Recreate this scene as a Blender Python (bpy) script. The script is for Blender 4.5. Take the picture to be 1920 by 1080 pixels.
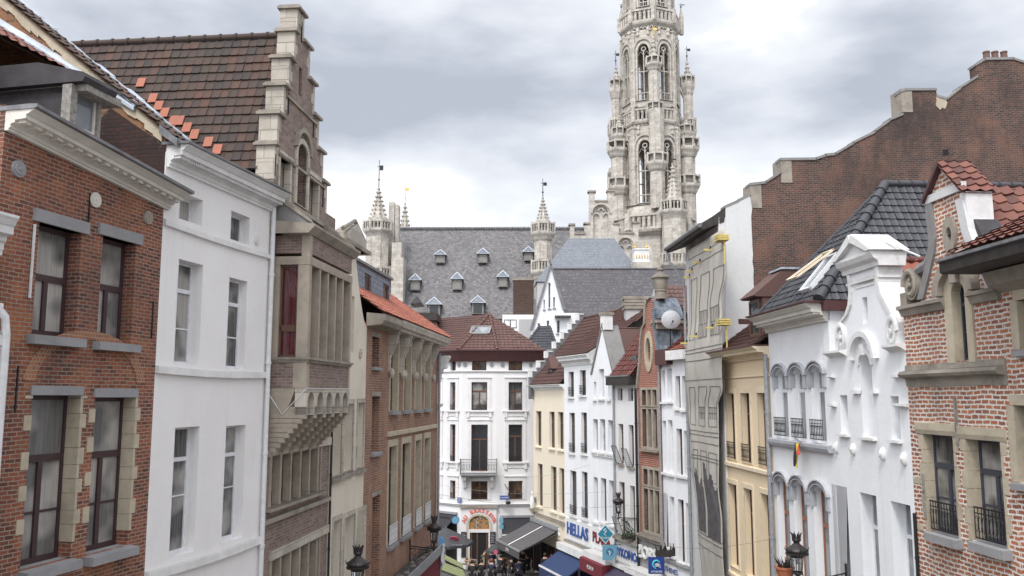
import bpy, bmesh, math, random
from math import sin, cos, pi, radians, sqrt, atan2
from mathutils import Vector, Matrix, Euler, noise
from mathutils.geometry import tessellate_polygon
random.seed(7)
SC = bpy.context.scene
for o in list(bpy.data.objects): bpy.data.objects.remove(o)

# ---------------------------------------------------------------- camera
FPX = 1600.0; PITCH = math.atan(205.0/FPX); CAM = Vector((0, 0, 13))
cd = bpy.data.cameras.new('camera'); cam = bpy.data.objects.new('camera', cd)
SC.collection.objects.link(cam); SC.camera = cam
cam.location = CAM; cam.rotation_euler = (pi/2+PITCH, 0, 0)
cd.sensor_width = 36; cd.lens = FPX/1920*36; cd.clip_start = .1; cd.clip_end = 5000
# ---------------------------------------------------------------- world, sun, exposure
SUN_EL = radians(56); SUN_AZ = radians(205)     # compass-like angle from +Y, clockwise
w = bpy.data.worlds.new('World'); SC.world = w; w.use_nodes = True
nt = w.node_tree; nt.nodes.clear()
def wn(t, **k):
    n = nt.nodes.new(t)
    for a, b in k.items(): setattr(n, a, b)
    return n
def wl(a, b): nt.links.new(a, b)
out = wn('ShaderNodeOutputWorld'); bg = wn('ShaderNodeBackground'); bg.inputs[1].default_value = .12
sky = wn('ShaderNodeTexSky', sky_type='NISHITA', sun_disc=False, sun_elevation=SUN_EL, sun_rotation=SUN_AZ, dust_density=2.0)
tc = wn('ShaderNodeTexCoord'); mp = wn('ShaderNodeMapping'); mp.inputs['Scale'].default_value = (1.0, 1.0, 2.6)
mp.inputs['Location'].default_value = (.35, .2, .05)
wl(tc.outputs['Generated'], mp.inputs[0])
n1 = wn('ShaderNodeTexNoise'); n1.inputs['Scale'].default_value = 2.6; n1.inputs['Detail'].default_value = 9; n1.inputs['Roughness'].default_value = .5; n1.inputs['Distortion'].default_value = .3
wl(mp.outputs[0], n1.inputs['Vector'])
n2 = wn('ShaderNodeTexNoise'); n2.inputs['Scale'].default_value = 9; n2.inputs['Detail'].default_value = 9
wl(mp.outputs[0], n2.inputs['Vector'])
def blob(px, py, r, sx=1.0):
    """soft bank of cloud round one direction of the sky"""
    xc = (px-960)/FPX; yc = (540-py)/FPX
    d = Vector((xc, cos(PITCH)-sin(PITCH)*yc, sin(PITCH)+cos(PITCH)*yc)).normalized()
    s = wn('ShaderNodeVectorMath', operation='SUBTRACT'); s.inputs[1].default_value = d; wl(tc.outputs['Generated'], s.inputs[0])
    m = wn('ShaderNodeVectorMath', operation='MULTIPLY'); m.inputs[1].default_value = (1/sx, 1, 1); wl(s.outputs[0], m.inputs[0])
    l = wn('ShaderNodeVectorMath', operation='LENGTH'); wl(m.outputs[0], l.inputs[0])
    mr = wn('ShaderNodeMapRange', interpolation_type='SMOOTHSTEP'); mr.inputs[1].default_value = 0; mr.inputs[2].default_value = r
    mr.inputs[3].default_value = 1; mr.inputs[4].default_value = 0; wl(l.outputs['Value'], mr.inputs[0])
    return mr.outputs[0]
def wmath(op, a, b):
    m = wn('ShaderNodeMath', operation=op)
    for i, x in enumerate((a, b)):
        if isinstance(x, (int, float)): m.inputs[i].default_value = x
        else: wl(x, m.inputs[i])
    return m.outputs[0]
acc = wmath('MULTIPLY', wmath('SUBTRACT', n1.outputs['Fac'], .5), 1.15)
acc = wmath('ADD', acc, wmath('MULTIPLY', wmath('SUBTRACT', n2.outputs['Fac'], .5), .85))
acc = wmath('ADD', acc, .80)
for (px, py, r, sx, a) in ((860, 170, .22, 2.0, -.42), (640, 240, .13, 1.6, -.26), (1010, 250, .12, 1.5, -.16), (1560, 200, .15, 2.2, -.40), (1350, 250, .10, 1.3, -.12), (300, 60, .17, 2.0, -.26),
                           (1800, 30, .16, 1.6, -.18), (1430, 110, .10, 1.3, .40), (1000, 30, .14, 2.2, .12), (700, 350, .10, 2.2, .35), (900, 370, .12, 2.5, .25), (1370, 340, .12, 1.4, .35), (640, 20, .12, 1.5, .10), (1650, 60, .1, 1.6, -.12)):
    acc = wmath('ADD', acc, wmath('MULTIPLY', blob(px, py, r, sx), a))
cr = wn('ShaderNodeValToRGB'); wl(acc, cr.inputs[0])
els = cr.color_ramp.elements
els[0].position = .22; els[0].color = (.34, .365, .42, 1)
els[1].position = 1.0; els[1].color = (.80, .80, .81, 1)
e = els.new(.45); e.color = (.44, .465, .515, 1)
e = els.new(.68); e.color = (.56, .58, .62, 1)
e = els.new(.86); e.color = (.63, .65, .68, 1)
cs = wn('ShaderNodeVectorMath', operation='SCALE'); cs.inputs['Scale'].default_value = 10.0; wl(cr.outputs[0], cs.inputs[0])
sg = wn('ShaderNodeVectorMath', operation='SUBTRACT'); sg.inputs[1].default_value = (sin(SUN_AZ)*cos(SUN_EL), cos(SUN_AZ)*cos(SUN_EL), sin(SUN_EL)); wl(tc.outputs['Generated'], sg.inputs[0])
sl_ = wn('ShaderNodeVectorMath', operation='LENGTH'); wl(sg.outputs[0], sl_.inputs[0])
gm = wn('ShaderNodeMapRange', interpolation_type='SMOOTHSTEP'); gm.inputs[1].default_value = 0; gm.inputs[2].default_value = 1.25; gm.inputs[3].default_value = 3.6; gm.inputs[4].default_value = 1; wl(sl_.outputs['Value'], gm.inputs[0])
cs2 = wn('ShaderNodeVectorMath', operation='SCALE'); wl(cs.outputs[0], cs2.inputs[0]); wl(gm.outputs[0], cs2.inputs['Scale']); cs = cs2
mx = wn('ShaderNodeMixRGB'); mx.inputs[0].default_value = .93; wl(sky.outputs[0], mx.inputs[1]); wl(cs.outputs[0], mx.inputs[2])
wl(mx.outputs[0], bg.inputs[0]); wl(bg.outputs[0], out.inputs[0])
sd = bpy.data.lights.new('sun', 'SUN'); sd.energy = 1.5; sd.angle = radians(12); sd.color = (1, .955, .9)
sun = bpy.data.objects.new('sun', sd); SC.collection.objects.link(sun)
sdir = Vector((sin(SUN_AZ)*cos(SUN_EL), cos(SUN_AZ)*cos(SUN_EL), sin(SUN_EL)))
sun.rotation_euler = sdir.to_track_quat('Z', 'Y').to_euler(); sun.location = (0, 0, 80)
SC.view_settings.view_transform = 'Standard'; SC.view_settings.look = 'None'; SC.view_settings.gamma = 1
SC.view_settings.exposure = 0.38
SC.render.engine = 'CYCLES'

# ---------------------------------------------------------------- geometry of the view, used to survey the facades
def ray(px, py):
    xc = (px-960)/FPX; yc = (540-py)/FPX
    return Vector((xc, cos(PITCH)-sin(PITCH)*yc, sin(PITCH)+cos(PITCH)*yc))
def atY(px, py, Y):
    d = ray(px, py); return CAM + d*(Y/d.y)
def XY(px, Y, py=745):
    p = atY(px, py, Y); return (p.x, Y)
def gz(Y): return 5.57-.0733*max(-20, min(Y, 64))
def gp(px, py):
    d = ray(px, py)
    lo, hi = 5., 400.
    for _ in range(60):
        m = (lo+hi)/2; p = CAM+d*(m/d.y)
        if p.z > gz(m): lo = m
        else: hi = m
    return CAM+d*(lo/d.y)
class Fac:
    """a vertical plane; A is its left end as seen from the street, B its right end; local x along it, y into the house, z up"""
    def __init__(s, A, B, z0=None):
        s.A = Vector((A[0], A[1], 0)); s.B = Vector((B[0], B[1], 0))
        s.L = (s.B-s.A).length; s.d = (s.B-s.A).normalized(); s.n = Vector((0, 0, 1)).cross(s.d)
        s.z0 = gz((A[1]+B[1])/2)-.15 if z0 is None else z0
        s.M = Matrix(((s.d.x, s.n.x, 0, s.A.x), (s.d.y, s.n.y, 0, s.A.y), (0, 0, 1, s.z0), (0, 0, 0, 1)))
    def uz(s, px, py, v=0):
        d = ray(px, py); P = s.A+s.n*v
        t = (P-CAM).dot(s.n)/d.dot(s.n); q = CAM+d*t
        return ((q-s.A).dot(s.d), q.z-s.z0)
    def vz(s, px, py, u=0):
        d = ray(px, py); P = s.A+s.d*u
        t = (P-CAM).dot(s.d)/d.dot(s.d); q = CAM+d*t
        return ((q-s.A).dot(s.n), q.z-s.z0)
    def z(s, px, py, v=0): return s.uz(px, py, v)[1]
    def u(s, px, py, v=0): return s.uz(px, py, v)[0]
    def op(s, xl, xr, pt, pb, v=0):
        """opening seen between columns xl..xr whose top and bottom edges pass pt and pb"""
        ym = (pt[1]+min(pb[1], 1100))/2
        return (s.u(xl, ym, v), s.u(xr, ym, v), s.z(pb[0], pb[1], v), s.z(pt[0], pt[1], v))
    def pt(s, u, v, z): return s.M @ Vector((u, v, z))

# ---------------------------------------------------------------- materials
MATS = {}
class Nd:
    def __init__(s, name):
        s.m = bpy.data.materials.new(name); s.m.use_nodes = True; s.t = s.m.node_tree; s.t.nodes.clear()
        s.out = s.n('ShaderNodeOutputMaterial'); s.b = s.n('ShaderNodeBsdfPrincipled'); s.l(s.b.outputs[0], s.out.inputs[0])
        s.tc = s.n('ShaderNodeTexCoord'); MATS[name] = s.m
        s.obj = s.tc.outputs['Object']
    def n(s, t, **k):
        x = s.t.nodes.new(t)
        for a, b in k.items(): setattr(x, a, b)
        return x
    def l(s, a, b): s.t.links.new(a, b)
    def seti(s, n, i, v):
        if isinstance(v, bpy.types.NodeSocket): s.l(v, n.inputs[i])
        elif isinstance(v, (tuple, list)) and len(v) == 3 and n.inputs[i].type == 'RGBA': n.inputs[i].default_value = (*v, 1)
        else: n.inputs[i].default_value = v
    def noise(s, sc, det=4, rough=.6, vec=None, scale3=None, dist=0):
        v = vec or s.obj
        if scale3:
            m = s.n('ShaderNodeMapping'); m.inputs['Scale'].default_value = scale3; s.l(v, m.inputs[0]); v = m.outputs[0]
        x = s.n('ShaderNodeTexNoise'); s.l(v, x.inputs['Vector']); x.inputs['Scale'].default_value = sc
        x.inputs['Detail'].default_value = det; x.inputs['Roughness'].default_value = rough; x.inputs['Distortion'].default_value = dist
        return x.outputs['Fac']
    def rng(s, v, a, b, c=0., d=1.):
        x = s.n('ShaderNodeMapRange'); s.l(v, x.inputs[0])
        for i, k in enumerate((a, b, c, d)): x.inputs[i+1].default_value = k
        return x.outputs[0]
    def mix(s, f, a, b, mode='MIX'):
        x = s.n('ShaderNodeMixRGB', blend_type=mode); s.seti(x, 0, f); s.seti(x, 1, a); s.seti(x, 2, b); return x.outputs[0]
    def mth(s, op, a, b=0.):
        x = s.n('ShaderNodeMath', operation=op); s.seti(x, 0, a); s.seti(x, 1, b); return x.outputs[0]
    def ramp(s, f, pts):
        x = s.n('ShaderNodeValToRGB'); s.l(f, x.inputs[0]); e = x.color_ramp.elements
        e[0].position = pts[0][0]; e[0].color = (*pts[0][1], 1); e[1].position = pts[-1][0]; e[1].color = (*pts[-1][1], 1)
        for p, c in pts[1:-1]:
            q = e.new(p); q.color = (*c, 1)
        return x.outputs[0]
    def bump(s, h, st=.5, dist=.01):
        x = s.n('ShaderNodeBump'); x.inputs['Strength'].default_value = st; x.inputs['Distance'].default_value = dist
        s.l(h, x.inputs['Height']); s.l(x.outputs[0], s.b.inputs['Normal']); return x
    def wallvec(s, jit=.012):
        """x+y along the wall, z up, shaken a little so that courses are not ruler-straight"""
        sp = s.n('ShaderNodeSeparateXYZ'); s.l(s.obj, sp.inputs[0])
        a = s.mth('ADD', sp.outputs[0], sp.outputs[1])
        n1 = s.noise(1.1, 3); n2 = s.noise(9., 2)
        a = s.mth('ADD', a, s.mth('MULTIPLY', s.mth('SUBTRACT', n2, .5), jit))
        z = s.mth('ADD', sp.outputs[2], s.mth('MULTIPLY', s.mth('SUBTRACT', n1, .5), jit*4))
        z = s.mth('ADD', z, s.mth('MULTIPLY', s.mth('SUBTRACT', n2, .5), jit))
        c = s.n('ShaderNodeCombineXYZ'); s.l(a, c.inputs[0]); s.l(z, c.inputs[1]); return c.outputs[0]
    def brick(s, vec, c1, c2, mo, w=.22, h=.075, ms=.01, bias=0., off=.5):
        x = s.n('ShaderNodeTexBrick'); s.l(vec, x.inputs['Vector']); x.offset = off
        s.seti(x, 'Color1', c1); s.seti(x, 'Color2', c2); s.seti(x, 'Mortar', mo)
        for k, v in (('Scale', 1), ('Mortar Size', ms), ('Mortar Smooth', .25), ('Bias', bias), ('Brick Width', w), ('Row Height', h)): s.seti(x, k, v)
        return x
def m_brick(name, c1, c2, mo, h=.075, w=.22, ms=.011, patch=None, dark=.35, darkcol=(.05, .035, .03), mortar_patch=None, bias=0., jit=.012):
    s = Nd(name); v = s.wallvec(jit); b = s.brick(v, c1, c2, mo, w, h, ms, bias)
    col = b.outputs['Color']
    if patch:
        col = s.mix(s.rng(s.noise(.9, 5, .65), .48, .62, 0, .75), col, s.mix(b.outputs['Fac'], patch, mo))
    if mortar_patch:
        col = s.mix(s.rng(s.noise(2.3, 6, .75), .58, .70, 0, .8), col, mortar_patch)
    col = s.mix(s.rng(s.noise(.5, 6, .7, scale3=(1, 1, .5)), .45, .8, 0, dark*1.6), col, darkcol)
    col = s.mix(s.rng(s.noise(24, 3), .3, .8, 0, .35), col, s.mix(.5, col, (0.01, .01, .01)))
    col = s.mix(s.rng(s.noise(5.5, 7, .8), .55, .72, 0, .4), col, mo)
    s.seti(s.b, 'Base Color', col); s.seti(s.b, 'Roughness', .9)
    h1 = s.mth('ADD', s.mth('MULTIPLY', b.outputs['Fac'], -1.), s.mth('MULTIPLY', s.noise(30, 4), .6))
    s.bump(h1, .7, .012); return s.m
def m_plaster(name, col, stain=(.5, .47, .42), amt=.35, bump=.25, rough=.75, streak=.25):
    s = Nd(name)
    c = s.mix(s.rng(s.noise(.7, 6, .65), .45, .85, 0, amt), col, stain)
    st = s.noise(1., 5, .6, scale3=(3.2, 3.2, .22))
    c = s.mix(s.rng(st, .56, .82, 0, streak), c, stain)
    c = s.mix(s.rng(s.noise(14, 5, .7), .6, .8, 0, amt*.4), c, stain)
    s.seti(s.b, 'Base Color', c); s.seti(s.b, 'Roughness', rough)
    s.bump(s.mth('ADD', s.noise(6, 6, .6), s.mth('MULTIPLY', s.noise(45, 3), .3)), bump, .02); return s.m
def m_stone(name, col, dirt=(.09, .08, .07), amt=.5, block=None, bump=.5, top=0.):
    s = Nd(name)
    if block:
        b = s.brick(s.wallvec(.006), col, tuple(x*.78 for x in col), tuple(x*.55 for x in col), block[0], block[1], .012)
        c = b.outputs['Color']
    else: c = s.mix(s.rng(s.noise(3, 4), .3, .7), col, tuple(x*.85 for x in col))
    c = s.mix(s.rng(s.noise(1.3, 7, .72), .45, .78, 0, amt), c, dirt)
    if top:
        g = s.n('ShaderNodeNewGeometry'); sp = s.n('ShaderNodeSeparateXYZ'); s.l(g.outputs['Normal'], sp.inputs[0])
        c = s.mix(s.mth('MULTIPLY', s.rng(sp.outputs[2], .3, .9), top), c, dirt)
    s.seti(s.b, 'Base Color', c); s.seti(s.b, 'Roughness', .85)
    s.bump(s.mth('ADD', s.noise(5, 7, .7), s.mth('MULTIPLY', s.noise(40, 3), .35)), bump, .02); return s.m
def m_tile(name, cols, moss=(.05, .045, .03), amt=.35, rough=.65, tintmul=1.):
    """tint is a random number kept on every roof tile"""
    s = Nd(name); a = s.n('ShaderNodeAttribute', attribute_name='tint')
    k = len(cols); c = s.ramp(a.outputs['Fac'], [(i/(k-1), x) for i, x in enumerate(cols)])
    c = s.mix(s.rng(s.noise(1.0, 6, .7), .42, .75, 0, amt), c, moss)
    c = s.mix(s.rng(s.noise(25, 4, .7), .5, .8, 0, .4), c, s.mix(.5, c, (.02, .02, .02)))
    s.seti(s.b, 'Base Color', c); s.seti(s.b, 'Roughness', rough); s.bump(s.noise(35, 4), .3, .01); return s.m
def m_slate(name, c1, c2, spot, w=.25, h=.18, amt=.5, rough=.55):
    s = Nd(name); u = s.n('ShaderNodeSeparateXYZ'); s.l(s.obj, u.inputs[0]); c = s.n('ShaderNodeCombineXYZ')
    s.l(s.mth('ADD', u.outputs[0], s.mth('MULTIPLY', u.outputs[1], .35)), c.inputs[0]); s.l(u.outputs[2], c.inputs[1])
    b = s.brick(c.outputs[0], c1, c2, tuple(x*.4 for x in c1), w, h, .012)
    col = s.mix(s.rng(s.noise(.35, 7, .75), .4, .7, 0, amt), b.outputs['Color'], tuple(x*.6 for x in c2))
    col = s.mix(s.rng(s.noise(2.6, 7, .8), .6, .72, 0, .55), col, spot)
    col = s.mix(s.rng(s.noise(2.2, 2, .9, scale3=(1.6, 1.6, 3)), .60, .66, 0, .55), col, spot)
    col = s.mix(s.rng(s.noise(1.7, 3, .9, scale3=(1.6, 1.6, 3)), .60, .68, 0, .6), col, tuple(x*.35 for x in c1))
    s.seti(s.b, 'Base Color', col); s.seti(s.b, 'Roughness', rough); s.bump(s.mth('ADD', b.outputs['Fac'], s.noise(8, 5)), .5, .03); return s.m
def m_flat(name, col, rough=.5, metal=0., nz=.12, sc=8, spec=None, bump=.1):
    s = Nd(name); c = s.mix(s.rng(s.noise(sc, 5, .65), .3, .75, 0, 1.), col, tuple(x*(1-nz*2) for x in col))
    s.seti(s.b, 'Base Color', c); s.seti(s.b, 'Roughness', rough); s.seti(s.b, 'Metallic', metal)
    if bump: s.bump(s.noise(sc*3, 4), bump, .01)
    return s.m
def m_pane(name, tint=(.03, .033, .038), curtain=None, rough=.06):
    """old window glass: dark room behind, uneven reflection"""
    s = Nd(name); c = tint
    if curtain:
        c = s.mix(s.rng(s.noise(1.2, 2, .5), .42, .6, 0, .85), tint, curtain)
        c = s.mix(s.rng(s.noise(1., 3, .5, scale3=(26, 26, .8)), .35, .65, 0, .5), c, tuple(x*.5 for x in curtain))
    s.seti(s.b, 'Base Color', c); s.seti(s.b, 'Roughness', rough); s.seti(s.b, 'IOR', 1.5)
    s.bump(s.noise(1.6, 2), .12, .05); return s.m
def m_clear(name, alpha=.35, tint=(.88, .90, .90)):
    s = Nd(name); tr = s.n('ShaderNodeBsdfTransparent'); gl = s.n('ShaderNodeBsdfGlossy'); gl.inputs['Roughness'].default_value = .04
    fr = s.n('ShaderNodeFresnel'); fr.inputs[0].default_value = 1.5
    x = s.n('ShaderNodeMixShader'); s.l(s.mth('MULTIPLY', fr.outputs[0], 1.2), x.inputs[0]); s.l(tr.outputs[0], x.inputs[1]); s.l(gl.outputs[0], x.inputs[2])
    tr.inputs[0].default_value = (*tint, 1)
    bp = s.n('ShaderNodeBump'); bp.inputs['Strength'].default_value = .15; bp.inputs['Distance'].default_value = .05
    s.l(s.noise(1.5, 2), bp.inputs['Height']); s.l(bp.outputs[0], gl.inputs['Normal'])
    s.l(x.outputs[0], s.out.inputs[0]); return s.m
def m_cloth(name, col, lace=False):
    s = Nd(name); c = s.mix(s.rng(s.noise(3, 4), .35, .7), col, tuple(x*.75 for x in col))
    if lace:
        v = s.n('ShaderNodeTexVoronoi'); s.l(s.obj, v.inputs['Vector']); v.inputs['Scale'].default_value = 22
        c = s.mix(s.rng(v.outputs['Distance'], .2, .5, 0, .8), c, tuple(x*.25 for x in col))
    s.seti(s.b, 'Base Color', c); s.seti(s.b, 'Roughness', .9); return s.m

m_brick('brick_red_old', (.29, .085, .045), (.085, .034, .028), (.33, .26, .205), h=.066, w=.19, ms=.0095, patch=(.40, .13, .05), dark=.55, darkcol=(.06, .035, .03), bias=-.05, jit=.014)
m_brick('brick_side', (.36, .155, .065), (.19, .08, .045), (.26, .19, .12), h=.09, w=.24, dark=.35, darkcol=(.07, .05, .035))
m_brick('brick_mossy', (.085, .032, .025), (.04, .022, .02), (.03, .025, .02), h=.085, w=.23, dark=.6, darkcol=(.012, .011, .01), mortar_patch=(.20, .18, .13))
m_brick('brick_brown', (.31, .215, .18), (.165, .115, .10), (.33, .285, .25), h=.075, w=.22, ms=.009, dark=.3, darkcol=(.09, .07, .055))
m_brick('brick_orange', (.36, .15, .09), (.19, .085, .06), (.38, .31, .25), h=.085, w=.23, ms=.012, dark=.35, patch=(.40, .20, .11))
m_brick('brick_white_joint', (.50, .17, .075), (.24, .085, .055), (.74, .70, .64), h=.10, w=.25, ms=.021, dark=.5, darkcol=(.17, .12, .10), mortar_patch=(.62, .57, .50), patch=(.5, .19, .08), jit=.036)
m_brick('brick_fire', (.135, .06, .045), (.045, .03, .026), (.17, .13, .11), h=.085, w=.25, ms=.013, dark=.95, darkcol=(.045, .032, .028), patch=(.20, .088, .055), mortar_patch=(.15, .10, .08), jit=.03)
m_brick('brick_arch', (.42, .14, .06), (.26, .085, .045), (.36, .28, .2), h=.066, w=.07, ms=.01, dark=.3)
m_brick('brick_gable', (.36, .10, .055), (.24, .07, .045), (.50, .40, .33), h=.095, w=.26, ms=.012, dark=.15)
m_brick('brick_chimney', (.09, .05, .035), (.05, .03, .025), (.09, .06, .05), h=.15, w=.35, ms=.02, dark=.4)
m_plaster('plaster_white', (.80, .785, .78), amt=.35, streak=.42, stain=(.60, .565, .53), bump=.4)
m_plaster('plaster_bright', (.80, .81, .83), amt=.32, streak=.5, stain=(.50, .49, .49), bump=.4)
m_plaster('plaster_corner', (.72, .71, .71), amt=.25, streak=.3, stain=(.58, .57, .57))
m_plaster('plaster_cream', (.76, .68, .54), amt=.25, streak=.3, stain=(.55, .46, .34))
m_plaster('plaster_yellow', (.78, .635, .44), amt=.2, streak=.2, stain=(.62, .45, .27))
m_plaster('plaster_pale', (.68, .62, .52), amt=.5, streak=.55, stain=(.40, .34, .27), bump=.4)
m_plaster('plaster_grey', (.45, .44, .44), amt=.5, streak=.3, stain=(.30, .29, .29), bump=.5)
m_plaster('plaster_party', (.60, .60, .60), amt=.45, streak=.25, stain=(.42, .42, .42), bump=.6)
m_stone('stone_pale', (.54, .49, .42), amt=.5, block=(.5, .38), top=.5)
m_stone('stone_beige', (.52, .45, .34), dirt=(.17, .145, .11), amt=.6)
m_stone('stone_grey', (.30, .30, .31), dirt=(.12, .12, .12), amt=.4)
m_stone('stone_blue', (.44, .45, .48), dirt=(.22, .22, .23), amt=.35)
m_stone('stone_dirty', (.34, .30, .25), dirt=(.05, .045, .04), amt=.75, top=.6)
m_stone('stone_lead', (.26, .25, .245), dirt=(.10, .095, .09), amt=.6, bump=.8)
m_stone('stone_tower', (.59, .545, .485), dirt=(.13, .12, .11), amt=.8, block=(.9, .45), top=.85)
m_stone('cornice_paint', (.72, .69, .63), dirt=(.34, .31, .26), amt=.35, top=.3)
m_stone('white_paint', (.79, .785, .78), dirt=(.36, .35, .33), amt=.42, top=.55, bump=.4)
m_stone('yellow_paint', (.80, .68, .50), dirt=(.55, .42, .27), amt=.25, bump=.25)
m_tile('tile_dark', ((.038, .03, .028), (.060, .038, .031), (.092, .046, .034), (.052, .035, .03), (.074, .042, .033), (.036, .030, .030), (.30, .09, .05)), amt=.45, rough=.85)
m_tile('tile_brown', ((.105, .052, .044), (.085, .043, .038), (.12, .058, .047), (.095, .05, .043)), moss=(.07, .042, .035), amt=.3)
m_tile('tile_orange', ((.34, .115, .075), (.28, .09, .06), (.38, .14, .09)), moss=(.20, .085, .065), amt=.5, rough=.85)
m_tile('tile_red', ((.145, .042, .034), (.11, .035, .03), (.18, .055, .04)), moss=(.10, .035, .03), amt=.3)
m_tile('tile_oldred', ((.16, .06, .045), (.10, .04, .034), (.24, .09, .062), (.13, .05, .04)), moss=(.055, .04, .034), amt=.5, rough=.8)
m_tile('tile_black', ((.030, .032, .038), (.045, .047, .055), (.036, .038, .046)), moss=(.05, .035, .03), amt=.2, rough=.52)
m_slate('slate_hall', (.065, .065, .075), (.155, .143, .143), (.38, .35, .33), w=.42, h=.3, amt=.6)
m_slate('slate_blue', (.13, .145, .17), (.17, .185, .21), (.28, .29, .31), w=.5, h=.35)
m_slate('slate_dark', (.050, .046, .054), (.075, .068, .074), (.22, .21, .22), w=.4, h=.3, amt=.3)
m_slate('slate_dormer', (.16, .19, .25), (.24, .27, .33), (.34, .36, .40), w=.22, h=.2, amt=.3)
m_flat('lead_sheet', (.25, .25, .26), .5, .3, .3, 3); m_flat('zinc', (.60, .66, .74), .38, .35, .25, 2.5)
m_flat('zinc_blue', (.27, .31, .36), .45, .5, .4, 4); m_flat('roofing_felt', (.060, .054, .060), .65, 0, .35, 2, bump=.4)
m_flat('iron', (.022, .021, .022), .5, .3); m_flat('lamp_iron', (.045, .038, .038), .45, .4, .2)
m_flat('frame_purple', (.055, .028, .032), .5); m_flat('frame_white', (.78, .79, .82), .45); m_flat('frame_brown', (.12, .055, .035), .5)
m_flat('frame_orange', (.33, .14, .07), .5); m_flat('frame_blue', (.055, .06, .08), .45); m_flat('wood_dark', (.05, .04, .035), .7, 0, .4, 5)
m_flat('wood_grey', (.36, .34, .31), .8, 0, .35, 12); m_flat('gutter_brown', (.09, .034, .034), .6); m_flat('pipe_grey', (.36, .37, .39), .5, .2, .2)
m_flat('pipe_white', (.72, .72, .73), .45); m_stone('mullion', (.40, .345, .28), dirt=(.14, .12, .10), amt=.7); m_flat('panel_ochre', (.42, .26, .09), .6)
m_flat('gold', (.75, .50, .16), .35, .7); m_flat('yellow_board', (.70, .56, .20), .7, 0, .2); m_flat('door_dark', (.03, .028, .028), .5)
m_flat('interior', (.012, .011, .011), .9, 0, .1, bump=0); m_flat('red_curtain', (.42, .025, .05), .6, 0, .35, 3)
m_flat('letter_red', (.75, .20, .17), .5); m_flat('letter_white', (.82, .82, .80), .5); m_flat('letter_blue', (.05, .10, .33), .5)
m_flat('letter_dark', (.03, .03, .04), .5); m_flat('awning_grey', (.095, .088, .092), .85, 0, .12, 3); m_flat('awning_blue', (.022, .042, .115), .85)
m_flat('awning_red', (.17, .02, .032), .85); m_flat('awning_purple', (.07, .055, .10), .85, 0, .3, 6); m_flat('awning_black', (.028, .028, .034), .85)
m_flat('sign_teal', (.02, .22, .33), .4, 0, .05); m_flat('sign_light', (.14, .34, .45), .4, 0, .05); m_flat('sign_navy', (.02, .05, .25), .4, 0, .05)
m_flat('sign_cyan', (.1, .62, .7), .4, 0, .1); m_flat('skin', (.55, .34, .25), .6, 0, .05); m_flat('hair_dark', (.03, .02, .015), .7)
m_flat('hair_red', (.25, .06, .04), .7); m_flat('cloth_brown', (.14, .095, .06), .9); m_flat('cloth_khaki', (.33, .29, .22), .9)
m_flat('cloth_black', (.02, .02, .024), .9); m_flat('cloth_navy', (.03, .035, .07), .9); m_flat('cloth_white', (.7, .7, .7), .9); m_flat('cloth_red', (.3, .04, .05), .9)
m_flat('rattan', (.27, .15, .075), .75, 0, .3, 30); m_flat('alu', (.62, .62, .62), .35, .7); m_flat('table_top', (.40, .25, .14), .4)
m_flat('dish', (.47, .47, .49), .6); m_flat('terracotta', (.42, .14, .07), .8); m_flat('leaf', (.045, .08, .03), .7, 0, .3, 10)
m_flat('pink', (.75, .12, .2), .5); m_flat('umbrella_grey', (.06, .06, .068), .85); m_flat('flag_black', (.03, .03, .03), .8); m_flat('flag_yellow', (.75, .6, .08), .8); m_flat('flag_red', (.6, .08, .06), .8)
m_flat('blue_cloth', (.10, .26, .48), .8); m_flat('chimney_pot', (.16, .09, .07), .8)
m_pane('glass_dark'); m_pane('glass_curtain', (.035, .033, .035), (.42, .40, .38)); m_pane('glass_warm', (.035, .022, .018), (.20, .12, .07))
m_pane('glass_net', (.10, .10, .10), (.46, .44, .41), .12); m_pane('glass_sky', (.16, .18, .20), (.34, .36, .38)); m_pane('blind_white', (.55, .55, .56), (.70, .70, .71), .3)
m_clear('glass_clear'); m_cloth('curtain', (.80, .78, .74)); m_cloth('lace', (.85, .84, .81), True)
m_clear('lamp_glass', tint=(.85, .86, .86))
def m_tarp():
    s = Nd('tarp'); c = s.mix(s.rng(s.noise(.8, 5), .4, .75, 0, .5), (.47, .445, .40), (.36, .335, .30))
    c = s.mix(s.rng(s.noise(1, 4, .6, scale3=(2.5, 2.5, .18)), .5, .8, 0, .5), c, (.33, .31, .28))
    s.seti(s.b, 'Base Color', c); s.seti(s.b, 'Roughness', .85); s.bump(s.noise(1.4, 4, .5, scale3=(3, 3, .5)), .5, .12)
m_tarp(); m_flat('tarp_print', (.20, .185, .17), .9, 0, .3, 6); m_flat('tarp_dark', (.13, .12, .125), .9, 0, .35, 3)
def m_cobble():
    s = Nd('cobbles'); v = s.n('ShaderNodeTexVoronoi'); s.l(s.obj, v.inputs['Vector']); v.inputs['Scale'].default_value = 7
    c = s.mix(s.rng(s.noise(.4, 5), .35, .7), (.11, .105, .10), (.17, .16, .15)); c = s.mix(s.rng(v.outputs['Distance'], .35, .6, 0, .7), c, (.05, .05, .048))
    s.seti(s.b, 'Base Color', c); s.seti(s.b, 'Roughness', .7); s.bump(v.outputs['Distance'], -.5, .03)
m_cobble(); m_flat('paving', (.22, .21, .20), .8, 0, .25, 2); m_flat('earth', (.13, .12, .11), .9, 0, .2, .2)
def m_fan():
    s = Nd('fanlight'); v = s.n('ShaderNodeTexVoronoi'); s.l(s.obj, v.inputs['Vector']); v.inputs['Scale'].default_value = 7
    c = s.ramp(s.noise(4, 4), [(.3, (.05, .04, .04)), (.45, (.45, .22, .07)), (.55, (.08, .07, .06)), (.65, (.5, .45, .35))]); s.seti(s.b, 'Base Color', c); s.seti(s.b, 'Roughness', .3)
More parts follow.
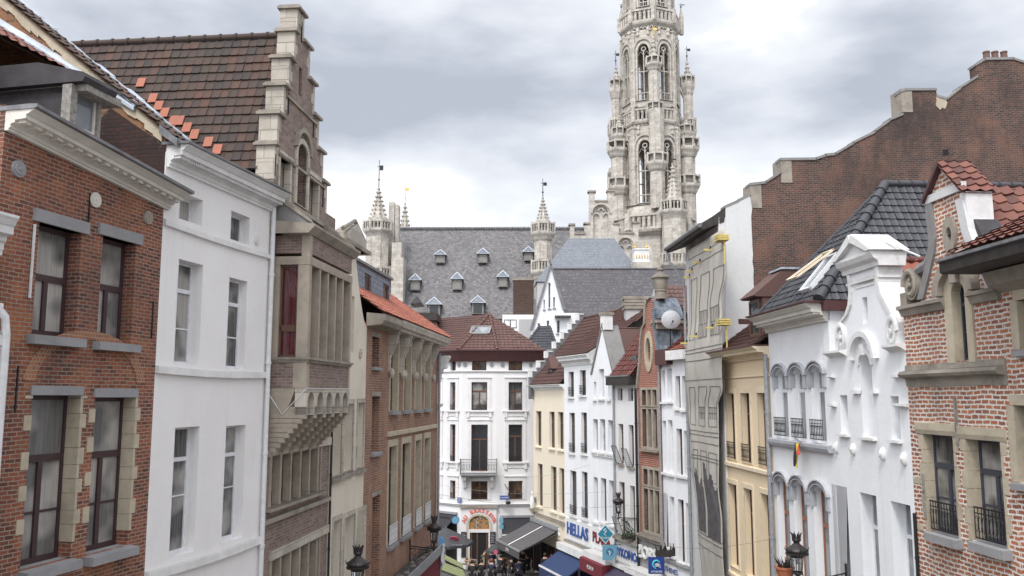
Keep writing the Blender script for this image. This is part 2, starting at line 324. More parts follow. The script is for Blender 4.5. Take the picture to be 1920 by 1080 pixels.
m_fan()

# ---------------------------------------------------------------- mesh building
def inset_id(name): return bpy.data.materials.get(name) or MATS[name]
class MB:
    def __init__(s): s.v = []; s.f = []; s.t = []
    def add(s, vs, fs, tint=0.):
        k = len(s.v); s.v += [Vector(p) for p in vs]; s.f += [tuple(i+k for i in f) for f in fs]; s.t += [tint]*len(fs); return s
    def box(s, x0, x1, y0, y1, z0, z1):
        x0, x1 = sorted((x0, x1)); y0, y1 = sorted((y0, y1)); z0, z1 = sorted((z0, z1))
        return s.add([(x0, y0, z0), (x1, y0, z0), (x1, y1, z0), (x0, y1, z0), (x0, y0, z1), (x1, y0, z1), (x1, y1, z1), (x0, y1, z1)],
                     [(0, 3, 2, 1), (4, 5, 6, 7), (0, 1, 5, 4), (1, 2, 6, 5), (2, 3, 7, 6), (3, 0, 4, 7)])
    def hexa(s, p):   # 8 corners, bottom ring then top ring
        return s.add(p, [(0, 3, 2, 1), (4, 5, 6, 7), (0, 1, 5, 4), (1, 2, 6, 5), (2, 3, 7, 6), (3, 0, 4, 7)])
    def prism(s, poly, y0, y1, holes=()):
        """outline in (x,z) with holes, thickness from y0 to y1"""
        loops = [list(poly)]+[list(h) for h in holes]
        tris = tessellate_polygon([[Vector((a, b, 0)) for a, b in l] for l in loops])
        flat = [p for l in loops for p in l]; n = len(flat)
        vs = [(a, y0, b) for a, b in flat]+[(a, y1, b) for a, b in flat]
        fs = [tuple(t) for t in tris]+[tuple(i+n for i in reversed(t)) for t in tris]
        k = 0
        for l in loops:
            m = len(l)
            for i in range(m):
                a = k+i; b = k+(i+1) % m; fs.append((a, b, b+n, a+n))
            k += m
        return s.add(vs, fs)
    def sweep(s, prof, x0, x1):
        """closed (y,z) profile drawn along x"""
        n = len(prof); vs = [(x0, a, b) for a, b in prof]+[(x1, a, b) for a, b in prof]
        fs = [(i, (i+1) % n, (i+1) % n+n, i+n) for i in range(n)]
        tr = tessellate_polygon([[Vector((a, b, 0)) for a, b in prof]])
        fs += [tuple(t) for t in tr]+[tuple(i+n for i in reversed(t)) for t in tr]
        return s.add(vs, fs)
    def tube(s, pts, r, n=6, caps=True):
        pts = [Vector(p) for p in pts]; rs = r if isinstance(r, (list, tuple)) else [r]*len(pts); rings = []; prev = None
        for i, p in enumerate(pts):
            d = (pts[min(i+1, len(pts)-1)]-pts[max(i-1, 0)]).normalized()
            a = Vector((0, 0, 1)) if abs(d.z) < .9 else Vector((1, 0, 0))
            if prev is not None: a = prev
            e1 = (a-d*a.dot(d)).normalized(); e2 = d.cross(e1); prev = e1
            rings.append([p+(e1*cos(2*pi*k/n)+e2*sin(2*pi*k/n))*rs[i] for k in range(n)])
        fs = []
        for i in range(len(pts)-1):
            for k in range(n): fs.append((i*n+k, i*n+(k+1) % n, (i+1)*n+(k+1) % n, (i+1)*n+k))
        if caps: fs += [tuple(range(n))[::-1], tuple(range((len(pts)-1)*n, len(pts)*n))]
        return s.add([q for r_ in rings for q in r_], fs)
    def lathe(s, c, prof, n=16, ph=0., a1=2*pi, sy=1.):
        full = abs(a1-2*pi) < 1e-6; m = n if full else n+1; vs = []
        for r, z in prof:
            for k in range(m):
                a = ph+a1*k/n; vs.append((c[0]+r*cos(a), c[1]+r*sin(a)*sy, z))
        fs = []
        for i in range(len(prof)-1):
            for k in range(n): fs.append((i*m+k, i*m+(k+1) % m, (i+1)*m+(k+1) % m, (i+1)*m+k))
        if full: fs += [tuple(range(m))[::-1], tuple(range((len(prof)-1)*m, len(prof)*m))]
        return s.add(vs, fs)
    def disc(s, c, r, y0, y1, n=20, sx=1.):
        return s.prism([(c[0]+r*sx*cos(2*pi*k/n), c[1]+r*sin(2*pi*k/n)) for k in range(n)], y0, y1)
    def ell(s, c, rx, ry, rz, n=10, m=6):
        vs = []; fs = []
        for i in range(m+1):
            t = pi*i/m
            for k in range(n): a = 2*pi*k/n; vs.append((c[0]+rx*sin(t)*cos(a), c[1]+ry*sin(t)*sin(a), c[2]+rz*cos(t)))
        for i in range(m):
            for k in range(n): fs.append((i*n+k, (i+1)*n+k, (i+1)*n+(k+1) % n, i*n+(k+1) % n))
        return s.add(vs, fs)
    def xf(s, M, start=0):
        for i in range(start, len(s.v)): s.v[i] = M @ s.v[i]
        return s
    def build(s, name, mat, parent=None, smooth=False, fixn=True):
        me = bpy.data.meshes.new(name); me.from_pydata([tuple(p) for p in s.v], [], s.f)
        me.materials.append(inset_id(mat))
        at = me.attributes.new('tint', 'FLOAT', 'FACE')
        if len(at.data) == len(s.t): at.data.foreach_set('value', s.t)
        bm = bmesh.new(); bm.from_mesh(me)
        bmesh.ops.remove_doubles(bm, verts=bm.verts, dist=1e-5)
        bmesh.ops.dissolve_degenerate(bm, edges=bm.edges, dist=1e-6)
        if fixn: bmesh.ops.recalc_face_normals(bm, faces=bm.faces)
        bm.to_mesh(me); bm.free()
        if smooth:
            me.polygons.foreach_set('use_smooth', [True]*len(me.polygons)); me.set_sharp_from_angle(angle=radians(40))
        o = bpy.data.objects.new(name, me); SC.collection.objects.link(o)
        if parent: o.parent = parent
        return o
def tag(o, label=None, cat=None, group=None, kind=None):
    for k, v in (('label', label), ('category', cat), ('group', group), ('kind', kind)):
        if v: o[k] = v
    return o
def thing(name, M, label, cat, group=None):
    o = bpy.data.objects.new(name, None); SC.collection.objects.link(o); o.empty_display_size = .3
    o.matrix_world = M if isinstance(M, Matrix) else Matrix.Translation(Vector(M)); return tag(o, label, cat, group)
def copy_tree(o, parent=None):
    c = o.copy(); SC.collection.objects.link(c); c.parent = parent
    for ch in list(o.children): copy_tree(ch, c)
    return c
def text_part(s, size, mat, parent, M, ext=.03, name='lettering', bold=0.):
    cu = bpy.data.curves.new(name, 'FONT'); cu.body = s; cu.size = size; cu.extrude = ext; cu.align_x = 'CENTER'; cu.align_y = 'CENTER'; cu.offset = bold; cu.resolution_u = 2
    to = bpy.data.objects.new('tmp', cu); me = bpy.data.meshes.new_from_object(to); bpy.data.objects.remove(to); bpy.data.curves.remove(cu)
    me.materials.append(inset_id(mat)); me.transform(M); o = bpy.data.objects.new(name, me); SC.collection.objects.link(o); o.parent = parent; return o
TXM = Matrix.Rotation(pi/2, 4, 'X')       # text standing upright in a facade frame, read from the street

def dpx(F, px, py, u): return max(.06, F.vz(px, py, u)[0])     # depth of a frame first seen at that column
# ---------------------------------------------------------------- building blocks
def archpts(u0, u1, z0, z1, rise=None, n=10, pointed=False):
    """opening outline with arched head; z1 is the crown"""
    w2 = (u1-u0)/2; rise = w2 if rise is None else rise; c = (u0+u1)/2; zs = z1-rise; pts = [(u0, z0), (u1, z0)]
    for k in range(n+1):
        t = k/n
        if pointed:
            if t <= .5: a = t*2; pts.append((u1-w2*(1-cos(a*pi/2*.98)) if False else c+w2*cos(a*pi/2)**.8, zs+rise*sin(a*pi/2)))
            else: a = (1-t)*2; pts.append((c-w2*cos(a*pi/2)**.8, zs+rise*sin(a*pi/2)))
        else: pts.append((c+w2*cos(pi*t), zs+rise*sin(pi*t)))
    q = [pts[0]]
    for p in pts[1:]:
        if abs(p[0]-q[-1][0])+abs(p[1]-q[-1][1]) > 1e-4: q.append(p)
    return q
def rect(u0, u1, z0, z1): return [(u0, z0), (u1, z0), (u1, z1), (u0, z1)]
def cornice_prof(zb, zt, p, v0=0.):
    h = zt-zb; P = [(0.05, 0), (.0, 0), (-.14, 0), (-.14, .1), (-.2, .14), (-.2, .3), (-.34, .36), (-.34, .48), (-.72, .52), (-.72, .72), (-.78, .74), (-.9, .86), (-1, .93), (-1, 1.), (.05, 1.)]
    return [(v0+(a*p if a <= 0 else a), zb+b*h) for a, b in P]
def cornice(root, u0, u1, zb, zt, p, mat, dent=0, name='cornice', v0=0., dmat=None):
    mb = MB(); mb.sweep(cornice_prof(zb, zt, p, v0), u0, u1); h = zt-zb
    if dent:
        n = max(1, int((u1-u0)/dent)); st = (u1-u0)/n
        for k in range(n): mb.box(u0+st*(k+.25), u0+st*(k+.75), v0-p*.62, v0-p*.3, zb+h*.37, zb+h*.515)
    return mb.build(name, mat, root)
def sill(parent, u0, u1, z, mat, p=.12, h=.12, e=.08, depth=.1, name='sill'):
    j = random.uniform(-.01, .01)
    return MB().sweep([(depth, z+.01), (-p, z-.02), (-p, z-h), (depth, z-h)], u0-e, u1+e+j).build(name, mat, parent)
def window(root, o, d, fmat='frame_white', cols=2, tr=(), pane='glass_dark', ft=.055, see=None, sillm=None, arch=None, sp=.12, sh=.12, se=.08, rail=None, label=None, interior=False):
    """one window: frame with bars, its pane, curtain, sill and guard rail as children"""
    u0, u1, z0, z1 = o; e = .004; fr = MB(); z0 = z0+e
    fd = .07
    if arch is None:
        fr.box(u0+e, u0+ft, d, d+fd, z0, z1-e); fr.box(u1-ft, u1-e, d, d+fd, z0, z1-e)
        fr.box(u0+ft, u1-ft, d+.002, d+fd, z1-e-ft, z1-e); fr.box(u0+ft, u1-ft, d+.002, d+fd, z0, z0+ft*1.3)
    else:
        A = archpts(u0+e, u1-e, z0, z1-e, arch); B = archpts(u0+ft, u1-ft, z0+ft, z1-ft, max(arch-ft, .02)); fr.prism(A, d, d+fd, [B])
    zt = z1-ft if arch is None else z1-ft*1.2
    hmain = tr[0] if tr else 1
    for k, t in enumerate(tr):
        zz = z0+(z1-z0)*t; b = ft*.8 if k == 0 else ft*.28; fr.box(u0+ft, u1-ft, d-.01 if k == 0 else d+.012, d+fd-.01, zz-b, zz+b)
    for c in range(1, cols):
        uu = u0+(u1-u0)*c/cols; top = zt if not tr else z0+(z1-z0)*tr[0]-ft*.8
        fr.box(uu-ft*.7, uu+ft*.7, d-.008, d+fd-.012, z0+ft*1.3, top)
    f = fr.build('window', fmat, root)
    if label: f['label'] = label
    if arch is None: pm = MB().box(u0+ft*.5, u1-ft*.5, d+.03, d+.038, z0+ft*.5, z1-ft*.5)
    else: pm = MB().prism(archpts(u0+ft*.5, u1-ft*.5, z0+ft*.5, z1-ft*.6, max(arch-ft*.5, .02)), d+.03, d+.038)
    if see:
        pm.build('pane', 'glass_clear', f)
        for (a, b, c, e2, m_) in see:      # curtains: fractions of width and height
            cu = MB(); n = 26; ua = u0+(u1-u0)*a; ub = u0+(u1-u0)*b; za = z0+(z1-z0)*c; zb = z0+(z1-z0)*e2; vs = []; fs = []
            for k in range(n*2+1):
                q = k/(n*2); vv = d+.11+.02*sin(k*1.55+sin(k*.37)*1.5); vs += [(ua+(ub-ua)*q, vv, za), (ua+(ub-ua)*q, vv+.004*sin(k), zb)]
            for k in range(n*2): fs.append((2*k, 2*k+2, 2*k+3, 2*k+1))
            cu.add(vs, fs); cu.build('curtain', m_, f, smooth=True, fixn=False)
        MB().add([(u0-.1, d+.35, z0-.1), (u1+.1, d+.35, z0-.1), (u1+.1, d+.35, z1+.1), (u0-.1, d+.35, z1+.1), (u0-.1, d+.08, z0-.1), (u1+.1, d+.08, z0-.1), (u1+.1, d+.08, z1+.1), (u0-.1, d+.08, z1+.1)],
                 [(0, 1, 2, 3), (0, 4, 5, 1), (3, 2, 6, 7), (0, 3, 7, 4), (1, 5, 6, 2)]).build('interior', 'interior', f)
    else: pm.build('pane', pane, f)
    if sillm: sill(f, u0, u1, z0, sillm, sp, sh, se, d)
    if rail: guard(f, u0+.02, u1-.02, z0+.05, z0+.05+rail[0], rail[1], rail[2])
    return f
def guard(parent, u0, u1, z0, z1, v=-.03, mat='iron', name='guard_rail', r=.014, scroll=True):
    g = MB(); h = z1-z0
    g.box(u0, u1, v-.015, v+.015, z1-.03, z1); g.box(u0, u1, v-.012, v+.012, z0, z0+.025); g.box(u0, u1, v-.01, v+.01, z0+h*.78, z0+h*.78+.02)
    n = max(3, int((u1-u0)/.11))
    for k in range(n+1):
        u = u0+.01+(u1-u0-.02)*k/n; g.box(u-r/2, u+r/2, v-r/2, v+r/2, z0, z1)
    if scroll:
        for k in range(n):
            u = u0+(u1-u0)*(k+.5)/n; w = (u1-u0)/n*.42; pts = [(u+w*cos(a), v, z0+h*.45+h*.25*sin(a)) for a in [2*pi*q/8 for q in range(9)]]; g.tube(pts, r*.55, 4, False)
    return g.build(name, mat, parent)
def wall(root, outline, holes, mat, t=.34, name='wall', v0=0.):
    return MB().prism(outline, v0, v0+t, holes).build(name, mat, root)
def body(root, L, z1, mat='brick_side', v0=1.0, v1=8., name='side_wall', u0=.004, e=.004):
    return MB().box(u0, L-e, v0, v1, 0, z1).build(name, mat, root)
def pipe(root, u, v, z0, z1, r=.05, mat='pipe_grey', pts=None, name='drainpipe'):
    mb = MB(); P = pts or [(u, v, z0), (u, v, z1)]; mb.tube(P, r, 8)
    a, b = P[0], P[-1]
    if not pts:
        k = z0+1.
        while k < z1: mb.lathe((u, v), [(r*1.25, k), (r*1.25, k+.07)], 8); k += 2.1
    return mb.build(name, mat, root, smooth=True)
def clip(bm, co, no):
    g = bm.verts[:]+bm.edges[:]+bm.faces[:]
    bmesh.ops.bisect_plane(bm, geom=g, dist=1e-6, plane_co=co, plane_no=no, clear_outer=True)
def tiles(root, poly, tw, th, mat, amp=.03, lift=.035, name='roof', seg=5, tintf=None, thick=.06, flip=False, shape='pan', noisy=.008, under=True):
    """lays real tiles on a convex roof plane given by its corners, clipped to its edges"""
    P = [Vector(p) for p in poly]; c = sum(P, Vector())/len(P)
    n = Vector()
    for i in range(len(P)): n += (P[i]-c).cross(P[(i+1) % len(P)]-c)
    n.normalize()
    if n.z < 0: n = -n
    h = Vector((0, 0, 1)).cross(n).normalized(); up = n.cross(h)
    us = [(p-c).dot(h) for p in P]; vs_ = [(p-c).dot(up) for p in P]
    u0, u1, v0, v1 = min(us), max(us), min(vs_), max(vs_)
    nu = int((u1-u0)/tw)+2; nv = int((v1-v0)/th)+2
    V = []; Fc = []; T = []
    for r in range(nv):
        for q in range(nu):
            jx = random.uniform(-noisy, noisy); jz = random.uniform(-noisy, noisy); base = len(V)
            ua = u0+q*tw-.5*tw+jx; va = v0+r*th-.02
            tint = random.random()
            if tintf: tint = tintf(ua-u0, va-v0, u1-u0, v1-v0, tint)
            for row in range(3):
                for k in range(seg+1):
                    t = k/seg
                    if shape == 'pan': w = amp*(.5+.5*cos(2*pi*(t*1.0+.08)))+amp*.5*(t > .93)
                    elif shape == 'flat': w = amp*(1. if t > .86 or t < .03 else 0.)+amp*.15*sin(pi*t)
                    else: w = 0.
                    if row == 0: vv, ww = va, w+lift-thick*.6
                    elif row == 1: vv, ww = va, w+lift
                    else: vv, ww = va+th*1.02, w*.9
                    V.append(c+h*(ua+tw*t*.995)+up*vv+n*(ww+jz))
            for row in range(2):
                for k in range(seg):
                    a = base+row*(seg+1)+k; Fc.append((a, a+1, a+seg+2, a+seg+1)); T.append(tint)
    me = bpy.data.meshes.new(name); me.from_pydata([tuple(p) for p in V], [], Fc); me.materials.append(inset_id(mat))
    at = me.attributes.new('tint', 'FLOAT', 'FACE'); at.data.foreach_set('value', T)
    bm = bmesh.new(); bm.from_mesh(me)
    for i in range(len(P)):
        a, b = P[i], P[(i+1) % len(P)]; e = (b-a).cross(n)
        if e.dot(c-a) > 0: e = -e
        clip(bm, a, e.normalized())
    if under:
        f = bm.faces.layers.float['tint']
        q = [bm.verts.new(p-n*.03) for p in P]; fc = bm.faces.new(q); fc[f] = .3
    bm.to_mesh(me); bm.free()
    me.polygons.foreach_set('use_smooth', [True]*len(me.polygons)); me.set_sharp_from_angle(angle=radians(50))
    o = bpy.data.objects.new(name, me); SC.collection.objects.link(o); o.parent = root; return o
def ridge(root, a, b, r=.11, mat='tile_dark', name='ridge_tiles', step=.42, tint=.5):
    a = Vector(a); b = Vector(b); L = (b-a).length; n = max(1, int(L/step)); mb = MB()
    for k in range(n):
        p = a+(b-a)*(k/n); q = a+(b-a)*((k+1)/n); s0 = len(mb.f); mb.tube([p, p+(q-p)*.12, p+(q-p)*.16, q], [r*1.22, r*1.22, r, r*.96], 10)
        tt = random.random()*.9 if tint is None else tint
        for i in range(s0, len(mb.t)): mb.t[i] = tt
    return mb.build(name, mat, root, smooth=True)
def slab(mb, poly, t=.08):
    """thick sheet under any flat polygon"""
    P = [Vector(p) for p in poly]; c = sum(P, Vector())/len(P); n = Vector()
    for i in range(len(P)): n += (P[i]-c).cross(P[(i+1) % len(P)]-c)
    n.normalize()
    if n.z < 0: n = -n
    k = len(P); fs = [tuple(range(k)), tuple(range(k, 2*k))[::-1]]+[(i, (i+1) % k, (i+1) % k+k, i+k) for i in range(k)]
    return mb.add(P+[p-n*t for p in P], fs)
def ringarc(mb, c, r0, r1, a0, a1, y0, y1, n=14, sz=1.):
    P = [(c[0]+r1*cos(a0+(a1-a0)*k/n), c[1]+r1*sz*sin(a0+(a1-a0)*k/n)) for k in range(n+1)]
    Q = [(c[0]+r0*cos(a0+(a1-a0)*k/n), c[1]+r0*sz*sin(a0+(a1-a0)*k/n)) for k in range(n, -1, -1)]
    return mb.prism(P+Q, y0, y1)

# ---------------------------------------------------------------- ground and street
def R1px(px): return XY(px, 1)[0]
def on(px, X0, Y0, sl):
    r = R1px(px); Y = (X0-sl*Y0)/(r-sl); return (r*Y, Y)
def ll1(px): return on(px, -5.9, 20, .2175)
P498 = ll1(498)
def ll2(px): return on(px, P498[0], P498[1], .1)
def rl1(px): return on(px, 9.1, 27, -.0629)
P1293 = rl1(1293)
def rl2(px): return on(px, P1293[0], P1293[1], -.339)
g = MB(); ys = [-60, -20, 0, 64, 66, 120, 400, 3000]
for a, b in zip(ys[:-1], ys[1:]): g.add([(-2500, a, gz(a)-.16), (2500, a, gz(a)-.16), (2500, b, gz(b)-.16), (-2500, b, gz(b)-.16)], [(0, 1, 2, 3)])
tag(g.build('ground', 'earth'), kind='structure')
g = MB(); g.add([(-12, -20, gz(-20)), (16, -20, gz(-20)), (12, 64, gz(64)), (-12, 64, gz(64)), (12, 84, gz(64)), (-12, 84, gz(64))], [(0, 1, 2, 3), (3, 2, 4, 5)])
tag(g.build('road', 'cobbles'), kind='structure')
for nm, line, sgn, pxs in (('pavement', ll2, 1, (500, 600, 700, 820)), ('pavement', rl1, -1, (1293, 1400, 1600, 1900)), ('pavement', rl2, -1, (1010, 1100, 1200, 1293))):
    g = MB(); pts = [line(p) for p in pxs]
    for (xa, ya), (xb, yb) in zip(pts[:-1], pts[1:]):
        g.hexa([(xa, ya, gz(ya)-.05), (xa+sgn*1.3, ya, gz(ya)-.05), (xb+sgn*1.3, yb, gz(yb)-.05), (xb, yb, gz(yb)-.05), (xa, ya, gz(ya)+.12), (xa+sgn*1.3, ya, gz(ya)+.12), (xb+sgn*1.3, yb, gz(yb)+.12), (xb, yb, gz(yb)+.12)])
    tag(g.build(nm, 'paving'), kind='structure')

HG_L = 'row houses on the left side of the street'; HG_R = 'row houses on the right side of the street'
def house(F, label, group, name='row_house', cat='house'): return thing(name, F.M, label, cat, group)

# ================================================================= LEFT SIDE
# ---- white house with the ionic pilaster, at the very edge
LA = Vector((*ll1(-74), 0)); dA = Vector((.2125, .977, 0)); nA = Vector((.977, -.2125, 0))
E0 = LA+nA*.35
F = Fac((E0-dA*7.)[:2], E0[:2]); H = house(F, 'white house with ionic pilaster and white downpipe at the left edge of the photo', HG_L)
zc = F.z(30, 440); oW = [(F.L-2.4-2.1*k, F.L-1.4-2.1*k, zc-2.9-3.9*j, zc-1.0-3.9*j) for k in range(2) for j in range(2)]; wall(H, rect(0, F.L, 0, zc), [rect(*o) for o in oW], 'white_paint', t=.6)
for o in oW: window(H, o, .2, 'frame_white', 2, (.7,), 'glass_curtain', sillm='stone_grey')
MB().box(0, F.L, .6, 7, 0, zc-.2).build('side_wall', 'brick_side', H)
cornice(H, 0, F.L+.12, zc-.35, F.z(25, 412), .28, 'white_paint')
mb = MB(); zb = F.z(20, 655); mb.box(F.L-.5, F.L-.06, -.14, .0, 0, zb)
z1 = F.z(20, 590); mb.box(F.L-.62, F.L+.04, -.2, 0, z1-.02, z1+.12); mb.box(F.L-.5, F.L-.06, -.16, 0, zb+.1, z1-.3)
mb.build('pilaster', 'white_paint', H)
mb = MB(); zq = F.z(20, 645)
for uu in (F.L-.5, F.L-.02): mb.disc((uu, zq), .1, -.24, 0, 16); mb.disc((uu, zq), .05, -.27, 0, 12)
mb.box(F.L-.58, F.L+.03, -.2, 0, zq+.09, zq+.16); mb.box(F.L-.5, F.L-.06, -.18, 0, zq-.12, zq-.08); mb.build('capital', 'white_paint', H, smooth=True)
zt = F.z(10, 540); pipe(H, 0, 0, 0, 0, .055, 'pipe_white', [(F.L-.55, -.05, zt+1.2), (F.L-.5, -.1, zt+.15), (F.L+.0, -.28, zt-.45), (F.L+.04, -.28, zt-.7), (F.L+.04, -.28, 0)])

# ---- L1 red brick house
F1 = F = Fac(ll1(-31), ll1(288)); H = house(F, 'dark red brick house with white dentil cornice and a dormer, foremost on the left', HG_L)
oA = [F.op(66, 147, (106, 425), (106, 630)), F.op(187, 250, (218, 448), (218, 642))]
oB = [F.op(49, 142, (90, 741), (90, 1057)), F.op(170, 247, (208, 745), (208, 1030))]
zcb = F.z(290, 386); zct = F.z(338, 354, -.5)
wall(H, rect(0, F.L, 0, zcb+.4), [rect(*o) for o in oA+oB], 'brick_red_old')
body(H, F.L, zct-.3, 'brick_side', v1=7)
cu = [(.04, .48, .02, .52, 'curtain'), (.52, .96, .02, .52, 'curtain')]
for i, o in enumerate(oA):
    window(H, o, .22, 'frame_purple', 2, (.53,), 'glass_net', ft=.065)
    f = H.children[-1]
    c = MB(); s_ = (o[0]-.14, o[1]+.14); c.box(s_[0], s_[1], -.05, .2, o[3], o[3]+.2); c.build('lintel', 'stone_grey', H)
    sill(f, o[0], o[1], o[2], 'stone_grey', .16, .16, .1, .22)
for i, o in enumerate(oB):
    window(H, o, .24, 'frame_purple', 2, (.62, .3), 'glass_net', ft=.07)
    f = H.children[-1]
    MB().box(o[0]-.05, o[1]+.03, -.03, .2, o[3], o[3]+.15).build('lintel', 'stone_grey', H)
    sill(f, o[0], o[1], o[2], 'stone_grey', .2, .16, .05, .22)
    q = MB(); z = o[2]+.25; k = 0     # pale jamb stones, long and short
    while z < o[3]-.05:
        h = random.uniform(.22, .34); z2 = min(z+h, o[3]); e = .14 if k % 2 else .05
        q.box(o[1]-.012, o[1]+e, -.012, .255, z+.004, z2-.004)
        if k % 2: q.box(o[0]-e, o[0]+.01, -.012, .2, z+.004, z2-.004)
        z = z2; k += 1
    q.build('jamb_stones', 'stone_beige', H)
oc = (oB[0][0]+oB[1][1])/2; rr = (oB[1][1]-oB[0][0])/2*1.0; zz = oB[0][3]+.17
q = MB(); ringarc(q, (oc, zz), rr-.02, rr+.22, .06, pi-.06, -.018, .05, 30, .62); q.build('relieving_arch', 'brick_arch', H)
for (px, py, m_) in ((33, 317, 'stone_grey'), (177, 375, 'cornice_paint'), (276, 408, 'stone_dirty')):
    a = F.uz(px, py); q = MB(); q.disc(a, .13, -.04, .02); q.disc(a, .09, -.055, .02); q.disc(a, .03, -.07, .02, 10); q.build('anchor_plate', m_, H, smooth=True)
u_, z_ = F.uz(60, 430); MB().box(u_, u_+.025, -.05, -.02, F.z(62, 560), z_+.08).build('shutter_rail', 'pipe_white', H)
for (px, py) in ((166, 400), (30, 730), (285, 600)):
    a = F.uz(px, py); MB().box(a[0]-.012, a[0]+.012, -.02, .02, a[1]-.35, a[1]+.35).build('wall_tie', 'iron', H)
cornice(H, 0, F.L+.1, zcb, zct, .5, 'cornice_paint', dent=.215)
MB().sweep([(-.5, zct-.015), (-.56, zct+.0), (-.56, zct+.05), (-.42, zct+.06), (.1, zct+.05), (.1, zct-.015)], -.02, F.L+.14).build('gutter', 'lead_sheet', H)
zt_L1 = {'cornice': 0, 'gutter': 0}      # the old cornice has settled towards the white house
for o in H.children:
    if o.name.split('.')[0] in ('cornice', 'gutter', 'wall'):
        for vv in o.data.vertices:
            if vv.co.z > zcb-.05: vv.co.z += .34*(1-vv.co.x/F.L)
# roof of L1 and the party wall of L2 that rises beside it
FP = Fac((F1.B+F1.n*9)[:2], F1.B[:2], z0=F1.z0)      # plane across the street at the joint, x grows to the street
def fl(px, py): a = FP.uz(px, py); return (9-a[0], a[1])     # -> v into the house, z
f0 = fl(50, 85); f1 = fl(240, 203); sl = (f0[1]-f1[1])/(f0[0]-f1[0])
def zr(v): return f1[1]+(v-f1[0])*sl
v0_ = 2.3; v1_ = max(f0[0], 3.0)+2.2; print('FLASH', f0, f1, zct)
tiles(H, [(0, v0_, zr(v0_)), (F.L, v0_, zr(v0_)), (F.L, v1_, zr(v1_)), (0, v1_, zr(v1_))], .24, .3, 'tile_oldred', .03)
slabm = MB(); slab(slabm, [(0, v1_, zr(v1_)+.02), (F.L, v1_, zr(v1_)+.02), (F.L, v1_+4, zr(v1_)-2), (0, v1_+4, zr(v1_)-2)]); slabm.build('rear_roof', 'roofing_felt', H)
MB().box(0, F.L, .1, v0_+.1, zct-.3, zct+.02).build('flat_roof', 'lead_sheet', H)
fq = MB(); va_ = f1[0]-.2; fq.hexa([(F.L-.1, va_, zr(va_)+.03), (F.L+.02, va_, zr(va_)+.06), (F.L+.02, v1_, zr(v1_)+.06), (F.L-.1, v1_, zr(v1_)+.03), (F.L-.1, va_, zr(va_)+.10), (F.L+.02, va_, zr(va_)+.24), (F.L+.02, v1_, zr(v1_)+.24), (F.L-.1, v1_, zr(v1_)+.10)])
fq.build('flashing', 'zinc', H)
vp = MB(); s0 = len(vp.v); vp.prism([(.4, 0), (.4, zct-.1), (v0_, zr(v0_)-.1), (v1_, zr(v1_)), (v1_+4, zr(v1_)-2), (v1_+4, 0)], 0, 1)
for i in range(len(vp.v)): pq = vp.v[i]; vp.v[i] = Vector((-.02-.28*pq.y, pq.x, pq.z))
vp.build('near_side_wall', 'brick_side', H)
# dormer with casement window
du0 = F.u(128, 220, .35); du1 = F.u(170, 230, .35); dzb = F.z(140, 262, .3); dzt = F.z(140, 163, .3)
D = MB(); D.box(du0, du1+.12, .42, 3.6, dzb-.8, dzt); dorm = D.build('dormer', 'roofing_felt', H)
window(dorm, (du0+.02, du1+.06, dzb-.25, dzt-.02), .3, 'cornice_paint', 2, (.4,), 'glass_sky', ft=.05)
q = MB(); q.box(du0-.12, du0+.03, .22, .4, dzb-.6, dzt); q.box(du1+.05, du1+.13, .25, .42, dzb-.6, dzt); q.build('dormer_post', 'wood_grey', dorm)
q = MB(); q.sweep([(.0, dzt+.02), (-.04, dzt+.1), (.0, dzt+.18), (.9, dzt+.42), (3.6, dzt+.42), (3.6, dzt+.02)], du0-.14, du1+.16); q.build('dormer_roof', 'roofing_felt', dorm)
q = MB(); q.box(du0-.0, du1+.34, .02, 1.8, dzt-.1, dzt+.04); q.build('dormer_eave', 'wood_grey', dorm)

# ---- L2 white house
F2 = F = Fac(ll1(288), ll1(498), F1.z0); H = house(F, 'smooth white rendered house between the red brick house and the stepped gable', HG_L)
ops = [F.op(336, 380, (358, 367), (358, 417)), F.op(432, 468, (450, 401), (450, 454)), F.op(330, 377, (354, 490), (354, 684)), F.op(426, 461, (444, 523), (444, 692)),
       F.op(322, 369, (346, 801), (346, 1039)), F.op(419, 457, (438, 798), (438, 1012))]
zcb = F.z(486, 388); zct = F.z(519, 351, -.45)
wall(H, rect(0, F.L, 0, zcb+.3), [rect(*o) for o in ops], 'plaster_white', t=.45)
for i, o in enumerate(ops):
    a = ((1, ()), (1, ()), (1, (.72, .35)), (1, (.72, .35)), (1, (.74, .45)), (1, (.74, .45)))[i]
    window(H, o, dpx(F, (358, 452, 357, 448, 350, 441)[i], (o[2]+o[3])*0+(392, 428, 590, 610, 920, 905)[i], o[1]), 'frame_white', a[0], a[1], 'glass_curtain', ft=.05)
    q = MB(); q.box(o[0]-.02, o[0]-.0, -.01, .02, o[2], o[3]); q.build('shutter_cord', 'frame_white', H.children[-1])
def band(root, F, a, b, t, p, mat, name='string_course', u0=0, u1=None, sag=0.):
    """moulded band through photo point a (its top edge)"""
    z = F.z(*a); u1 = F.L if u1 is None else u1; n = 8; mb = MB()
    for k in range(n):
        ua = u0+(u1-u0)*k/n; ub = u0+(u1-u0)*(k+1)/n; za = z-sag*sin(pi*k/n); zb_ = z-sag*sin(pi*(k+1)/n)
        mb.hexa([(ua, -p, za-t), (ub, -p, zb_-t), (ub, .05, zb_-t), (ua, .05, za-t), (ua, -p, za-.015), (ub, -p, zb_-.015), (ub, .05, zb_+.02), (ua, .05, za+.02)])
    return mb.build(name, mat, root)
band(H, F, (495, 473), 0, .12, .07, 'white_paint', sag=.03); band(H, F, (490, 697), 0, .14, .09, 'white_paint', sag=.04); band(H, F, (485, 1005), 0, .16, .1, 'white_paint', sag=.05)
cornice(H, .02, F.L, zcb, zct, .45, 'white_paint', dent=.075)
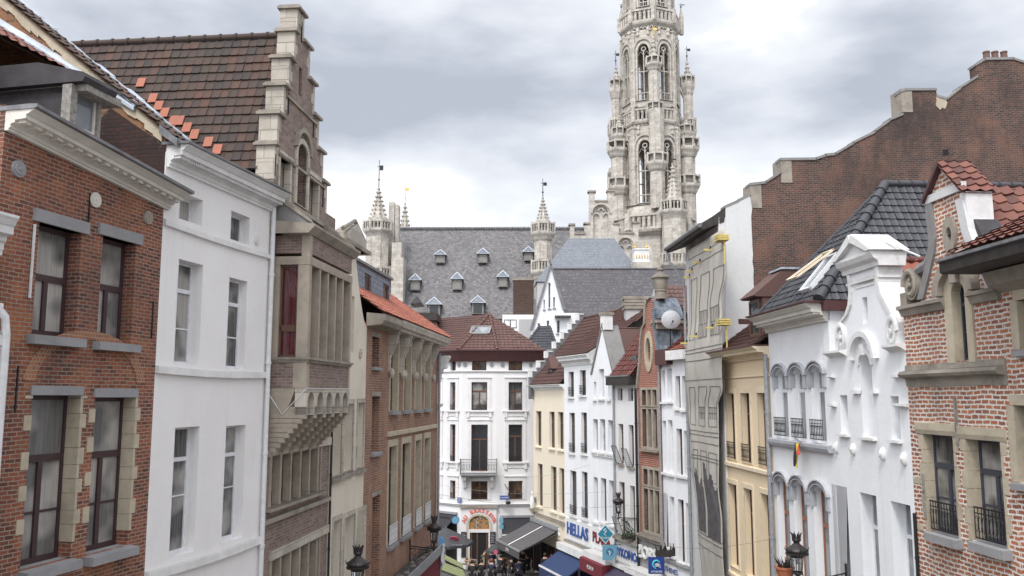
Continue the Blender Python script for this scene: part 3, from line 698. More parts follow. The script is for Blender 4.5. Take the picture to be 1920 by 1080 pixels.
MB().sweep([(-.45, zct-.01), (-.5, zct), (-.5, zct+.04), (.1, zct+.05), (.1, zct-.01)], -.03, F.L+.02).build('gutter', 'lead_sheet', H)
for px, py in ((316, 382), (480, 450)):
    a = F.uz(px, py); q = MB(); q.disc(a, .1, -.04, .02); q.disc(a, .05, -.06, .02); q.build('anchor_plate', 'white_paint', H, smooth=True)
pipe(H, F.L-.09, -.09, 0, zcb+.1, .055, 'pipe_white')
# party wall outline: brick above, mossy lower down
def g2(px, py): a = FP.uz(px, py); return (a[0], a[1])
t0 = g2(30, 12); t1 = g2(300, 236); s2 = (t0[1]-t1[1])/(t0[0]-t1[0])
def zp(v): return t1[1]+((9-v)-t1[0])*s2     # top of the party wall at depth v
RIV = 5.2
q = MB(); w0 = -.28; prof = [(.02, 6), (.02, zp(.02)), (RIV, zp(RIV)), (2*RIV, zp(.1)), (2*RIV, 6)]
def vprism(mb, poly, u0, u1):
    s0 = len(mb.v); mb.prism(poly, 0, 1)
    for i in range(s0, len(mb.v)):
        p = mb.v[i]; mb.v[i] = Vector((u0+(u1-u0)*p.y, p.x, p.z))
    return mb
zm = f1[1]+.15
pw = vprism(MB(), [(.02, zct-1.5), (.02, zp(.02)), (RIV, zp(RIV)), (2*RIV, zp(.1)), (2*RIV, zct-1.5)], .0, .3).build('party_wall', 'brick_side', H)
vprism(MB(), [(.03, zct-1.2), (.03, zp(.03)-.3), (1.3, zp(1.3)-.45), (1.9, zp(1.9)-1.5), (1.9, zct-1.2)], -.02, .05).build('sooty_party_wall', 'brick_mossy', H)
q = MB()
for k in range(26):
    v = .1+k*RIV/26; s_ = RIV/26
    q.hexa([(-.035, v, zp(v)-random.uniform(.2, .3)), (-.035, v+s_, zp(v+s_)-random.uniform(.2, .3)), (.2, v+s_, zp(v+s_)-.1), (.2, v, zp(v)-.1), (-.035, v, zp(v)-.03), (-.035, v+s_, zp(v+s_)-.03), (.2, v+s_, zp(v+s_)-.03), (.2, v, zp(v)-.03)])
q.build('verge_mortar', 'stone_beige', H)
tiles(H, [(-.09, -.2, zp(-.2)+.02), (.5, -.2, zp(-.2)+.02), (.5, RIV, zp(RIV)+.02), (-.09, RIV, zp(RIV)+.02)], .2, .28, 'tile_dark', .03, name='verge_tiles', tintf=lambda u, v, U, V, t: t*.8)
q = MB()
for k in range(14):
    v = -.1+k*RIV/14; s_ = RIV/14*.97; e = random.uniform(.0, .05); q.hexa([(.44, v, zp(v)+.04), (.62+e, v, zp(v)-.02), (.62+e, v+s_, zp(v+s_)-.02), (.44, v+s_, zp(v+s_)+.04), (.44, v, zp(v)+.10), (.62+e, v, zp(v)+.08+e), (.62+e, v+s_, zp(v+s_)+.08+e), (.44, v+s_, zp(v+s_)+.10)])
q.build('verge_flashing', 'zinc', H); MB().box(.3, F.L, .1, 10, zct-.4, zct-.02).build('flat_roof', 'lead_sheet', H)
body(H, F.L, zct-.2, 'brick_side', v1=10)
q = MB(); q.hexa([(-.1, -.28, zp(-.25)-.12), (.3, -.28, zp(-.25)-.12), (.3, .12, zp(.1)-.12), (-.1, .12, zp(.1)-.12), (-.1, -.28, zp(-.25)+.02), (.3, -.28, zp(-.25)+.02), (.3, .12, zp(.1)+.06), (-.1, .12, zp(.1)+.06)]); q.build('verge_cap', 'lead_sheet', H)

# ---- L3 stepped gable house
F3 = F = Fac(ll2(498), ll2(620), F1.z0); H = house(F, 'brown brick house with stepped gable, stone mullions and a corbelled oriel', HG_L)
L = F.L; cx_ = L/2
zB = F.z(514, 336)       # foot of the gable
xl = [max(0., F.u(*p)) for p in ((507, 300), (519, 245), (531, 192), (541, 140), (551, 88), (557, 30))]; xr = [F.u(*p) for p in ((612, 365), (605, 308), (597, 245), (589, 180), (580, 120), (570, 30))]; xl[0] = 0.; cx_ = (xl[5]+xr[5])/2
st = [(xl[k], xr[k], F.z(*p)) for k, p in enumerate(((510, 268), (519, 213), (531, 160), (541, 108), (551, 58), (557, 16)))]
OL = [(0, 0), (L, 0), (L, F.z(616, 402))]
right = []; left = []
for k, (a, b, z) in enumerate(st):
    right += [(b, st[k-1][2] if k else F.z(616, 402)), (b, z)]; left += [(a, st[k-1][2]) if k else (a, F.z(616, 402)), (a, z)]
left = left[1:]; left = left[::-1]
rowC = F.op(508, 599, (508, 853), (508, 950)); rowD = F.op(508, 596, (508, 1050), (508, 1190))
gz0 = F.z(560, 396); w1 = (F.u(524, 330), F.u(543, 345), F.z(533, 378), F.z(533, 298)); w2 = (F.u(577, 360), F.u(596, 370), F.z(586, 405), F.z(586, 332))
aw = (F.u(555, 330), F.u(574, 340), F.z(563, 388), F.z(563, 268)); slit = (F.u(560, 160), F.u(566, 160), F.z(563, 180), F.z(563, 126))
wall(H, OL+right+left, [rect(*rowC), rect(*rowD), rect(*w1), rect(*w2), archpts(*aw, rise=.3), rect(*slit)], 'brick_brown', t=.42)
q = MB()                                  # quoins and copings of the steps
prevf = None
for sgn in (0, 1):
    for k, (f_, _, z) in enumerate(st):
        zlow = st[k-1][2] if k else zB; x = f_
        n = max(1, int(round((z-zlow)/.34)))
        for j in range(n):
            za = zlow+(z-zlow)*j/n; zb = zlow+(z-zlow)*(j+1)/n; wd = .24 if j % 2 else .12
            a, b = x-.012, x+wd
            if sgn: a, b = _-wd, _+.012
            q.box(a, b, -.015, .46, za+.004, zb-.004)
qs = q.build('gable_quoins', 'stone_pale', H)
q = MB()
for sgn in (0, 1):
    for k, (f_, _, z) in enumerate(st):
        a = f_-.09; b = (st[k+1][0]+.06) if k+1 < len(st) else cx_+.02
        if sgn: b = _+.09; a = (st[k+1][1]-.06) if k+1 < len(st) else cx_-.02
        q.box(a, b, -.1, .52, z, z+.07); q.box(a+.03, b-.03, -.06, .48, z+.07, z+.11)
q.build('gable_coping', 'stone_dirty', H)
q = MB()
for zz, x in ((F.z(530, 250), 0), ):
    pass
for z, k in ((st[0][2]-.1, 0), (st[2][2]-.15, 2)): q.box(st[k][0]+.2, st[k][1]-.2, -.05, .02, z-.07, z)
q.build('gable_string', 'stone_dirty', H)
for o in (w1, w2):
    window(H, o, .2, 'mullion', 2, (), 'glass_dark', ft=.09); window(H, (o[0]+.05, o[1]-.05, o[2]+.05, o[3]-.05), .26, 'frame_brown', 2, (), 'glass_dark', ft=.04)
    q = MB(); q.box(o[0]-.1, o[0]+.01, -.02, .15, o[2], o[3]); q.box(o[1]-.01, o[1]+.1, -.02, .15, o[2], o[3]); q.box(o[0]-.14, o[1]+.14, -.05, .15, o[3], o[3]+.14); q.build('window_surround', 'stone_pale', H)
window(H, aw, .22, 'frame_orange', 1, (.6,), 'glass_warm', ft=.09, arch=.3)
q = MB(); A = archpts(aw[0]-.14, aw[1]+.14, aw[2], aw[3]+.14, .44); q.prism(A, -.05, .1, [archpts(aw[0], aw[1], aw[2]+.02, aw[3], .3)]); q.build('arch_surround', 'stone_pale', H)
q = MB(); ringarc(q, ((aw[0]+aw[1])/2, aw[3]-.2), .5, .62, 0, pi, -.1, 0); q.build('hood_mould', 'stone_dirty', H)
for px, py in ((515, 310), (540, 195), (565, 60), (587, 240), (605, 370)):
    a = F.uz(px, py); MB().box(a[0]-.015, a[0]+.015, -.03, .02, a[1]-.28, a[1]+.28).build('wall_tie', 'iron', H)
# mullioned rows
for o, n in ((rowC, 5), (rowD, 5)):
    u0, u1, z0_, z1_ = o; q = MB(); wd = (u1-u0)/(n*2+.6)
    for k in range(1, n+1):
        a = u0+(u1-u0)*k/(n+.12)-wd*.35; q.box(a-.06, a+.06, -.02, .17, z0_-.02 if k < n else z0_, z1_+.001)
    q.box(u0-.16, u0+.004, -.02, .3, z0_, z1_); q.box(u1-.004, u1+.1, -.02, .3, z0_, z1_); q.build('mullion', 'mullion', H)
    MB().box(u0-.2, L+.02, -.07, .2, z1_, z1_+.22).build('lintel', 'stone_pale', H)
    window(H, o, .2, 'frame_brown', n, (.3,), 'glass_warm', ft=.05)
band(H, F, (615, 930), 0, .12, .1, 'stone_dirty', 'string_course')
sill(H, rowC[0]-.2, rowC[1]+.2, rowC[2], 'stone_dirty', .14, .1)
# oriel
p = .9; ou0 = .2; ou1 = F.u(657, 600, -p)
FO = F
zsl = F.z(572, 669, -p); ztl = F.z(577, 494, -p); zoc = F.z(570, 425, -p-.15); zcor = F.z(572, 727, -p)
orl = MB(); bx = .28
orl.box(ou0, ou1, -p, 0, ztl+.28, zoc); orl.box(ou0, ou1, -p+.004, 0, zcor, zsl-.05)
O = orl.build('oriel', 'brick_brown', H)
q = MB()
q.box(ou0-.02, ou0+.16, -p-.015, -p+.27, zsl, ztl+.01); q.box(ou1-.14, ou1+.02, -p-.015, -p+.2, zsl, ztl+.01)
q.box(ou0-.018, ou0+.16, -.17, .02, zsl, ztl+.005); q.box(ou0-.03, ou1+.03, -p-.025, .02, ztl, ztl+.2)
q.box(ou0-.015, ou0+.16, -p-.012, -p+.2, ztl+.2, zoc); q.box(ou0-.015, ou0+.2, -p-.012, -p+.32, zcor, zsl-.05)
q.box(ou1-.14, ou1+.015, -p-.012, -p+.2, zcor, zsl-.05)
q.build('oriel_stonework', 'mullion', O)
n = 5; q = MB(); uw0 = ou0+.16; uw1 = ou1-.14
for k in range(1, n):
    a = uw0+(uw1-uw0)*k/n; q.box(a-.05, a+.05, -p-.012, -p+.2, zsl, ztl)
q.build('mullion', 'mullion', O)
window(O, (uw0, uw1, zsl, ztl), -p+.21, 'frame_brown', n, (.27,), 'glass_warm', ft=.05)
# side light with red curtain, facing down the street
sv0 = -p+.27; sv1 = -.17
q = MB(); q.box(ou0+.06, ou0+.12, sv0, sv0+.05, zsl, ztl); q.box(ou0+.06, ou0+.12, sv1-.05, sv1, zsl, ztl); q.box(ou0+.06, ou0+.12, sv0, sv1, zsl+.62, zsl+.78); q.box(ou0+.06, ou0+.12, sv0, sv1, zsl, zsl+.06); q.box(ou0+.06, ou0+.12, sv0, sv1, ztl-.06, ztl)
sw = q.build('side_window', 'frame_brown', O); MB().box(ou0+.09, ou0+.1, sv0, sv1, zsl, ztl).build('pane', 'glass_clear', sw)
q = MB(); vs = []; fs = []
for k in range(25): v = sv0+(sv1-sv0)*k/24; vs += [(ou0+.15+.015*sin(k*1.7), v, zsl), (ou0+.15+.015*sin(k*1.7), v, ztl)]
for k in range(24): fs.append((2*k, 2*k+2, 2*k+3, 2*k+1))
q.add(vs, fs).build('curtain', 'red_curtain', sw, fixn=False); MB().box(ou0+.2, ou1-.2, -p+.36, .0, zsl, ztl).build('interior', 'interior', sw)
q = MB(); q.box(ou0-.06, ou1+.08, -p-.1, .02, zsl-.06, zsl-.001); q.box(ou0-.03, ou1+.05, -p-.05, .02, zsl-.12, zsl-.06); q.build('sill', 'stone_dirty', O)
q = MB(); q.sweep([(.02, zoc-.02), (-p-.05, zoc-.02), (-p-.2, zoc+.14), (-p-.2, zoc+.2), (.02, zoc+.3)], ou0-.3, ou1+.2)
q.box(0-.02, ou0+.1, -.25, .02, zoc-.02, zoc+.16); q.build('oriel_cornice', 'stone_dirty', O)
q = MB(); q.sweep([(-p-.12, zoc+.2), (-p-.05, zoc+.26), (.05, gz0-.06), (.05, zoc+.2)], ou0-.15, ou1+.05); q.build('oriel_roof', 'stone_lead', O)
q = MB(); q.sweep([(-p-.1, zoc+.24), (-p-.02, zoc+.36), (.0, gz0+.1), (.0, gz0-.04)], ou0-.2, ou0-.02); q.sweep([(-p-.1, zoc+.24), (-p-.02, zoc+.36), (.0, gz0+.1), (.0, gz0-.04)], ou1-.1, ou1+.08); q.box(-.03, L+.03, -.1, .03, gz0-.05, gz0+.05); q.build('coping', 'stone_dirty', O)
# corbelling: little arches, then ribs stepping back to the wall
zk = F.z(540, 850); na = 5; q = MB(); aw_ = (ou1-ou0)/na
holes = [archpts(ou0+aw_*(k+.17), ou0+aw_*(k+.83), zcor-.62, zcor-.1) for k in range(na)]
q.prism(rect(ou0, ou1, zcor-.64, zcor), -p-.02, -p+.26, holes); s0 = len(q.v)
q.build('corbel_arches', 'stone_pale', O)
q = MB(); steps = 9
for k in range(na+1):
    u = ou0+aw_*k; a = max(u-aw_*.15, ou0); b = min(u+aw_*.15, ou1)
    for j in range(steps):
        t0 = j/steps; t1 = (j+1)/steps; vv = -p-.02+(p+.02)*t0; zt_ = zcor-.45; zb_ = zcor-.62-(zcor-.62-zk)*t1
        q.box(a, b, vv, 0, zb_, zt_ if j == 0 else zcor-.6-(zcor-.62-zk)*t0)
q.build('corbel_ribs', 'mullion', O)
q = MB(); q.hexa([(ou0+.01, -.04, zk), (ou1-.01, -.04, zk), (ou1-.01, 0, zk), (ou0+.01, 0, zk), (ou0+.01, -p+.25, zcor-.004), (ou1-.01, -p+.25, zcor-.004), (ou1-.01, 0, zcor-.004), (ou0+.01, 0, zcor-.004)]); q.build('corbel_slope', 'mullion', O)
q = MB(); a = F.uz(522, 776, -.02); q.tube([(.02, -.05, a[1]+.5), (ou0-.02, -.35, a[1]), (ou0-.03, -p-.03, F.z(570, 728, -p)), (ou1+.03, -p-.03, F.z(570, 728, -p)+.02)], .012, 5); q.build('cable', 'pipe_white', H)
# the big tiled roof
rzt = F.z(527, 57, .4); vE = F3.vz(150, 68, cx_)[0]+2.5
ez = F.z(500, 330, .45); vv0 = .42
def tint_hall(u, v, U, V, t):
    return t*.84
def roof_tint(u, v, U, V, t):
    d = (U-u)/U
    if v < V*.55 and abs((U-u)-(1.9+(v/V)*5.4)*1.0) < .28+.1*random.random() and random.random() < .85: return 1.
    return t*.84 if random.random() < .97 else .92
tiles(H, [(0, vv0, ez), (cx_, vv0, rzt), (cx_, vE, rzt), (0, vE, ez)], .235, .285, 'tile_dark', .026, tintf=None if False else (lambda u, v, U, V, t: t*.84), seg=6, shape='flat')
red = MB()
q = MB(); slab(q, [(L, vv0, ez), (cx_, vv0, rzt-.03), (cx_, vE, rzt-.03), (L, vE, ez)]); q.build('rear_roof', 'roofing_felt', H)
ridge(H, (cx_, vv0, rzt), (cx_, vE, rzt), .1, 'tile_dark', tint=.15)
MB().prism([(0, ez-4), (L, ez-4), (L, ez), (cx_, rzt-.05), (0, ez)], vE-.2, vE).build('rear_gable', 'brick_side', H)
body(H, L, ez-.05, 'brick_side', v0=.9, v1=vE-.3)
# fresh red patch tiles climbing along the valley
TN = Vector((0, 0, 0)); sa = Vector((cx_, 0, rzt-ez)).normalized(); nn = Vector((-sa.z, 0, sa.x))
q = MB()
def ontile(px, py):
    d = ray(px, py); P0 = F.pt(0, 0, ez); nw = F.d*nn.x+Vector((0, 0, nn.z)); t = (P0-CAM).dot(nw)/d.dot(nw); w_ = CAM+d*t; return F.M.inverted() @ w_
for px, py in ((288, 186), (299, 200), (310, 213), (327, 228), (338, 228), (352, 241), (366, 254), (392, 268), (409, 282), (266, 157), (322, 240)):
    c = ontile(px, py); s1 = sa*.155; s2_ = Vector((0, .11, 0)); b = c+nn*.05
    q.hexa([b-s1-s2_, b-s1+s2_, b+s1+s2_-nn*.03, b+s1-s2_-nn*.03, b-s1-s2_+nn*.025, b-s1+s2_+nn*.025, b+s1+s2_, b+s1-s2_])
for i in range(len(q.t)): q.t[i] = 1.
q.build('replacement_tiles', 'tile_orange', H)
# (no valley: the party wall stands in front)
if 0:
  pass
for k in range(0):
    px = 150+160*k/18; py = 90+146*k/18; c = ontile(px, py)+nn*.10; wv = Vector((0, .14+.05*(k % 3 == 0), 0))
    if prev: q.hexa([prev[0]-nn*.05, c-nn*.05, c+wv-nn*.05, prev[0]+prev[1]-nn*.05, prev[0], c, c+wv, prev[0]+prev[1]])
    prev = (c, wv)
pass

# ---- L4 pale narrow house
F4 = F = Fac(ll2(620), ll2(685)); L = F.L; H = house(F, 'narrow pale rendered house with a curved gable and small pediment, left row', HG_L)
rows = [F.op(623, 640, (632, 768), (632, 893)), F.op(644, 661, (653, 757), (653, 884)), F.op(669, 681, (675, 755), (675, 878)),
        F.op(623, 638, (630, 976), (630, 1130)), F.op(644, 663, (653, 968), (653, 1100)), F.op(670, 683, (677, 958), (677, 1090)), (F.u(659, 600), F.u(664, 600), F.z(661, 660), F.z(661, 555))]
ztop = F.z(667, 472); zsh = F.z(686, 615)
OL = [(0, 0), (L, 0), (L, zsh)]
for k in range(1, 9):
    t = k/8; OL.append((L-(L*.42)*(t**.7), zsh+(ztop-zsh)*t**1.1))
OL += [(0, ztop)]
wall(H, OL, [rect(*o) for o in rows], 'plaster_pale', t=.4)
for i, o in enumerate(rows[:6]):
    window(H, o, .28, 'frame_white', 2, (.7,), 'glass_curtain', ft=.05)
    q = MB(); e = .09
    q.prism(rect(o[0]-e, o[1]+e, o[2]-.0, o[3]+e*1.5), -.03, .02, [rect(o[0], o[1], o[2]+.01, o[3])]); q.build('window_surround', 'stone_pale', H)
    sill(H.children[-2], o[0], o[1], o[2], 'stone_dirty', .1, .16, .1)
q = MB(); hb = [(L*.18, ztop), (L*.72, ztop), (L*.72, ztop+.35), (L*.45, ztop+.8), (L*.18, ztop+.35)]
q.prism(hb, -.22, .3); q.build('pediment', 'stone_pale', H); q = MB(); q.box(L*.1, L*.8, -.3, .34, ztop+.0, ztop+.12); q.tube([(L*.12, -.1, ztop+.42), (L*.45, -.1, ztop+.92), (L*.78, -.1, ztop+.42)], .07, 6); q.build('pediment_moulding', 'stone_dirty', H)
a = F.uz(675, 663); q = MB(); q.disc(a, .16, -.05, .02, sx=.9); q.build('anchor_plate', 'stone_pale', H)
body(H, L, ztop-1.5, 'plaster_grey', v0=.8, v1=8)
pipe(H, .02, -.06, 0, F.z(620, 800), .035, 'iron')

# ---- L5 brick house with console cornice
F5 = F = Fac(ll2(685), ll2(820)); L = F.L; H = house(F, 'brick house with scrolled console cornice, orange tiles and slate hung dormer wall', HG_L)
side = [F.op(698, 711, (704, 632), (704, 688)), F.op(697, 711, (704, 743), (704, 848)), F.op(697, 711, (704, 930), (704, 1120))]
up = [F.op(a, b, (762, 648), (762, 769)) for a, b in ((731, 745), (757, 769), (778, 788), (796, 806))]
lo = [F.op(a, b, (760, 831), (760, 1001)) for a, b in ((727, 742), (752, 767), (777, 787), (794, 804))]
zct = F.z(735, 618); zc2 = F.z(828, 655, -.7)
ztw = F.z(760, 640)+.25
wall(H, rect(0, L, 0, ztw), [rect(*o) for o in side+up+lo], 'brick_orange', t=.38)
for o in side: window(H, o, .3, 'frame_purple', 1, (.6,), 'glass_dark', ft=.07); sill(H.children[-1], o[0], o[1], o[2], 'stone_grey', .14, .12, .1)
for o in side:
    q = MB(); q.box(o[0]-.12, o[1]+.12, -.02, .2, o[3], o[3]+.16); q.build('lintel', 'stone_dirty', H)
for rws, nm in ((up, 0), (lo, 1)):
    for o in rws:
        window(H, o, .2, 'frame_brown', 1, (.72,), 'glass_dark', ft=.06); f = H.children[-1]
        sill(f, o[0], o[1], o[2], 'stone_grey', .16, .14, .08)
        q = MB(); q.box(o[1]-.006, o[1]+.16, -.035, .2, o[2], o[3]+.0); q.box(o[0]-.14, o[0]+.006, -.035, .2, o[2], o[3]); q.box(o[0]-.14, o[1]+.16, -.04, .2, o[3]+.001, o[3]+.26)
        q.build('stone_surround', 'stone_beige', H)
        if nm: guard(f, o[0]+.02, o[1]-.02, o[2]+.06, o[2]+.75, -.1, 'pipe_white', 'guard_rail', .02)
band(H, F, (808, 797), 0, .16, .1, 'stone_beige', u0=up[0][0]-.3)
cons = [up[0][0]-.28]+sum([[ (up[i][1]+up[i+1][0])/2-.17, (up[i][1]+up[i+1][0])/2+.17] for i in range(3)], [])+[up[3][1]+.25]
for u in cons:
    zt = ztw; S = []
    for k in range(15):
        t = k/14; S.append((-(.33*(1-t)**1.5+.08+.055*sin(t*2*pi*1.0)), zt-1.6*t))
    prof = S+[(.02, zt-1.55), (.02, zt)]
    q = MB(); q.sweep(prof, u-.06, u+.06); q.tube([(u-.065, -.35, zt-.14), (u+.065, -.35, zt-.14)], .085, 10); q.ell((u, -.14, zt-1.62), .07, .1, .2)
    q.build('console', 'stone_pale', H, smooth=True)
cs0 = up[0][0]-.5
q = MB(); q.sweep([(.02, ztw-.05), (-.45, ztw-.05), (-.48, ztw+.05), (-.58, ztw+.08), (-.64, ztw+.3), (-.58, ztw+.36), (.02, ztw+.36)], cs0, L+.1); q.build('cornice', 'stone_pale', H)
q = MB(); q.sweep([(.02, ztw-.1), (-.5, ztw-.05), (-.62, ztw+.1), (-.62, ztw+.3), (.02, ztw+.36)], 0, cs0); q.build('gutter_box', 'stone_dirty', H)
pipe(H, L-.15, -.12, 0, ztw-.4, .06, 'pipe_grey')
ztr = ztw+.36; a = F.vz(733, 557, 2.4)
def r5(px, py, u): return F.vz(px, py, u)
va, za = r5(815, 632, L); vb_, zb_ = 3.4, ztr+3.0
vt5, zt5 = F.vz(733, 557, L); print('R5', vt5, zt5-ztr); k5 = (zt5-ztr)/(vt5+.6); vt5 = 3.2; zt5 = ztr+k5*3.8
tiles(H, [(0.05, -.6, ztr), (L, -.6, ztr), (L, 3.2, zt5), (0.05, 3.2, zt5)], .25, .34, 'tile_orange', .035)
q = MB(); slab(q, [(0, 3.2, zt5), (L, 3.2, zt5), (L, 7, ztr), (0, 7, ztr)]); q.build('rear_roof', 'roofing_felt', H)
ridge(H, (L-.04, -.6, ztr+.02), (L-.04, 3.2, zt5+.04), .1, 'tile_orange')
body(H, L, ztw-.1, 'brick_side', v0=.9, v1=7.2)
# slate hung dormer wall
vd = 1.15; u0 = F.u(672, 500, vd); u1 = F.u(732, 520, vd); zt0 = F.z(672, 492, vd); zt1 = F.z(731, 528, vd)
def dz(py, px): return F.z(px, py, vd)
dw = [(F.u(683.5, 540, vd), F.u(695.5, 545, vd), F.z(690, 556, vd), F.z(690, 514, vd)), (F.u(718, 560, vd), F.u(729, 565, vd), F.z(723, 574, vd), F.z(723, 533, vd))]
zt = max(zt0, zt1)
O = MB().prism(rect(u0-.5, u1, ztr, zt), vd, 3.3, [rect(*o) for o in dw]).build('dormer', 'slate_dormer', H)
for o in dw: window(O, o, vd+.06, 'frame_brown', 1, (), 'glass_warm', ft=.09)
q = MB(); q.box(u0-.6, u1+.1, vd-.12, 3.4, zt, zt+.1); q.build('dormer_roof', 'lead_sheet', O)
# things glimpsed beyond L5: cornice ends of the next house
F = Fac((F5.B+F5.d*.02)[:2], (F5.B+F5.d*.42)[:2]); H = house(F, 'pale house end with big white cornices just beyond the console cornice', HG_L)
zt = F.z(826, 668); wall(H, rect(0, F.L, 0, zt), [], 'plaster_pale', t=6)
cornice(H, .0, F.L+.2, F.z(826, 716), zt, .55, 'white_paint'); cornice(H, .0, F.L, F.z(828, 768), F.z(828, 757), .25, 'white_paint', name='lower_cornice')
q = MB(); slab(q, [(0, -.3, zt+.02), (F.L, -.3, zt+.02), (F.L, 3, zt+1.6), (0, 3, zt+1.6)]); q.build('roof', 'slate_dark', H)

# ================================================================= RIGHT SIDE, near to far
def FR(pa, pb, line=None): return Fac((line or rl1)(pa), (line or rl1)(pb))
def rows_of(F, xs, pt, pb): return [F.op(a, b, pt, pb) for a, b in xs]
def outl(F, pts, v=0): return [F.uz(x, y, v) for x, y in pts]

# ---- R12 brick house with the dark eave
F = FR(1893, 2700); L = F.L; H = house(F, 'brick house with a dark projecting wooden eave at the right edge of the photo', HG_R)
o1 = (F.u(1910, 600), F.u(1945, 600), F.z(1915, 655), F.z(1915, 562))
o2 = (F.u(1912, 900), F.u(1950, 900), F.z(1915, 905), F.z(1915, 760))
zt = F.z(1900, 470, -.2)
wall(H, rect(.0, L, 0, zt), [rect(*o1), rect(*o2)], 'brick_white_joint', t=.4)
for o in (o1, o2):
    window(H, o, .25, 'frame_purple', 2, (.65,), 'glass_curtain'); sill(H.children[-1], o[0], o[1], o[2], 'stone_grey', .14, .14, .1, .2)
    q = MB(); q.box(o[0]-.1, o[1]+.1, -.03, .2, o[3], o[3]+.2); q.box(o[0]-.22, o[0]+.004, -.02, .2, o[2], o[3]); q.build('stone_surround', 'stone_beige', H)
ze = F.z(1829, 498, -1.0); q = MB(); q.sweep([(-1.0, F.z(1900, 478, -1.)-.02), (-1.05, F.z(1900, 478, -1.)+.0), (-1.05, F.z(1900, 478, -1.)+.22), (.1, F.z(1900, 478, -1.)+.22), (.1, F.z(1900, 478, -1.)-.02)], -.35, L)
zE = F.z(1900, 478, -1.); EV = q.build('eave', 'wood_dark', H)
MB().sweep([(-1.06, zE+.205), (-1.12, zE+.22), (-1.12, zE+.28), (.2, zE+.32), (.2, zE+.225)], -.38, L).build('gutter', 'lead_sheet', H)
tiles(H, [(-.3, -.9, zE+.36), (L, -.9, zE+.36), (L, 4, zE+2.6), (-.3, 4, zE+2.6)], .26, .34, 'tile_oldred', .04)
body(H, L, zE, 'brick_side', v1=7)
q = MB(); q.sweep([(0.02, zE-.45), (-.3, zE-.3), (-.4, zE-.05), (.02, zE-.05)], 0, L); q.build('eave_moulding', 'stone_dirty', H)

# ---- R11 brick gable
F11 = F = FR(1703, 1893); L = F.L; H = house(F, 'brick house with white jointed scrolled gable and two dark blue windows, right foreground', HG_R)
gl_ = [(1726, 562), (1736, 520), (1745, 480), (1748, 450), (1744, 415), (1741, 385), (1743, 374)]
gr_ = [(1805, 372), (1811, 400), (1817, 430), (1826, 455), (1838, 478), (1850, 500), (1862, 530), (1868, 548)]
zs = F.z(1720, 578)
A = outl(F, gl_); B = outl(F, gr_); ap = F.uz(1767, 311)
hw = (B[0][0]-A[-1][0])
OL = [(0, 0), (L, 0), (L, zs), (min(B[-1][0], L-.1), zs)]+[b for b in B[::-1][1:]]+[ap]+[a for a in A[::-1]]+[(A[0][0], zs), (0, zs)]
OL = [OL[i] for i in range(len(OL)) if i == 0 or (abs(OL[i][0]-OL[i-1][0])+abs(OL[i][1]-OL[i-1][1])) > .01]
WA = F.op(1736, 1793, (1765, 816), (1765, 1002)); WB = F.op(1817, 1883, (1850, 826), (1850, 1020))
ar = (F.u(1790, 600), F.u(1815.6, 600), F.z(1802, 676), F.z(1802, 528)); oc = F.uz(1784, 440)
ocp = [(oc[0]+.11*cos(2*pi*k/16), oc[1]+.22*sin(2*pi*k/16)) for k in range(16)]
wall(H, OL, [rect(*WA), rect(*WB), archpts(*ar), ocp], 'brick_white_joint', t=.5)
for o in (WA, WB):
    window(H, o, dpx(F, 1753 if o is WA else 1838, 900, o[0]), 'frame_blue', 2, (.68, .35), 'glass_curtain', ft=.075)
    f = H.children[-1]; sill(f, o[0]+.25, o[1]+.04, o[2]+.02, 'stone_grey', .2, .2, .1, .25)
    guard(f, o[0]+.2, o[1]-.01, o[2]+.08, o[2]+.72, -.04, 'iron')
    q = MB(); z = o[2]; k = 0
    while z < o[3]-.02:
        z2 = min(z+random.uniform(.28, .42), o[3]); e = .17 if k % 2 else .06
        q.box(o[1]-.012, o[1]+e, -.012, .22, z+.005, z2-.005); q.box(o[0]-(.2 if k % 2 else .09), o[0]+.012, -.012, .27, z+.005, z2-.005); z = z2; k += 1
    q.build('jamb_stones', 'stone_beige', H)
    MB().sweep([(.2, o[3]), (-.02, o[3]), (-.05, o[3]+.1), (-.05, o[3]+.26), (.2, o[3]+.28)], o[0]-.26, o[1]+.2).build('lintel', 'stone_beige', H)
# horizontal pale bands
for py in (905, 990):
    z = F.z(1712, py); q = MB(); q.box(0.01, WA[0]-.2, -.008, .1, z, z+.14); q.build('stone_band', 'stone_beige', H)
window(H, ar, .16, 'frame_blue', 1, (.72, .36), 'glass_dark', ft=.05, arch=(ar[1]-ar[0])/2)
q = MB(); c_ = (ar[0]+ar[1])/2; w2 = (ar[1]-ar[0])/2; zz = ar[3]-w2
ringarc(q, (c_, zz), w2-.002, w2+.3, -.02, pi+.02, -.05, .3); q.box(ar[0]-.28, ar[0]+.006, -.05, .3, ar[2]-.05, zz); q.box(ar[1]-.006, ar[1]+.22, -.05, .3, ar[2]-.05, zz); q.build('arch_surround', 'stone_beige', H)
q = MB(); ringarc(q, (c_, zz+.0), w2+.28, w2+.5, .0, pi, -.2, .02, 16); q.box(c_-.12, c_+.12, -.16, 0, zz+w2-.02, zz+w2+.45); q.build('hood_mould', 'stone_dirty', H)
q = MB(); ringarc(q, oc, .1, .24, 0, 2*pi, -.07, .1, 20, 1.7); q.build('oculus_surround', 'stone_dirty', H); MB().box(oc[0]-.2, oc[0]+.2, -.03, 0, oc[1]-.01, oc[1]+.01).build('wall_tie', 'iron', H)
q = MB()
for a, b in ((0, c_-w2-.26), (c_+w2+.2, L-.02)): q.sweep([(.02, zs-.16), (-.06, zs-.14), (-.12, zs), (-.18, zs+.02), (-.18, zs+.1), (.02, zs+.14)], a, b)
q.build('string_course', 'stone_dirty', H)
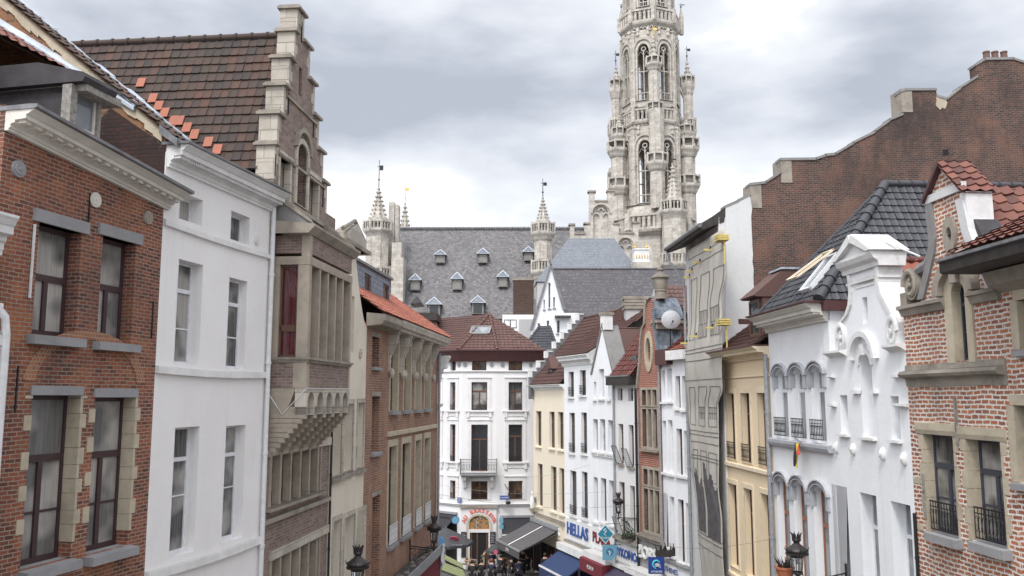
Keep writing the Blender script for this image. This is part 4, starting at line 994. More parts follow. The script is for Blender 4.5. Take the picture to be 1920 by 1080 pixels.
zm = F.z(1703, 703); q = MB(); q.sweep([(.02, zm-.28), (-.03, zm-.28), (-.05, zm-.1), (-.2, zm-.06), (-.24, zm), (-.2, zm+.07), (-.05, zm+.1), (-.04, zm+.22), (.02, zm+.24)], 0.0, L-.02); q.build('moulded_band', 'stone_dirty', H)
# edges of the gable: mortar-clad bands, volutes, tiled cap
for P_, nm in ((A, 1), (B, -1)):
    q = MB()
    for (a, b) in zip(P_[:-1], P_[1:]):
        s = nm; w_ = .2; q.hexa([(a[0]-s*w_*.3, -.06, a[1]), (a[0]+s*w_, -.06, a[1]), (a[0]+s*w_, .05, a[1]), (a[0]-s*w_*.3, .55, a[1]), (b[0]-s*w_*.3, -.06, b[1]), (b[0]+s*w_, -.06, b[1]), (b[0]+s*w_, .05, b[1]), (b[0]-s*w_*.3, .55, b[1])])
    q.build('gable_band', 'stone_lead' if nm == 1 else 'plaster_party', H)
q = MB(); a, b = A[-1], B[0]; q.box(a[0]-.1, b[0]+.1, -.065, .04, a[1]-.1, a[1]+.08); q.build('gable_lintel', 'plaster_party', H)
q = MB(); b2 = F.uz(1808, 372)
q.box(b[0]-.06, b[0]+.16, -.02, .56, B[0][1]-.78, B[0][1]+.12); q.build('gable_shoulder', 'white_paint', H)
q = MB(); q.hexa([(b[0]+.05, .1, B[3][1]-.3), (b[0]+.9, .1, B[5][1]-.1), (b[0]+.9, .62, B[5][1]-.1), (b[0]+.05, .62, B[3][1]-.3), (b[0]+.0, .1, B[1][1]-.15), (b[0]+.2, .1, B[1][1]-.15), (b[0]+.2, .62, B[1][1]-.15), (b[0]+.0, .62, B[1][1]-.15)]); q.build('lead_apron', 'roofing_felt', H)
def scroll(root, c, r, t0, t1, mat='stone_dirty', name='volute', flip=1, sy=1.3):
    q = MB(); n = 26; pts = []
    q.disc(c, r*.95, t0+.06, t1, 20)
    for k in range(n+1):
        a = 2.6*pi*k/n; rr = r*(1-.72*k/n); pts.append((c[0]+flip*rr*cos(a), t0+.05, c[1]+rr*sin(a)))
    q.tube(pts, [r*.26*(1-.5*k/n) for k in range(n+1)], 7); q.disc(c, r*.2, t0-.04, t1, 12)
    for i in range(len(q.v)): q.v[i].z = c[1]+(q.v[i].z-c[1])*sy
    return q.build(name, mat, root, smooth=True)
vc = F.uz(1712, 535); scroll(H, vc, .30, -.12, .5, flip=-1, sy=1.25)
q = MB(); P_ = [F.uz(x, y) for x, y in ((1747, 440), (1746, 470), (1738, 495), (1722, 505), (1712, 512))]; q.tube([(a[0]-.04, .1, a[1]) for a in P_], [.1, .13, .16, .15, .1], 8); q.build('scroll_band', 'stone_lead', H, smooth=True)
vc = F.uz(1864, 512); scroll(H, vc, .22, -.12, .4, 'stone_grey')
q = MB(); q.box(.0, .28, -.06, .4, zs+.1, zs+.42); q.box(vc[0]-.15, vc[0]+.15, -.06, .4, zs+.12, zs+.4); q.build('pedestal', 'stone_dirty', H)
za = ap[1]+.08; e0 = A[-1]; e1 = B[0]
tiles(H, [(ap[0], -.14, za), (e1[0]+.2, -.14, e1[1]+.1), (e1[0]+.2, .66, e1[1]+.1), (ap[0], .66, za)], .27, .25, 'tile_oldred', .045, name='gable_cap')
q = MB(); slab(q, [(ap[0], -.14, za), (e0[0]-.16, -.14, e0[1]-.02), (e0[0]-.16, .66, e0[1]-.02), (ap[0], .66, za)]); q.build('gable_cap_side', 'gutter_brown', H)
MB().prism([(e0[0], e0[1]), (e1[0], e1[1]), ap], .48, .6).build('gable_backing', 'plaster_party', H)
umid = L/2; zr_ = F.z(1880, 352, 2.6)
zr11 = F.vz(1880, 352, umid)[1]; ze11 = zs+.3
tiles(H, [(L-.02, .5, ze11), (umid, .5, zr11), (umid, 9, zr11), (L-.02, 9, ze11)], .3, .3, 'tile_oldred', .05, noisy=.012)
q = MB(); slab(q, [(0, .9, ze11), (umid, .9, zr11), (umid, 9, zr11), (0, 9, ze11)]); q.build('far_slope', 'tile_oldred', H)
body(H, L, zs, 'brick_side', v1=9)
for px, py in ((1795, 790), (1735, 930)):
    a = F.uz(px, py); MB().box(a[0]-.03, a[0]+.03, -.05, .0, a[1]-.5, a[1]+.5).build('wall_tie', 'wood_grey', H)
pipe(H, .06, -.05, 0, F.z(1710, 960), .04, 'iron')

# ---- R10 white baroque gable
F10 = F = FR(1560, 1703); L = F.L; H = house(F, 'white painted house with a scrolled baroque gable and arched niche', HG_R)
lp = [(1573, 662), (1573, 615), (1578, 604), (1588, 592), (1595, 572), (1597, 548), (1595, 525), (1591, 508)]
rp = [(1646, 500), (1647, 530), (1653, 552), (1663, 572), (1674, 590), (1683, 604), (1686, 625), (1687, 650)]
A = outl(F, lp); B = outl(F, rp)
n1_ = F.op(1617, 1627, (1622, 557), (1622, 606)); n2_ = (F.u(1615, 740), F.u(1637, 740), F.z(1626, 819), F.z(1626, 661))
s1_ = F.op(1576, 1590, (1583, 741), (1583, 813)); s2_ = F.op(1671, 1687, (1679, 743), (1679, 824))
gw = [F.op(1564, 1592, (1575, 911), (1575, 1140)), F.op(1616, 1647, (1630, 927), (1630, 1160)), F.op(1674, 1711, (1690, 944), (1690, 1180))]
zsA = A[0][1]; zsB = B[-1][1]
OL = [(0, 0), (L, 0), (L, zsB), (B[-1][0], zsB)]+B[::-1][1:]+A[::-1]+[(0, zsA)]
OL = [OL[i] for i in range(len(OL)) if i == 0 or (abs(OL[i][0]-OL[i-1][0])+abs(OL[i][1]-OL[i-1][1])) > .01]
wall(H, OL, [rect(*n1_), archpts(*n2_), rect(*s1_), rect(*s2_)]+[rect(*o) for o in gw], 'plaster_bright', t=.5)
MB().box(.1, L-.1, .4, .5, zsA-5, A[2][1]).build('blind_back', 'plaster_bright', H)
MB().box(n1_[0]-.1, n1_[1]+.1, .3, .49, n1_[2]-.1, n1_[3]+.1).build('blind_back', 'plaster_bright', H)
for o in (s1_, s2_, n2_): sill(H, o[0], o[1], o[2], 'white_paint', .12, .08, .08, .3)
window(H, (n2_[0]+.35, n2_[1]-.0, n2_[2]+.25, n2_[3]-.15), .36, 'frame_white', 1, (), 'glass_dark', ft=.05, arch=.2)
for o, px in zip(gw, (1583, 1637, 1698)): window(H, o, dpx(F, px, 1010, o[0]), 'frame_white', 1, (.72,), 'glass_sky', ft=.06)
c_ = (n2_[0]+n2_[1])/2; w2 = (n2_[1]-n2_[0])/2; zz = n2_[3]-w2
q = MB(); ringarc(q, (c_, zz+.15), w2+.28, w2+.42, 0, pi, -.16, .02, 18); ringarc(q, (c_, zz), w2, w2+.1, 0, pi, -.05, .02, 18)
q.box(c_-w2-.42, c_-w2+.0, -.12, .02, zz-.75, zz-.66); q.box(c_+w2, c_+w2+.3, -.12, .02, zz-.75, zz-.66); q.box(c_-.08, c_+.08, -.12, .1, zz+w2-.06, zz+w2+.22); q.build('niche_moulding', 'white_paint', H)
scroll(H, ((A[1][0]+.22), A[0][1]+.42), .27, -.1, .45, 'white_paint', sy=1.5, flip=-1); scroll(H, (B[-1][0]-.24, B[-1][1]+.38), .27, -.1, .75, 'white_paint', sy=1.5)
for P_, s in ((A, 1), (B, -1)):
    q = MB()
    for (a, b) in zip(P_[:-1], P_[1:]): q.hexa([(a[0]-s*.08, -.06, a[1]), (a[0]+s*.07, -.06, a[1]), (a[0]+s*.07, .05, a[1]), (a[0]-s*.08, .62, a[1]), (b[0]-s*.08, -.06, b[1]), (b[0]+s*.07, -.06, b[1]), (b[0]+s*.07, .05, b[1]), (b[0]-s*.08, .62, b[1])])
    q.build('gable_band', 'white_paint', H)
q = MB()
for x0, x1, z in ((-.04, A[0][0]+.5, zsA), (B[-1][0]-.5, L+.02, zsB)):
    q.sweep([(.5, z-.12), (.0, z-.12), (-.12, z-.04), (-.22, z), (-.22, z+.06), (.5, z+.1)], x0, x1)
for py in (705, 760):
    for px, x0, x1 in ((1575, -.03, .3), (1705, L-.55, L+.01)):
        z = F.z(px, py); q.sweep([(.1, z-.08), (-.14, z-.02), (-.14, z+.04), (.1, z+.05)], x0, x1)
q.build('ledge', 'white_paint', H)
# cap with little pediment
za = A[-1][1]; a0 = A[-1][0]-.1; a1 = B[0][0]+.1; zc1 = F.z(1590, 458, -.1); cm = (a0+a1)/2
q = MB()
q.sweep([(.62, za-.12), (-.08, za-.12), (-.1, za), (-.22, za+.08), (-.28, za+.2), (-.28, za+.27), (.68, za+.27)], a0-.12, a1+.12); q.sweep([(.55, za-.42), (-.05, za-.42), (-.05, za-.36), (.55, za-.36)], a0+.0, a1-.0)
q.prism([(a0-.15, za+.27), (a1+.15, za+.27), (cm, zc1)], -.2, .68)
for s, e in ((a0-.2, 1), (a1+.2, -1)):
    q.hexa([(s, -.34, za+.27), (s+e*.25, -.34, za+.27), (s+e*.25, .72, za+.27), (s, .72, za+.27), (cm-e*.06, -.34, zc1+.16), (cm+e*.02, -.34, zc1-.05), (cm+e*.02, .72, zc1-.05), (cm-e*.06, .72, zc1+.16)])
q.build('gable_pediment', 'white_paint', H)
q = MB(); zf = F.z(1600, 530); q.prism(rect(A[-3][0]+.18, B[1][0]-.15, zf-.0, za-.5), -.02, .02, [rect(A[-3][0]+.24, B[1][0]-.21, zf+.06, za-.56)]); q.build('panel_moulding', 'white_paint', H)
for px, py in ((1569.5, 839), (1601.5, 842), (1657, 851), (1697, 860)):
    a = F.uz(px, py); q = MB(); q.ell((a[0], -.02, a[1]), .1, .1, .17, 12, 8); q.disc(a, .06, -.14, 0, 12); q.build('anchor_plate', 'white_paint', H, smooth=True)
umid = L/2; v_, zr10 = F.vz(1690, 489, umid); ze10 = F.z(1712, 690)
tiles(H, [(L, .5, ze10), (umid, .5, zr10), (umid, 8, zr10), (L, 8, ze10)], .3, .36, 'tile_orange', .045)
tiles(H, [(0, .5, ze10), (umid, .5, zr10), (umid, 8, zr10), (0, 8, ze10)], .3, .36, 'tile_red', .04)
ridge(H, (umid, .5, zr10+.02), (umid, 8, zr10+.02), .1, 'tile_red')
body(H, L, ze10, 'plaster_bright', v1=8)
q = MB(); P_ = [F.uz(1632, 447, .3), F.uz(1655, 452, .3), F.uz(1722, 481, .3)]; q.tube([(P_[0][0], .3, P_[0][1]), (P_[1][0], .32, P_[1][1]), (P_[2][0], .35, P_[2][1])], .025, 6); q.build('vent_pipe', 'pipe_white', H)

# ---- R9 white house with hooded arches and the black roof
F9 = F = FR(1445, 1560); L = F.L; H = house(F, 'white house with grey hooded arched windows and steep black tiled roof', HG_R)
up = [F.op(a, b, (1523, 690), (1466, 823)) for a, b in ((1455, 1477), (1487, 1510), (1522, 1547))]
lo = [F.op(a, b, (1541, 916), (1541, 1160)) for a, b in ((1460, 1482), (1491, 1515.5), (1528, 1555))]
zt = F.z(1550, 602)
wall(H, rect(0, L, 0, zt+.35), [archpts(*o, rise=.22) for o in up+lo], 'plaster_bright', t=.5)
for i, o in enumerate(up+lo):
    window(H, o, dpx(F, (1467, 1499, 1536, 1472, 1505, 1543)[i], 760 if i < 3 else 1000, o[0]), 'frame_white' if i < 3 else 'frame_orange', 1, (.7,), 'glass_sky', ft=.07, arch=.2)
    f = H.children[-1]; c_ = (o[0]+o[1])/2; w2 = (o[1]-o[0])/2
    q = MB(); e = .26
    for k, (r0, r1, p_) in enumerate(((0, .05, .06), (.05, .10, .1), (.10, .15, .07), (.15, .2, .12))): ringarc(q, (c_, o[3]-.24), w2+r0-.002, w2+r1+.004, 0.1, pi-.1, -p_, .1, 14, .55+.12*k/3)
    q.box(o[0]-.16, o[0]+.003, -.07, .1, o[3]-.6, o[3]-.2); q.box(o[1]-.003, o[1]+.16, -.07, .1, o[3]-.6, o[3]-.2); q.build('hood_mould', 'stone_blue', H)
    if i < 3: guard(f, o[0]+.02, o[1]-.02, o[2]+.12, o[2]+.72, -.1)
q = MB(); z = F.z(1466, 824); q.sweep([(.05, z-.2), (-.14, z-.2), (-.18, z-.1), (-.18, z), (.05, z+.03)], 0, L-.05); q.build('sill', 'stone_blue', H)
zct = F.z(1548, 553, -.7); cornice(H, -.02, L+.0, zt, zct-.06, .7, 'cornice_paint', dent=.17)
MB().sweep([(-.7, zct-.06), (-.78, zct-.04), (-.78, zct+.0), (.1, zct+.02), (.1, zct-.06)], -.06, L+.12).build('gutter', 'gutter_brown', H)
um = L/2; va, za = F.vz(1660, 347, um); ez = zct+.02
tl = dict(seg=5, shape='flat')
tiles(H, [(-.2, -.3, ez), (L+.1, -.3, ez), (um, va, za)], .25, .3, 'tile_black', .035, **tl)
tiles(H, [(L+.1, -.3, ez), (um, va, za), (um, va+12, za), (L+.1, va+12, ez)], .25, .3, 'tile_black', .038, **tl)
q = MB(); slab(q, [(-.2, -.3, ez), (um, va, za), (um, va+12, za), (-.2, va+12, ez)]); q.build('far_slope', 'slate_dark', H)
ridge(H, (L+.1, -.3, ez+.03), (um, va, za+.05), .15, 'tile_black', step=.45); ridge(H, (-.2, -.3, ez+.03), (um, va, za+.03), .09, 'tile_black'); ridge(H, (um, va, za+.05), (um, va+12, za+.05), .12, 'tile_black')
MB().box(.01, L-.004, 1.0, va+11, 0, ez-.05).build('side_wall', 'plaster_grey', H)
q = MB(); q.box(L-.05, L+.2, -.2, 6, ez-.3, ez-.02); q.build('side_eave', 'gutter_brown', H)
# open roof light on the street slope
sn = Vector((0, za-ez, 0)); d1 = Vector((0, va+.3, za-ez)).normalized(); nrm = Vector((0, -d1.z, d1.y))
def onslope(px, py):
    d = ray(px, py); P0 = F.pt(0, -.3, ez); nw = F.n*nrm.y+Vector((0, 0, nrm.z)); t = (P0-CAM).dot(nw)/d.dot(nw); return F.M.inverted() @ (CAM+d*t)
c0 = onslope(1500, 553); c1 = onslope(1555, 490)
x0, x1 = c0.x+.15, c0.x+.95; b0 = Vector((x0, c0.y, c0.z)); LL = 1.5
def sk(x, s, h): return Vector((x, c0.y, c0.z))+d1*s+nrm*h
q = MB()
for xa, xb, sa_, sb_ in ((x0, x0+.08, 0, LL), (x1-.08, x1, 0, LL), (x0, x1, 0, .08), (x0, x1, LL-.08, LL)):
    q.hexa([sk(xa, sa_, .0), sk(xb, sa_, 0), sk(xb, sb_, 0), sk(xa, sb_, 0), sk(xa, sa_, .16+.0), sk(xb, sa_, .16), sk(xb, sb_, .16), sk(xa, sb_, .16)])
R_ = q.build('roof_window', 'frame_white', H); q = MB(); q.hexa([sk(x0+.08, .08, .08), sk(x1-.08, .08, .08), sk(x1-.08, LL-.08, .08), sk(x0+.08, LL-.08, .08), sk(x0+.08, .08, .1), sk(x1-.08, .08, .1), sk(x1-.08, LL-.08, .1), sk(x0+.08, LL-.08, .1)]); q.build('pane', 'glass_sky', R_)
q = MB(); h0, h1 = .25, .62
for xa, xb, sa_, sb_ in ((x0, x0+.07, 0, LL), (x1-.07, x1, 0, LL), (x0, x1, 0, .07), (x0, x1, LL-.07, LL)):
    ha = h1+(h0-h1)*sa_/LL; hb = h1+(h0-h1)*sb_/LL
    q.hexa([sk(xa, sa_, ha), sk(xb, sa_, ha), sk(xb, sb_, hb), sk(xa, sb_, hb), sk(xa, sa_, ha+.06), sk(xb, sa_, ha+.06), sk(xb, sb_, hb+.06), sk(xa, sb_, hb+.06)])
q.build('sash', 'yellow_paint', R_)
# flag hung from the sill
a = F.uz(1495, 838, -.3)
fl_ = thing('flag', F.pt(a[0], -.25, a[1]), 'small black yellow and red flag drooping from the white arched window sill', 'flag')
fl_.rotation_euler = (0, 0, atan2(F.d.y, F.d.x)); fl_.scale = (.75, .75, .75)
for k, m_ in enumerate(('flag_black', 'flag_yellow', 'flag_red')):
    q = MB(); vs = []; fs = []
    for j in range(9):
        t = j/8
        for i in range(4):
            s = i/3; vs.append((-.22+.17*k+.17*s+(.06-.1*t)*(k-1)*-1*t, -.05-.06*sin(s*4+k*2+t*3)-.1*t, .15-(.95-.25*k if k != 1 else 1.0)*t))
    for j in range(8):
        for i in range(3): fs.append((j*4+i, j*4+i+1, j*4+i+5, j*4+i+4))
    q.add(vs, fs).build('flag_stripe', m_, fl_, smooth=True, fixn=False)
MB().tube([(-.05, .2, .1), (.35, -.35, .45)], .018, 6).build('flag_pole', 'wood_grey', fl_)

# ---- R8 yellow house
F8 = F = FR(1359, 1445); L = F.L; H = house(F, 'creamy yellow house with three bays and a slate hung dormer', HG_R)
up = [F.op(a, b, (1400, 737), (1400, 869)) for a, b in ((1364, 1379), (1391, 1408), (1422.5, 1440))]
lo = [F.op(a, b, (1376, 908), (1376, 1063)) for a, b in ((1368, 1384), (1397, 1413), (1429, 1445))]
zt = F.z(1400, 668)
wall(H, rect(0, L, 0, zt), [rect(*o) for o in up+lo], 'plaster_yellow', t=.45)
for i, o in enumerate(up+lo):
    window(H, o, dpx(F, (1374, 1402, 1433, 1379, 1408, 1440)[i], 800 if i < 3 else 980, o[0]), 'frame_brown', 1, (.7,), 'glass_dark', ft=.05); f = H.children[-1]
    if i < 3: guard(f, o[0]+.02, o[1]-.02, o[2]+.1, o[2]+.72, -.06, r=.01)
    q = MB(); q.prism(rect(o[0]-.13, o[1]+.13, o[2], o[3]+.18), -.03, .02, [rect(o[0], o[1], o[2]+.01, o[3])]); q.build('window_surround', 'yellow_paint', H)
band(H, F, (1400, 873), 0, .14, .1, 'yellow_paint'); band(H, F, (1365, 1066), 0, .14, .1, 'yellow_paint'); band(H, F, (1400, 705), 0, .05, .05, 'yellow_paint')
zc = F.z(1440, 643, -.6); cornice(H, -.25, L, zc-.42, zc, .6, 'yellow_paint')
MB().sweep([(-.6, zc-.01), (-.66, zc), (-.66, zc+.05), (.1, zc+.06), (.1, zc-.01)], -.28, L).build('gutter', 'gutter_brown', H)
pipe(H, L-.05, -.12, 0, zc-.3, .085, 'pipe_grey')
tiles(H, [(-.05, -.4, zc+.06), (L, -.4, zc+.06), (L, 3, zc+2.4), (-.05, 3, zc+2.4)], .25, .3, 'tile_brown', .03)
q = MB(); slab(q, [(0, 3, zc+2.4), (L, 3, zc+2.4), (L, 6, zc), (0, 6, zc)]); q.build('rear_roof', 'roofing_felt', H)
body(H, L, zc-.1, 'plaster_grey', v1=6.2)
d0 = F.u(1407, 600, .2); zd0 = F.z(1408, 640, .2); zd1 = F.z(1408, 563, .2); d1_ = d0+1.15
D = MB().box(d0, d1_+.2, .2, 2.6, zd0-1., zd1).build('dormer', 'tile_brown', H)
window(D, (d0+.03, d1_, zd0-.9, zd1-.05), .14, 'frame_brown', 1, (.45,), 'glass_dark', ft=.09)
q = MB(); q.sweep([(.0, zd1), (-.15, zd1+.04), (1.0, zd1+1.0), (2.9, zd1+1.0), (2.9, zd1)], d0-.15, d1_+.25); q.build('dormer_roof', 'tile_brown', D)
q = MB(); q.box(d0+.2, d1_+.3, .9, 2.95, zd1+1.0, zd1+1.07); q.build('dormer_flashing', 'zinc', D)

# ---- R7 tall house under dust sheet, with the big firewall
F7 = F = FR(1293, 1359); L = F.L; H = house(F, 'tall house wrapped in a dust sheet with a huge brown brick party wall', HG_R)
zev = F.z(1285, 452, -.7); zw = F.z(1358, 400)
wall(H, rect(0, L, 0, zw), [rect(.6, 1.6, 16, 18), rect(2.4, 3.4, 16, 18)], 'plaster_party', t=.4)
body(H, L, zw-.4, 'plaster_grey', v0=.6, v1=14)
FWp = Fac(F.B[:2], (F.B+F.n*17)[:2], F.z0)
def fw(px, py): return FWp.uz(px, py)
T = [(1360, 388), (1385, 376), (1407, 364), (1407, 346), (1436, 342), (1464, 322), (1464, 299), (1530, 298), (1548, 291), (1566, 289), (1600, 268), (1640, 247), (1668, 225), (1692, 214), (1690, 171), (1698, 168), (1755, 168), (1757, 180), (1776, 186), (1800, 165), (1832, 143), (1830, 122), (1846, 111), (1900, 110), (1960, 130), (2180, 133)]
P_ = [fw(*p) for p in T]
def wprism(mb, poly, u0, u1):
    s0 = len(mb.v); mb.prism(poly, 0, 1)
    for i in range(s0, len(mb.v)):
        p = mb.v[i]; mb.v[i] = Vector((u0+(u1-u0)*p.y, p.x, p.z))
    return mb
FWO = wprism(MB(), [(P_[0][0], 0)]+[(a, b) for a, b in P_]+[(P_[-1][0], 0)], L+.0, L-.5).build('party_wall', 'brick_fire', H)
ub = fw(1410, 450)[0]; zb_ = fw(1410, 600)[1]
edge = [(ub+.07*noise.noise(Vector((k*.9, 0, 0)))+(.35*max(0, (6-k)/6)**2), zb_-3+(P_[2][1]-zb_+3)*k/26) for k in range(27)]
wprism(MB(), [(.0, zb_-3)]+edge+[(P_[1][0], P_[1][1]), (P_[0][0], P_[0][1])], L+.004, L+.03).build('party_wall_render', 'plaster_party', H)
q = MB(); wprism(q, rect(*[fw(1384, 603)[0], fw(1408, 603)[0], fw(1390, 608)[1], fw(1390, 598)[1]]), L+.005, L+.035); q.build('wall_patch', 'gutter_brown', H)
c = fw(1764, 190); q = MB(); pl = [(c[0]+.26*cos(2*pi*k/13)*random.uniform(.7, 1.2), c[1]-.05+.32*sin(2*pi*k/13)*random.uniform(.7, 1.2)) for k in range(13)]
wprism(q, pl, L+.003, L+.03); q.build('mortar_patch', 'stone_beige', H)
c = fw(1773, 286); wprism(MB(), rect(c[0]-.12, c[0]+.12, c[1]-.12, c[1]+.12), L+.002, L+.012).build('vent_hole', 'interior', H)
q = MB()
for a, b in zip(P_[:-1], P_[1:]):
    if abs(b[0]-a[0]) < .05: continue
    wprism(q, [(a[0]-.04, a[1]-.05), (b[0]+.02, b[1]-.05), (b[0]+.02, b[1]+.06), (a[0]-.04, a[1]+.06)], L+.05, L-.55)
q.build('wall_coping', 'stone_lead', H)
for (xa, xb, ya) in ((1690, 1757, 168), (1464, 1500, 299), (1407, 1436, 346)):
    a = fw(xa, ya); b = fw(xb, ya); MB().box(L-.9, L+.02, a[0]-.02, a[0]+.45, a[1]-1.0, a[1]+.05).build('chimney_stack', 'stone_dirty', H)
for px in (1857, 1873, 1890):
    a = fw(px, 111); q = MB(); q.lathe((L-.25, a[0]), [(.16, a[1]-.1), (.13, a[1]+.38), (.15, a[1]+.38), (.15, a[1]+.44), (.1, a[1]+.44)], 12); q.build('chimney_pot', 'chimney_pot', H, smooth=True)
# roof edge over the street
zg = F.z(1300, 435, -.75); z2 = P_[0][1]+.1
zfar = F.z(1277, 458, -.75); znr = F.z(1358, 398, -.75)
q = MB(); q.hexa([(-.5, -.75, zfar), (L+.02, -.75, zfar), (L+.02, .2, zfar+.35), (-.5, .2, zfar+.35), (-.5, -.8, zfar+.22), (L+.02, -.8, zfar+.22), (L+.02, .3, zfar+1.0), (-.5, .3, zfar+1.0)]); q.build('eave', 'wood_dark', H)
q = MB(); q.tube([(-.55, -.84, zfar+.2), (L+.05, -.84, zfar+.2)], .1, 8); q.build('gutter', 'lead_sheet', H, smooth=True)
q = MB(); slab(q, [(-.5, -.8, zfar+.28), (L-.0, -.8, zfar+.28), (L-.0, P_[2][0], P_[2][1]+.0), (-.5, P_[2][0], P_[2][1])], .1); q.build('roof', 'slate_dark', H)
pipe(H, 0, 0, 0, 0, .06, 'pipe_grey', [(-.45, -.8, zfar+.1), (-.35, -.75, zfar-.4), (-.1, -.1, zfar-1.3), (-.1, -.1, 0)])
q = MB(); q.box(L-.12, L+.02, -.04, 0, 0, zw); q.build('corner_strip', 'white_paint', H)
# the sheet itself: a sagging surface held by boards
TS = thing('dust_sheet', F.M, 'beige dust sheet printed with a house front hanging over the tall house', 'dust sheet')
zT, zBt = zfar-.2, 1.2
def lerp(tb, y):
    for (a, b), (c, d) in zip(tb[:-1], tb[1:]):
        if y <= c: k = max(0, (y-a)/(c-a)); k = k*k*(3-2*k); return b+(d-b)*k
    return tb[-1][1]
LE = ((440, 1284), (500, 1290), (700, 1290), (835, 1291), (950, 1300), (1080, 1311), (1200, 1316))
RE = ((400, 1353), (560, 1361), (610, 1352), (640, 1353), (700, 1361), (800, 1360), (832, 1348), (1000, 1352), (1080, 1358), (1200, 1360))
def edges(y): return lerp(LE, y), lerp(RE, y)
def sheet(s, t, off=0.):
    """the sheet hangs from the eave, is pulled in at the boards and billows below"""
    py = 1300-(1300-462)*t; le, re_ = edges(py)
    v = -.30-.16*sin(pi*min(1, max(0, (py-640)/200)))*(py < 840)-.10*sin(pi*min(1, max(0, (py-830)/400)))+.014*sin(s*11+t*9)+.010*sin(s*25+t*31)-off
    z = zBt+(zT-zBt)*t; u0 = F.u(le, min(py, 1150), -.35); u1 = F.u(re_, min(py, 1150), -.35)
    return Vector((u0+(u1-u0)*s, v, z-.12*sin(pi*s)*sin(t*40)*.3))
NS, NT = 22, 80
q = MB(); vs = [sheet(i/NS, j/NT) for j in range(NT+1) for i in range(NS+1)]; fs = [(j*(NS+1)+i, j*(NS+1)+i+1, (j+1)*(NS+1)+i+1, (j+1)*(NS+1)+i) for j in range(NT) for i in range(NS)]
q.add(vs, fs); so = q.build('sheet', 'tarp', TS, smooth=True, fixn=False); mo = so.modifiers.new('solid', 'SOLIDIFY'); mo.thickness = .01
def strip(q, s0, s1, t0, t1, off=.012, n=6):
    vs = []; fs = []; m = max(1, int(abs(t1-t0)*NT))+1; k = max(1, int(abs(s1-s0)*NS))+1
    for j in range(m+1):
        for i in range(k+1): vs.append(sheet(s0+(s1-s0)*i/k, t0+(t1-t0)*j/m, off))
    for j in range(m):
        for i in range(k): fs.append((j*(k+1)+i, j*(k+1)+i+1, (j+1)*(k+1)+i+1, (j+1)*(k+1)+i))
    q.add(vs, fs)
def tz(py): return (F.z(1325, py, -.6)-zBt)/(zT-zBt)
q = MB()
for (ya, yb) in ((505, 630), (725, 800), (850, 905)):
    for s0, s1 in ((.08, .26), (.36, .6), (.68, .95)):
        t0, t1 = tz(yb), tz(ya); w_ = .014
        strip(q, s0, s0+w_, t0, t1); strip(q, s1-w_, s1, t0, t1); strip(q, s0, s1, t1-.002, t1); strip(q, s0, s1, t0, t0+.0015)
for y in (460, 478, 650, 657, 672, 712, 812, 820, 835, 862, 868, 1010, 1018, 1035): strip(q, 0, 1, tz(y), tz(y)+.0022)
for ya, yb in ((575, 632), (765, 786)):
    for s0, s1 in ((.36, .6), (.68, .95)):
        for k in range(6): a = s0+(s1-s0)*k/6; strip(q, a, a+.012, tz(yb), tz(ya)); 
        strip(q, s0, s1, tz(ya), tz(ya)+.002); strip(q, s0, s1, tz((ya+yb)/2), tz((ya+yb)/2)+.002)
q.build('printed_lines', 'tarp_print', TS, fixn=False)
q = MB()
for s0, s1, ya, yb in ((.1, .4, 885, 1005), (.46, .96, 880, 1010)):
    for k in range(14):
        a = k/14; b = (k+1)/14; top = tz(ya+(10*sin(k*.9+s0*9)+34*(k/14)))
        strip(q, s0+(s1-s0)*a, s0+(s1-s0)*b, tz(yb), top, .014)
q.build('printed_picture', 'tarp_dark', TS, fixn=False)
ym = 0
for px, py in ((1352, 452), (1356, 610)):      # yellow boards poking through
    a = F.uz(px, py, -.45); o = thing('scaffold_boards', F.pt(a[0], -.5, a[1]), 'stack of yellow scaffold boards by the upper edge of the dust sheet' if py < 500 else 'stack of yellow scaffold boards poking out halfway down the dust sheet', 'scaffold boards', 'yellow scaffold boards')
    o.rotation_euler = (0, 0, atan2(F.d.y, F.d.x))
    for k in range(3): MB().box(-.38+.05*k, .3-.04*k, -.15, .3, k*.09, k*.09+.06).build('board', 'yellow_board', o)
    MB().box(.12, .17, .1, .15, -.9, .0).build('prop', 'yellow_board', o)
for px, py in ((1331, 464), (1312, 478), (1297, 488), (1287, 497), (1338, 616), (1310, 625), (1292, 633)):
    t_ = tz(py); le, re_ = edges(py); s_ = min(max((px-le)/(re_-le), .03), .97); p_ = sheet(s_, t_)
    o = thing('scaffold_bracket', F.M @ p_, 'yellow timber bracket %s, %s' % ('near the eave of the sheeted house' if py < 550 else 'in the lower row on the dust sheet', {1331: 'nearest to the party wall', 1312: 'second from the party wall', 1297: 'third from the party wall', 1287: 'farthest from the party wall', 1338: 'nearest the party wall', 1310: 'middle one', 1292: 'at its far edge'}[px]), 'bracket', 'yellow scaffold brackets')
    o.rotation_euler = (0, 0, atan2(F.d.y, F.d.x)); MB().box(-.04, .04, -.3, .3, -.04, .04).build('timber', 'yellow_board', o); MB().box(-.03, .03, -.05, .03, .04, .16).build('wedge', 'wood_dark', o)

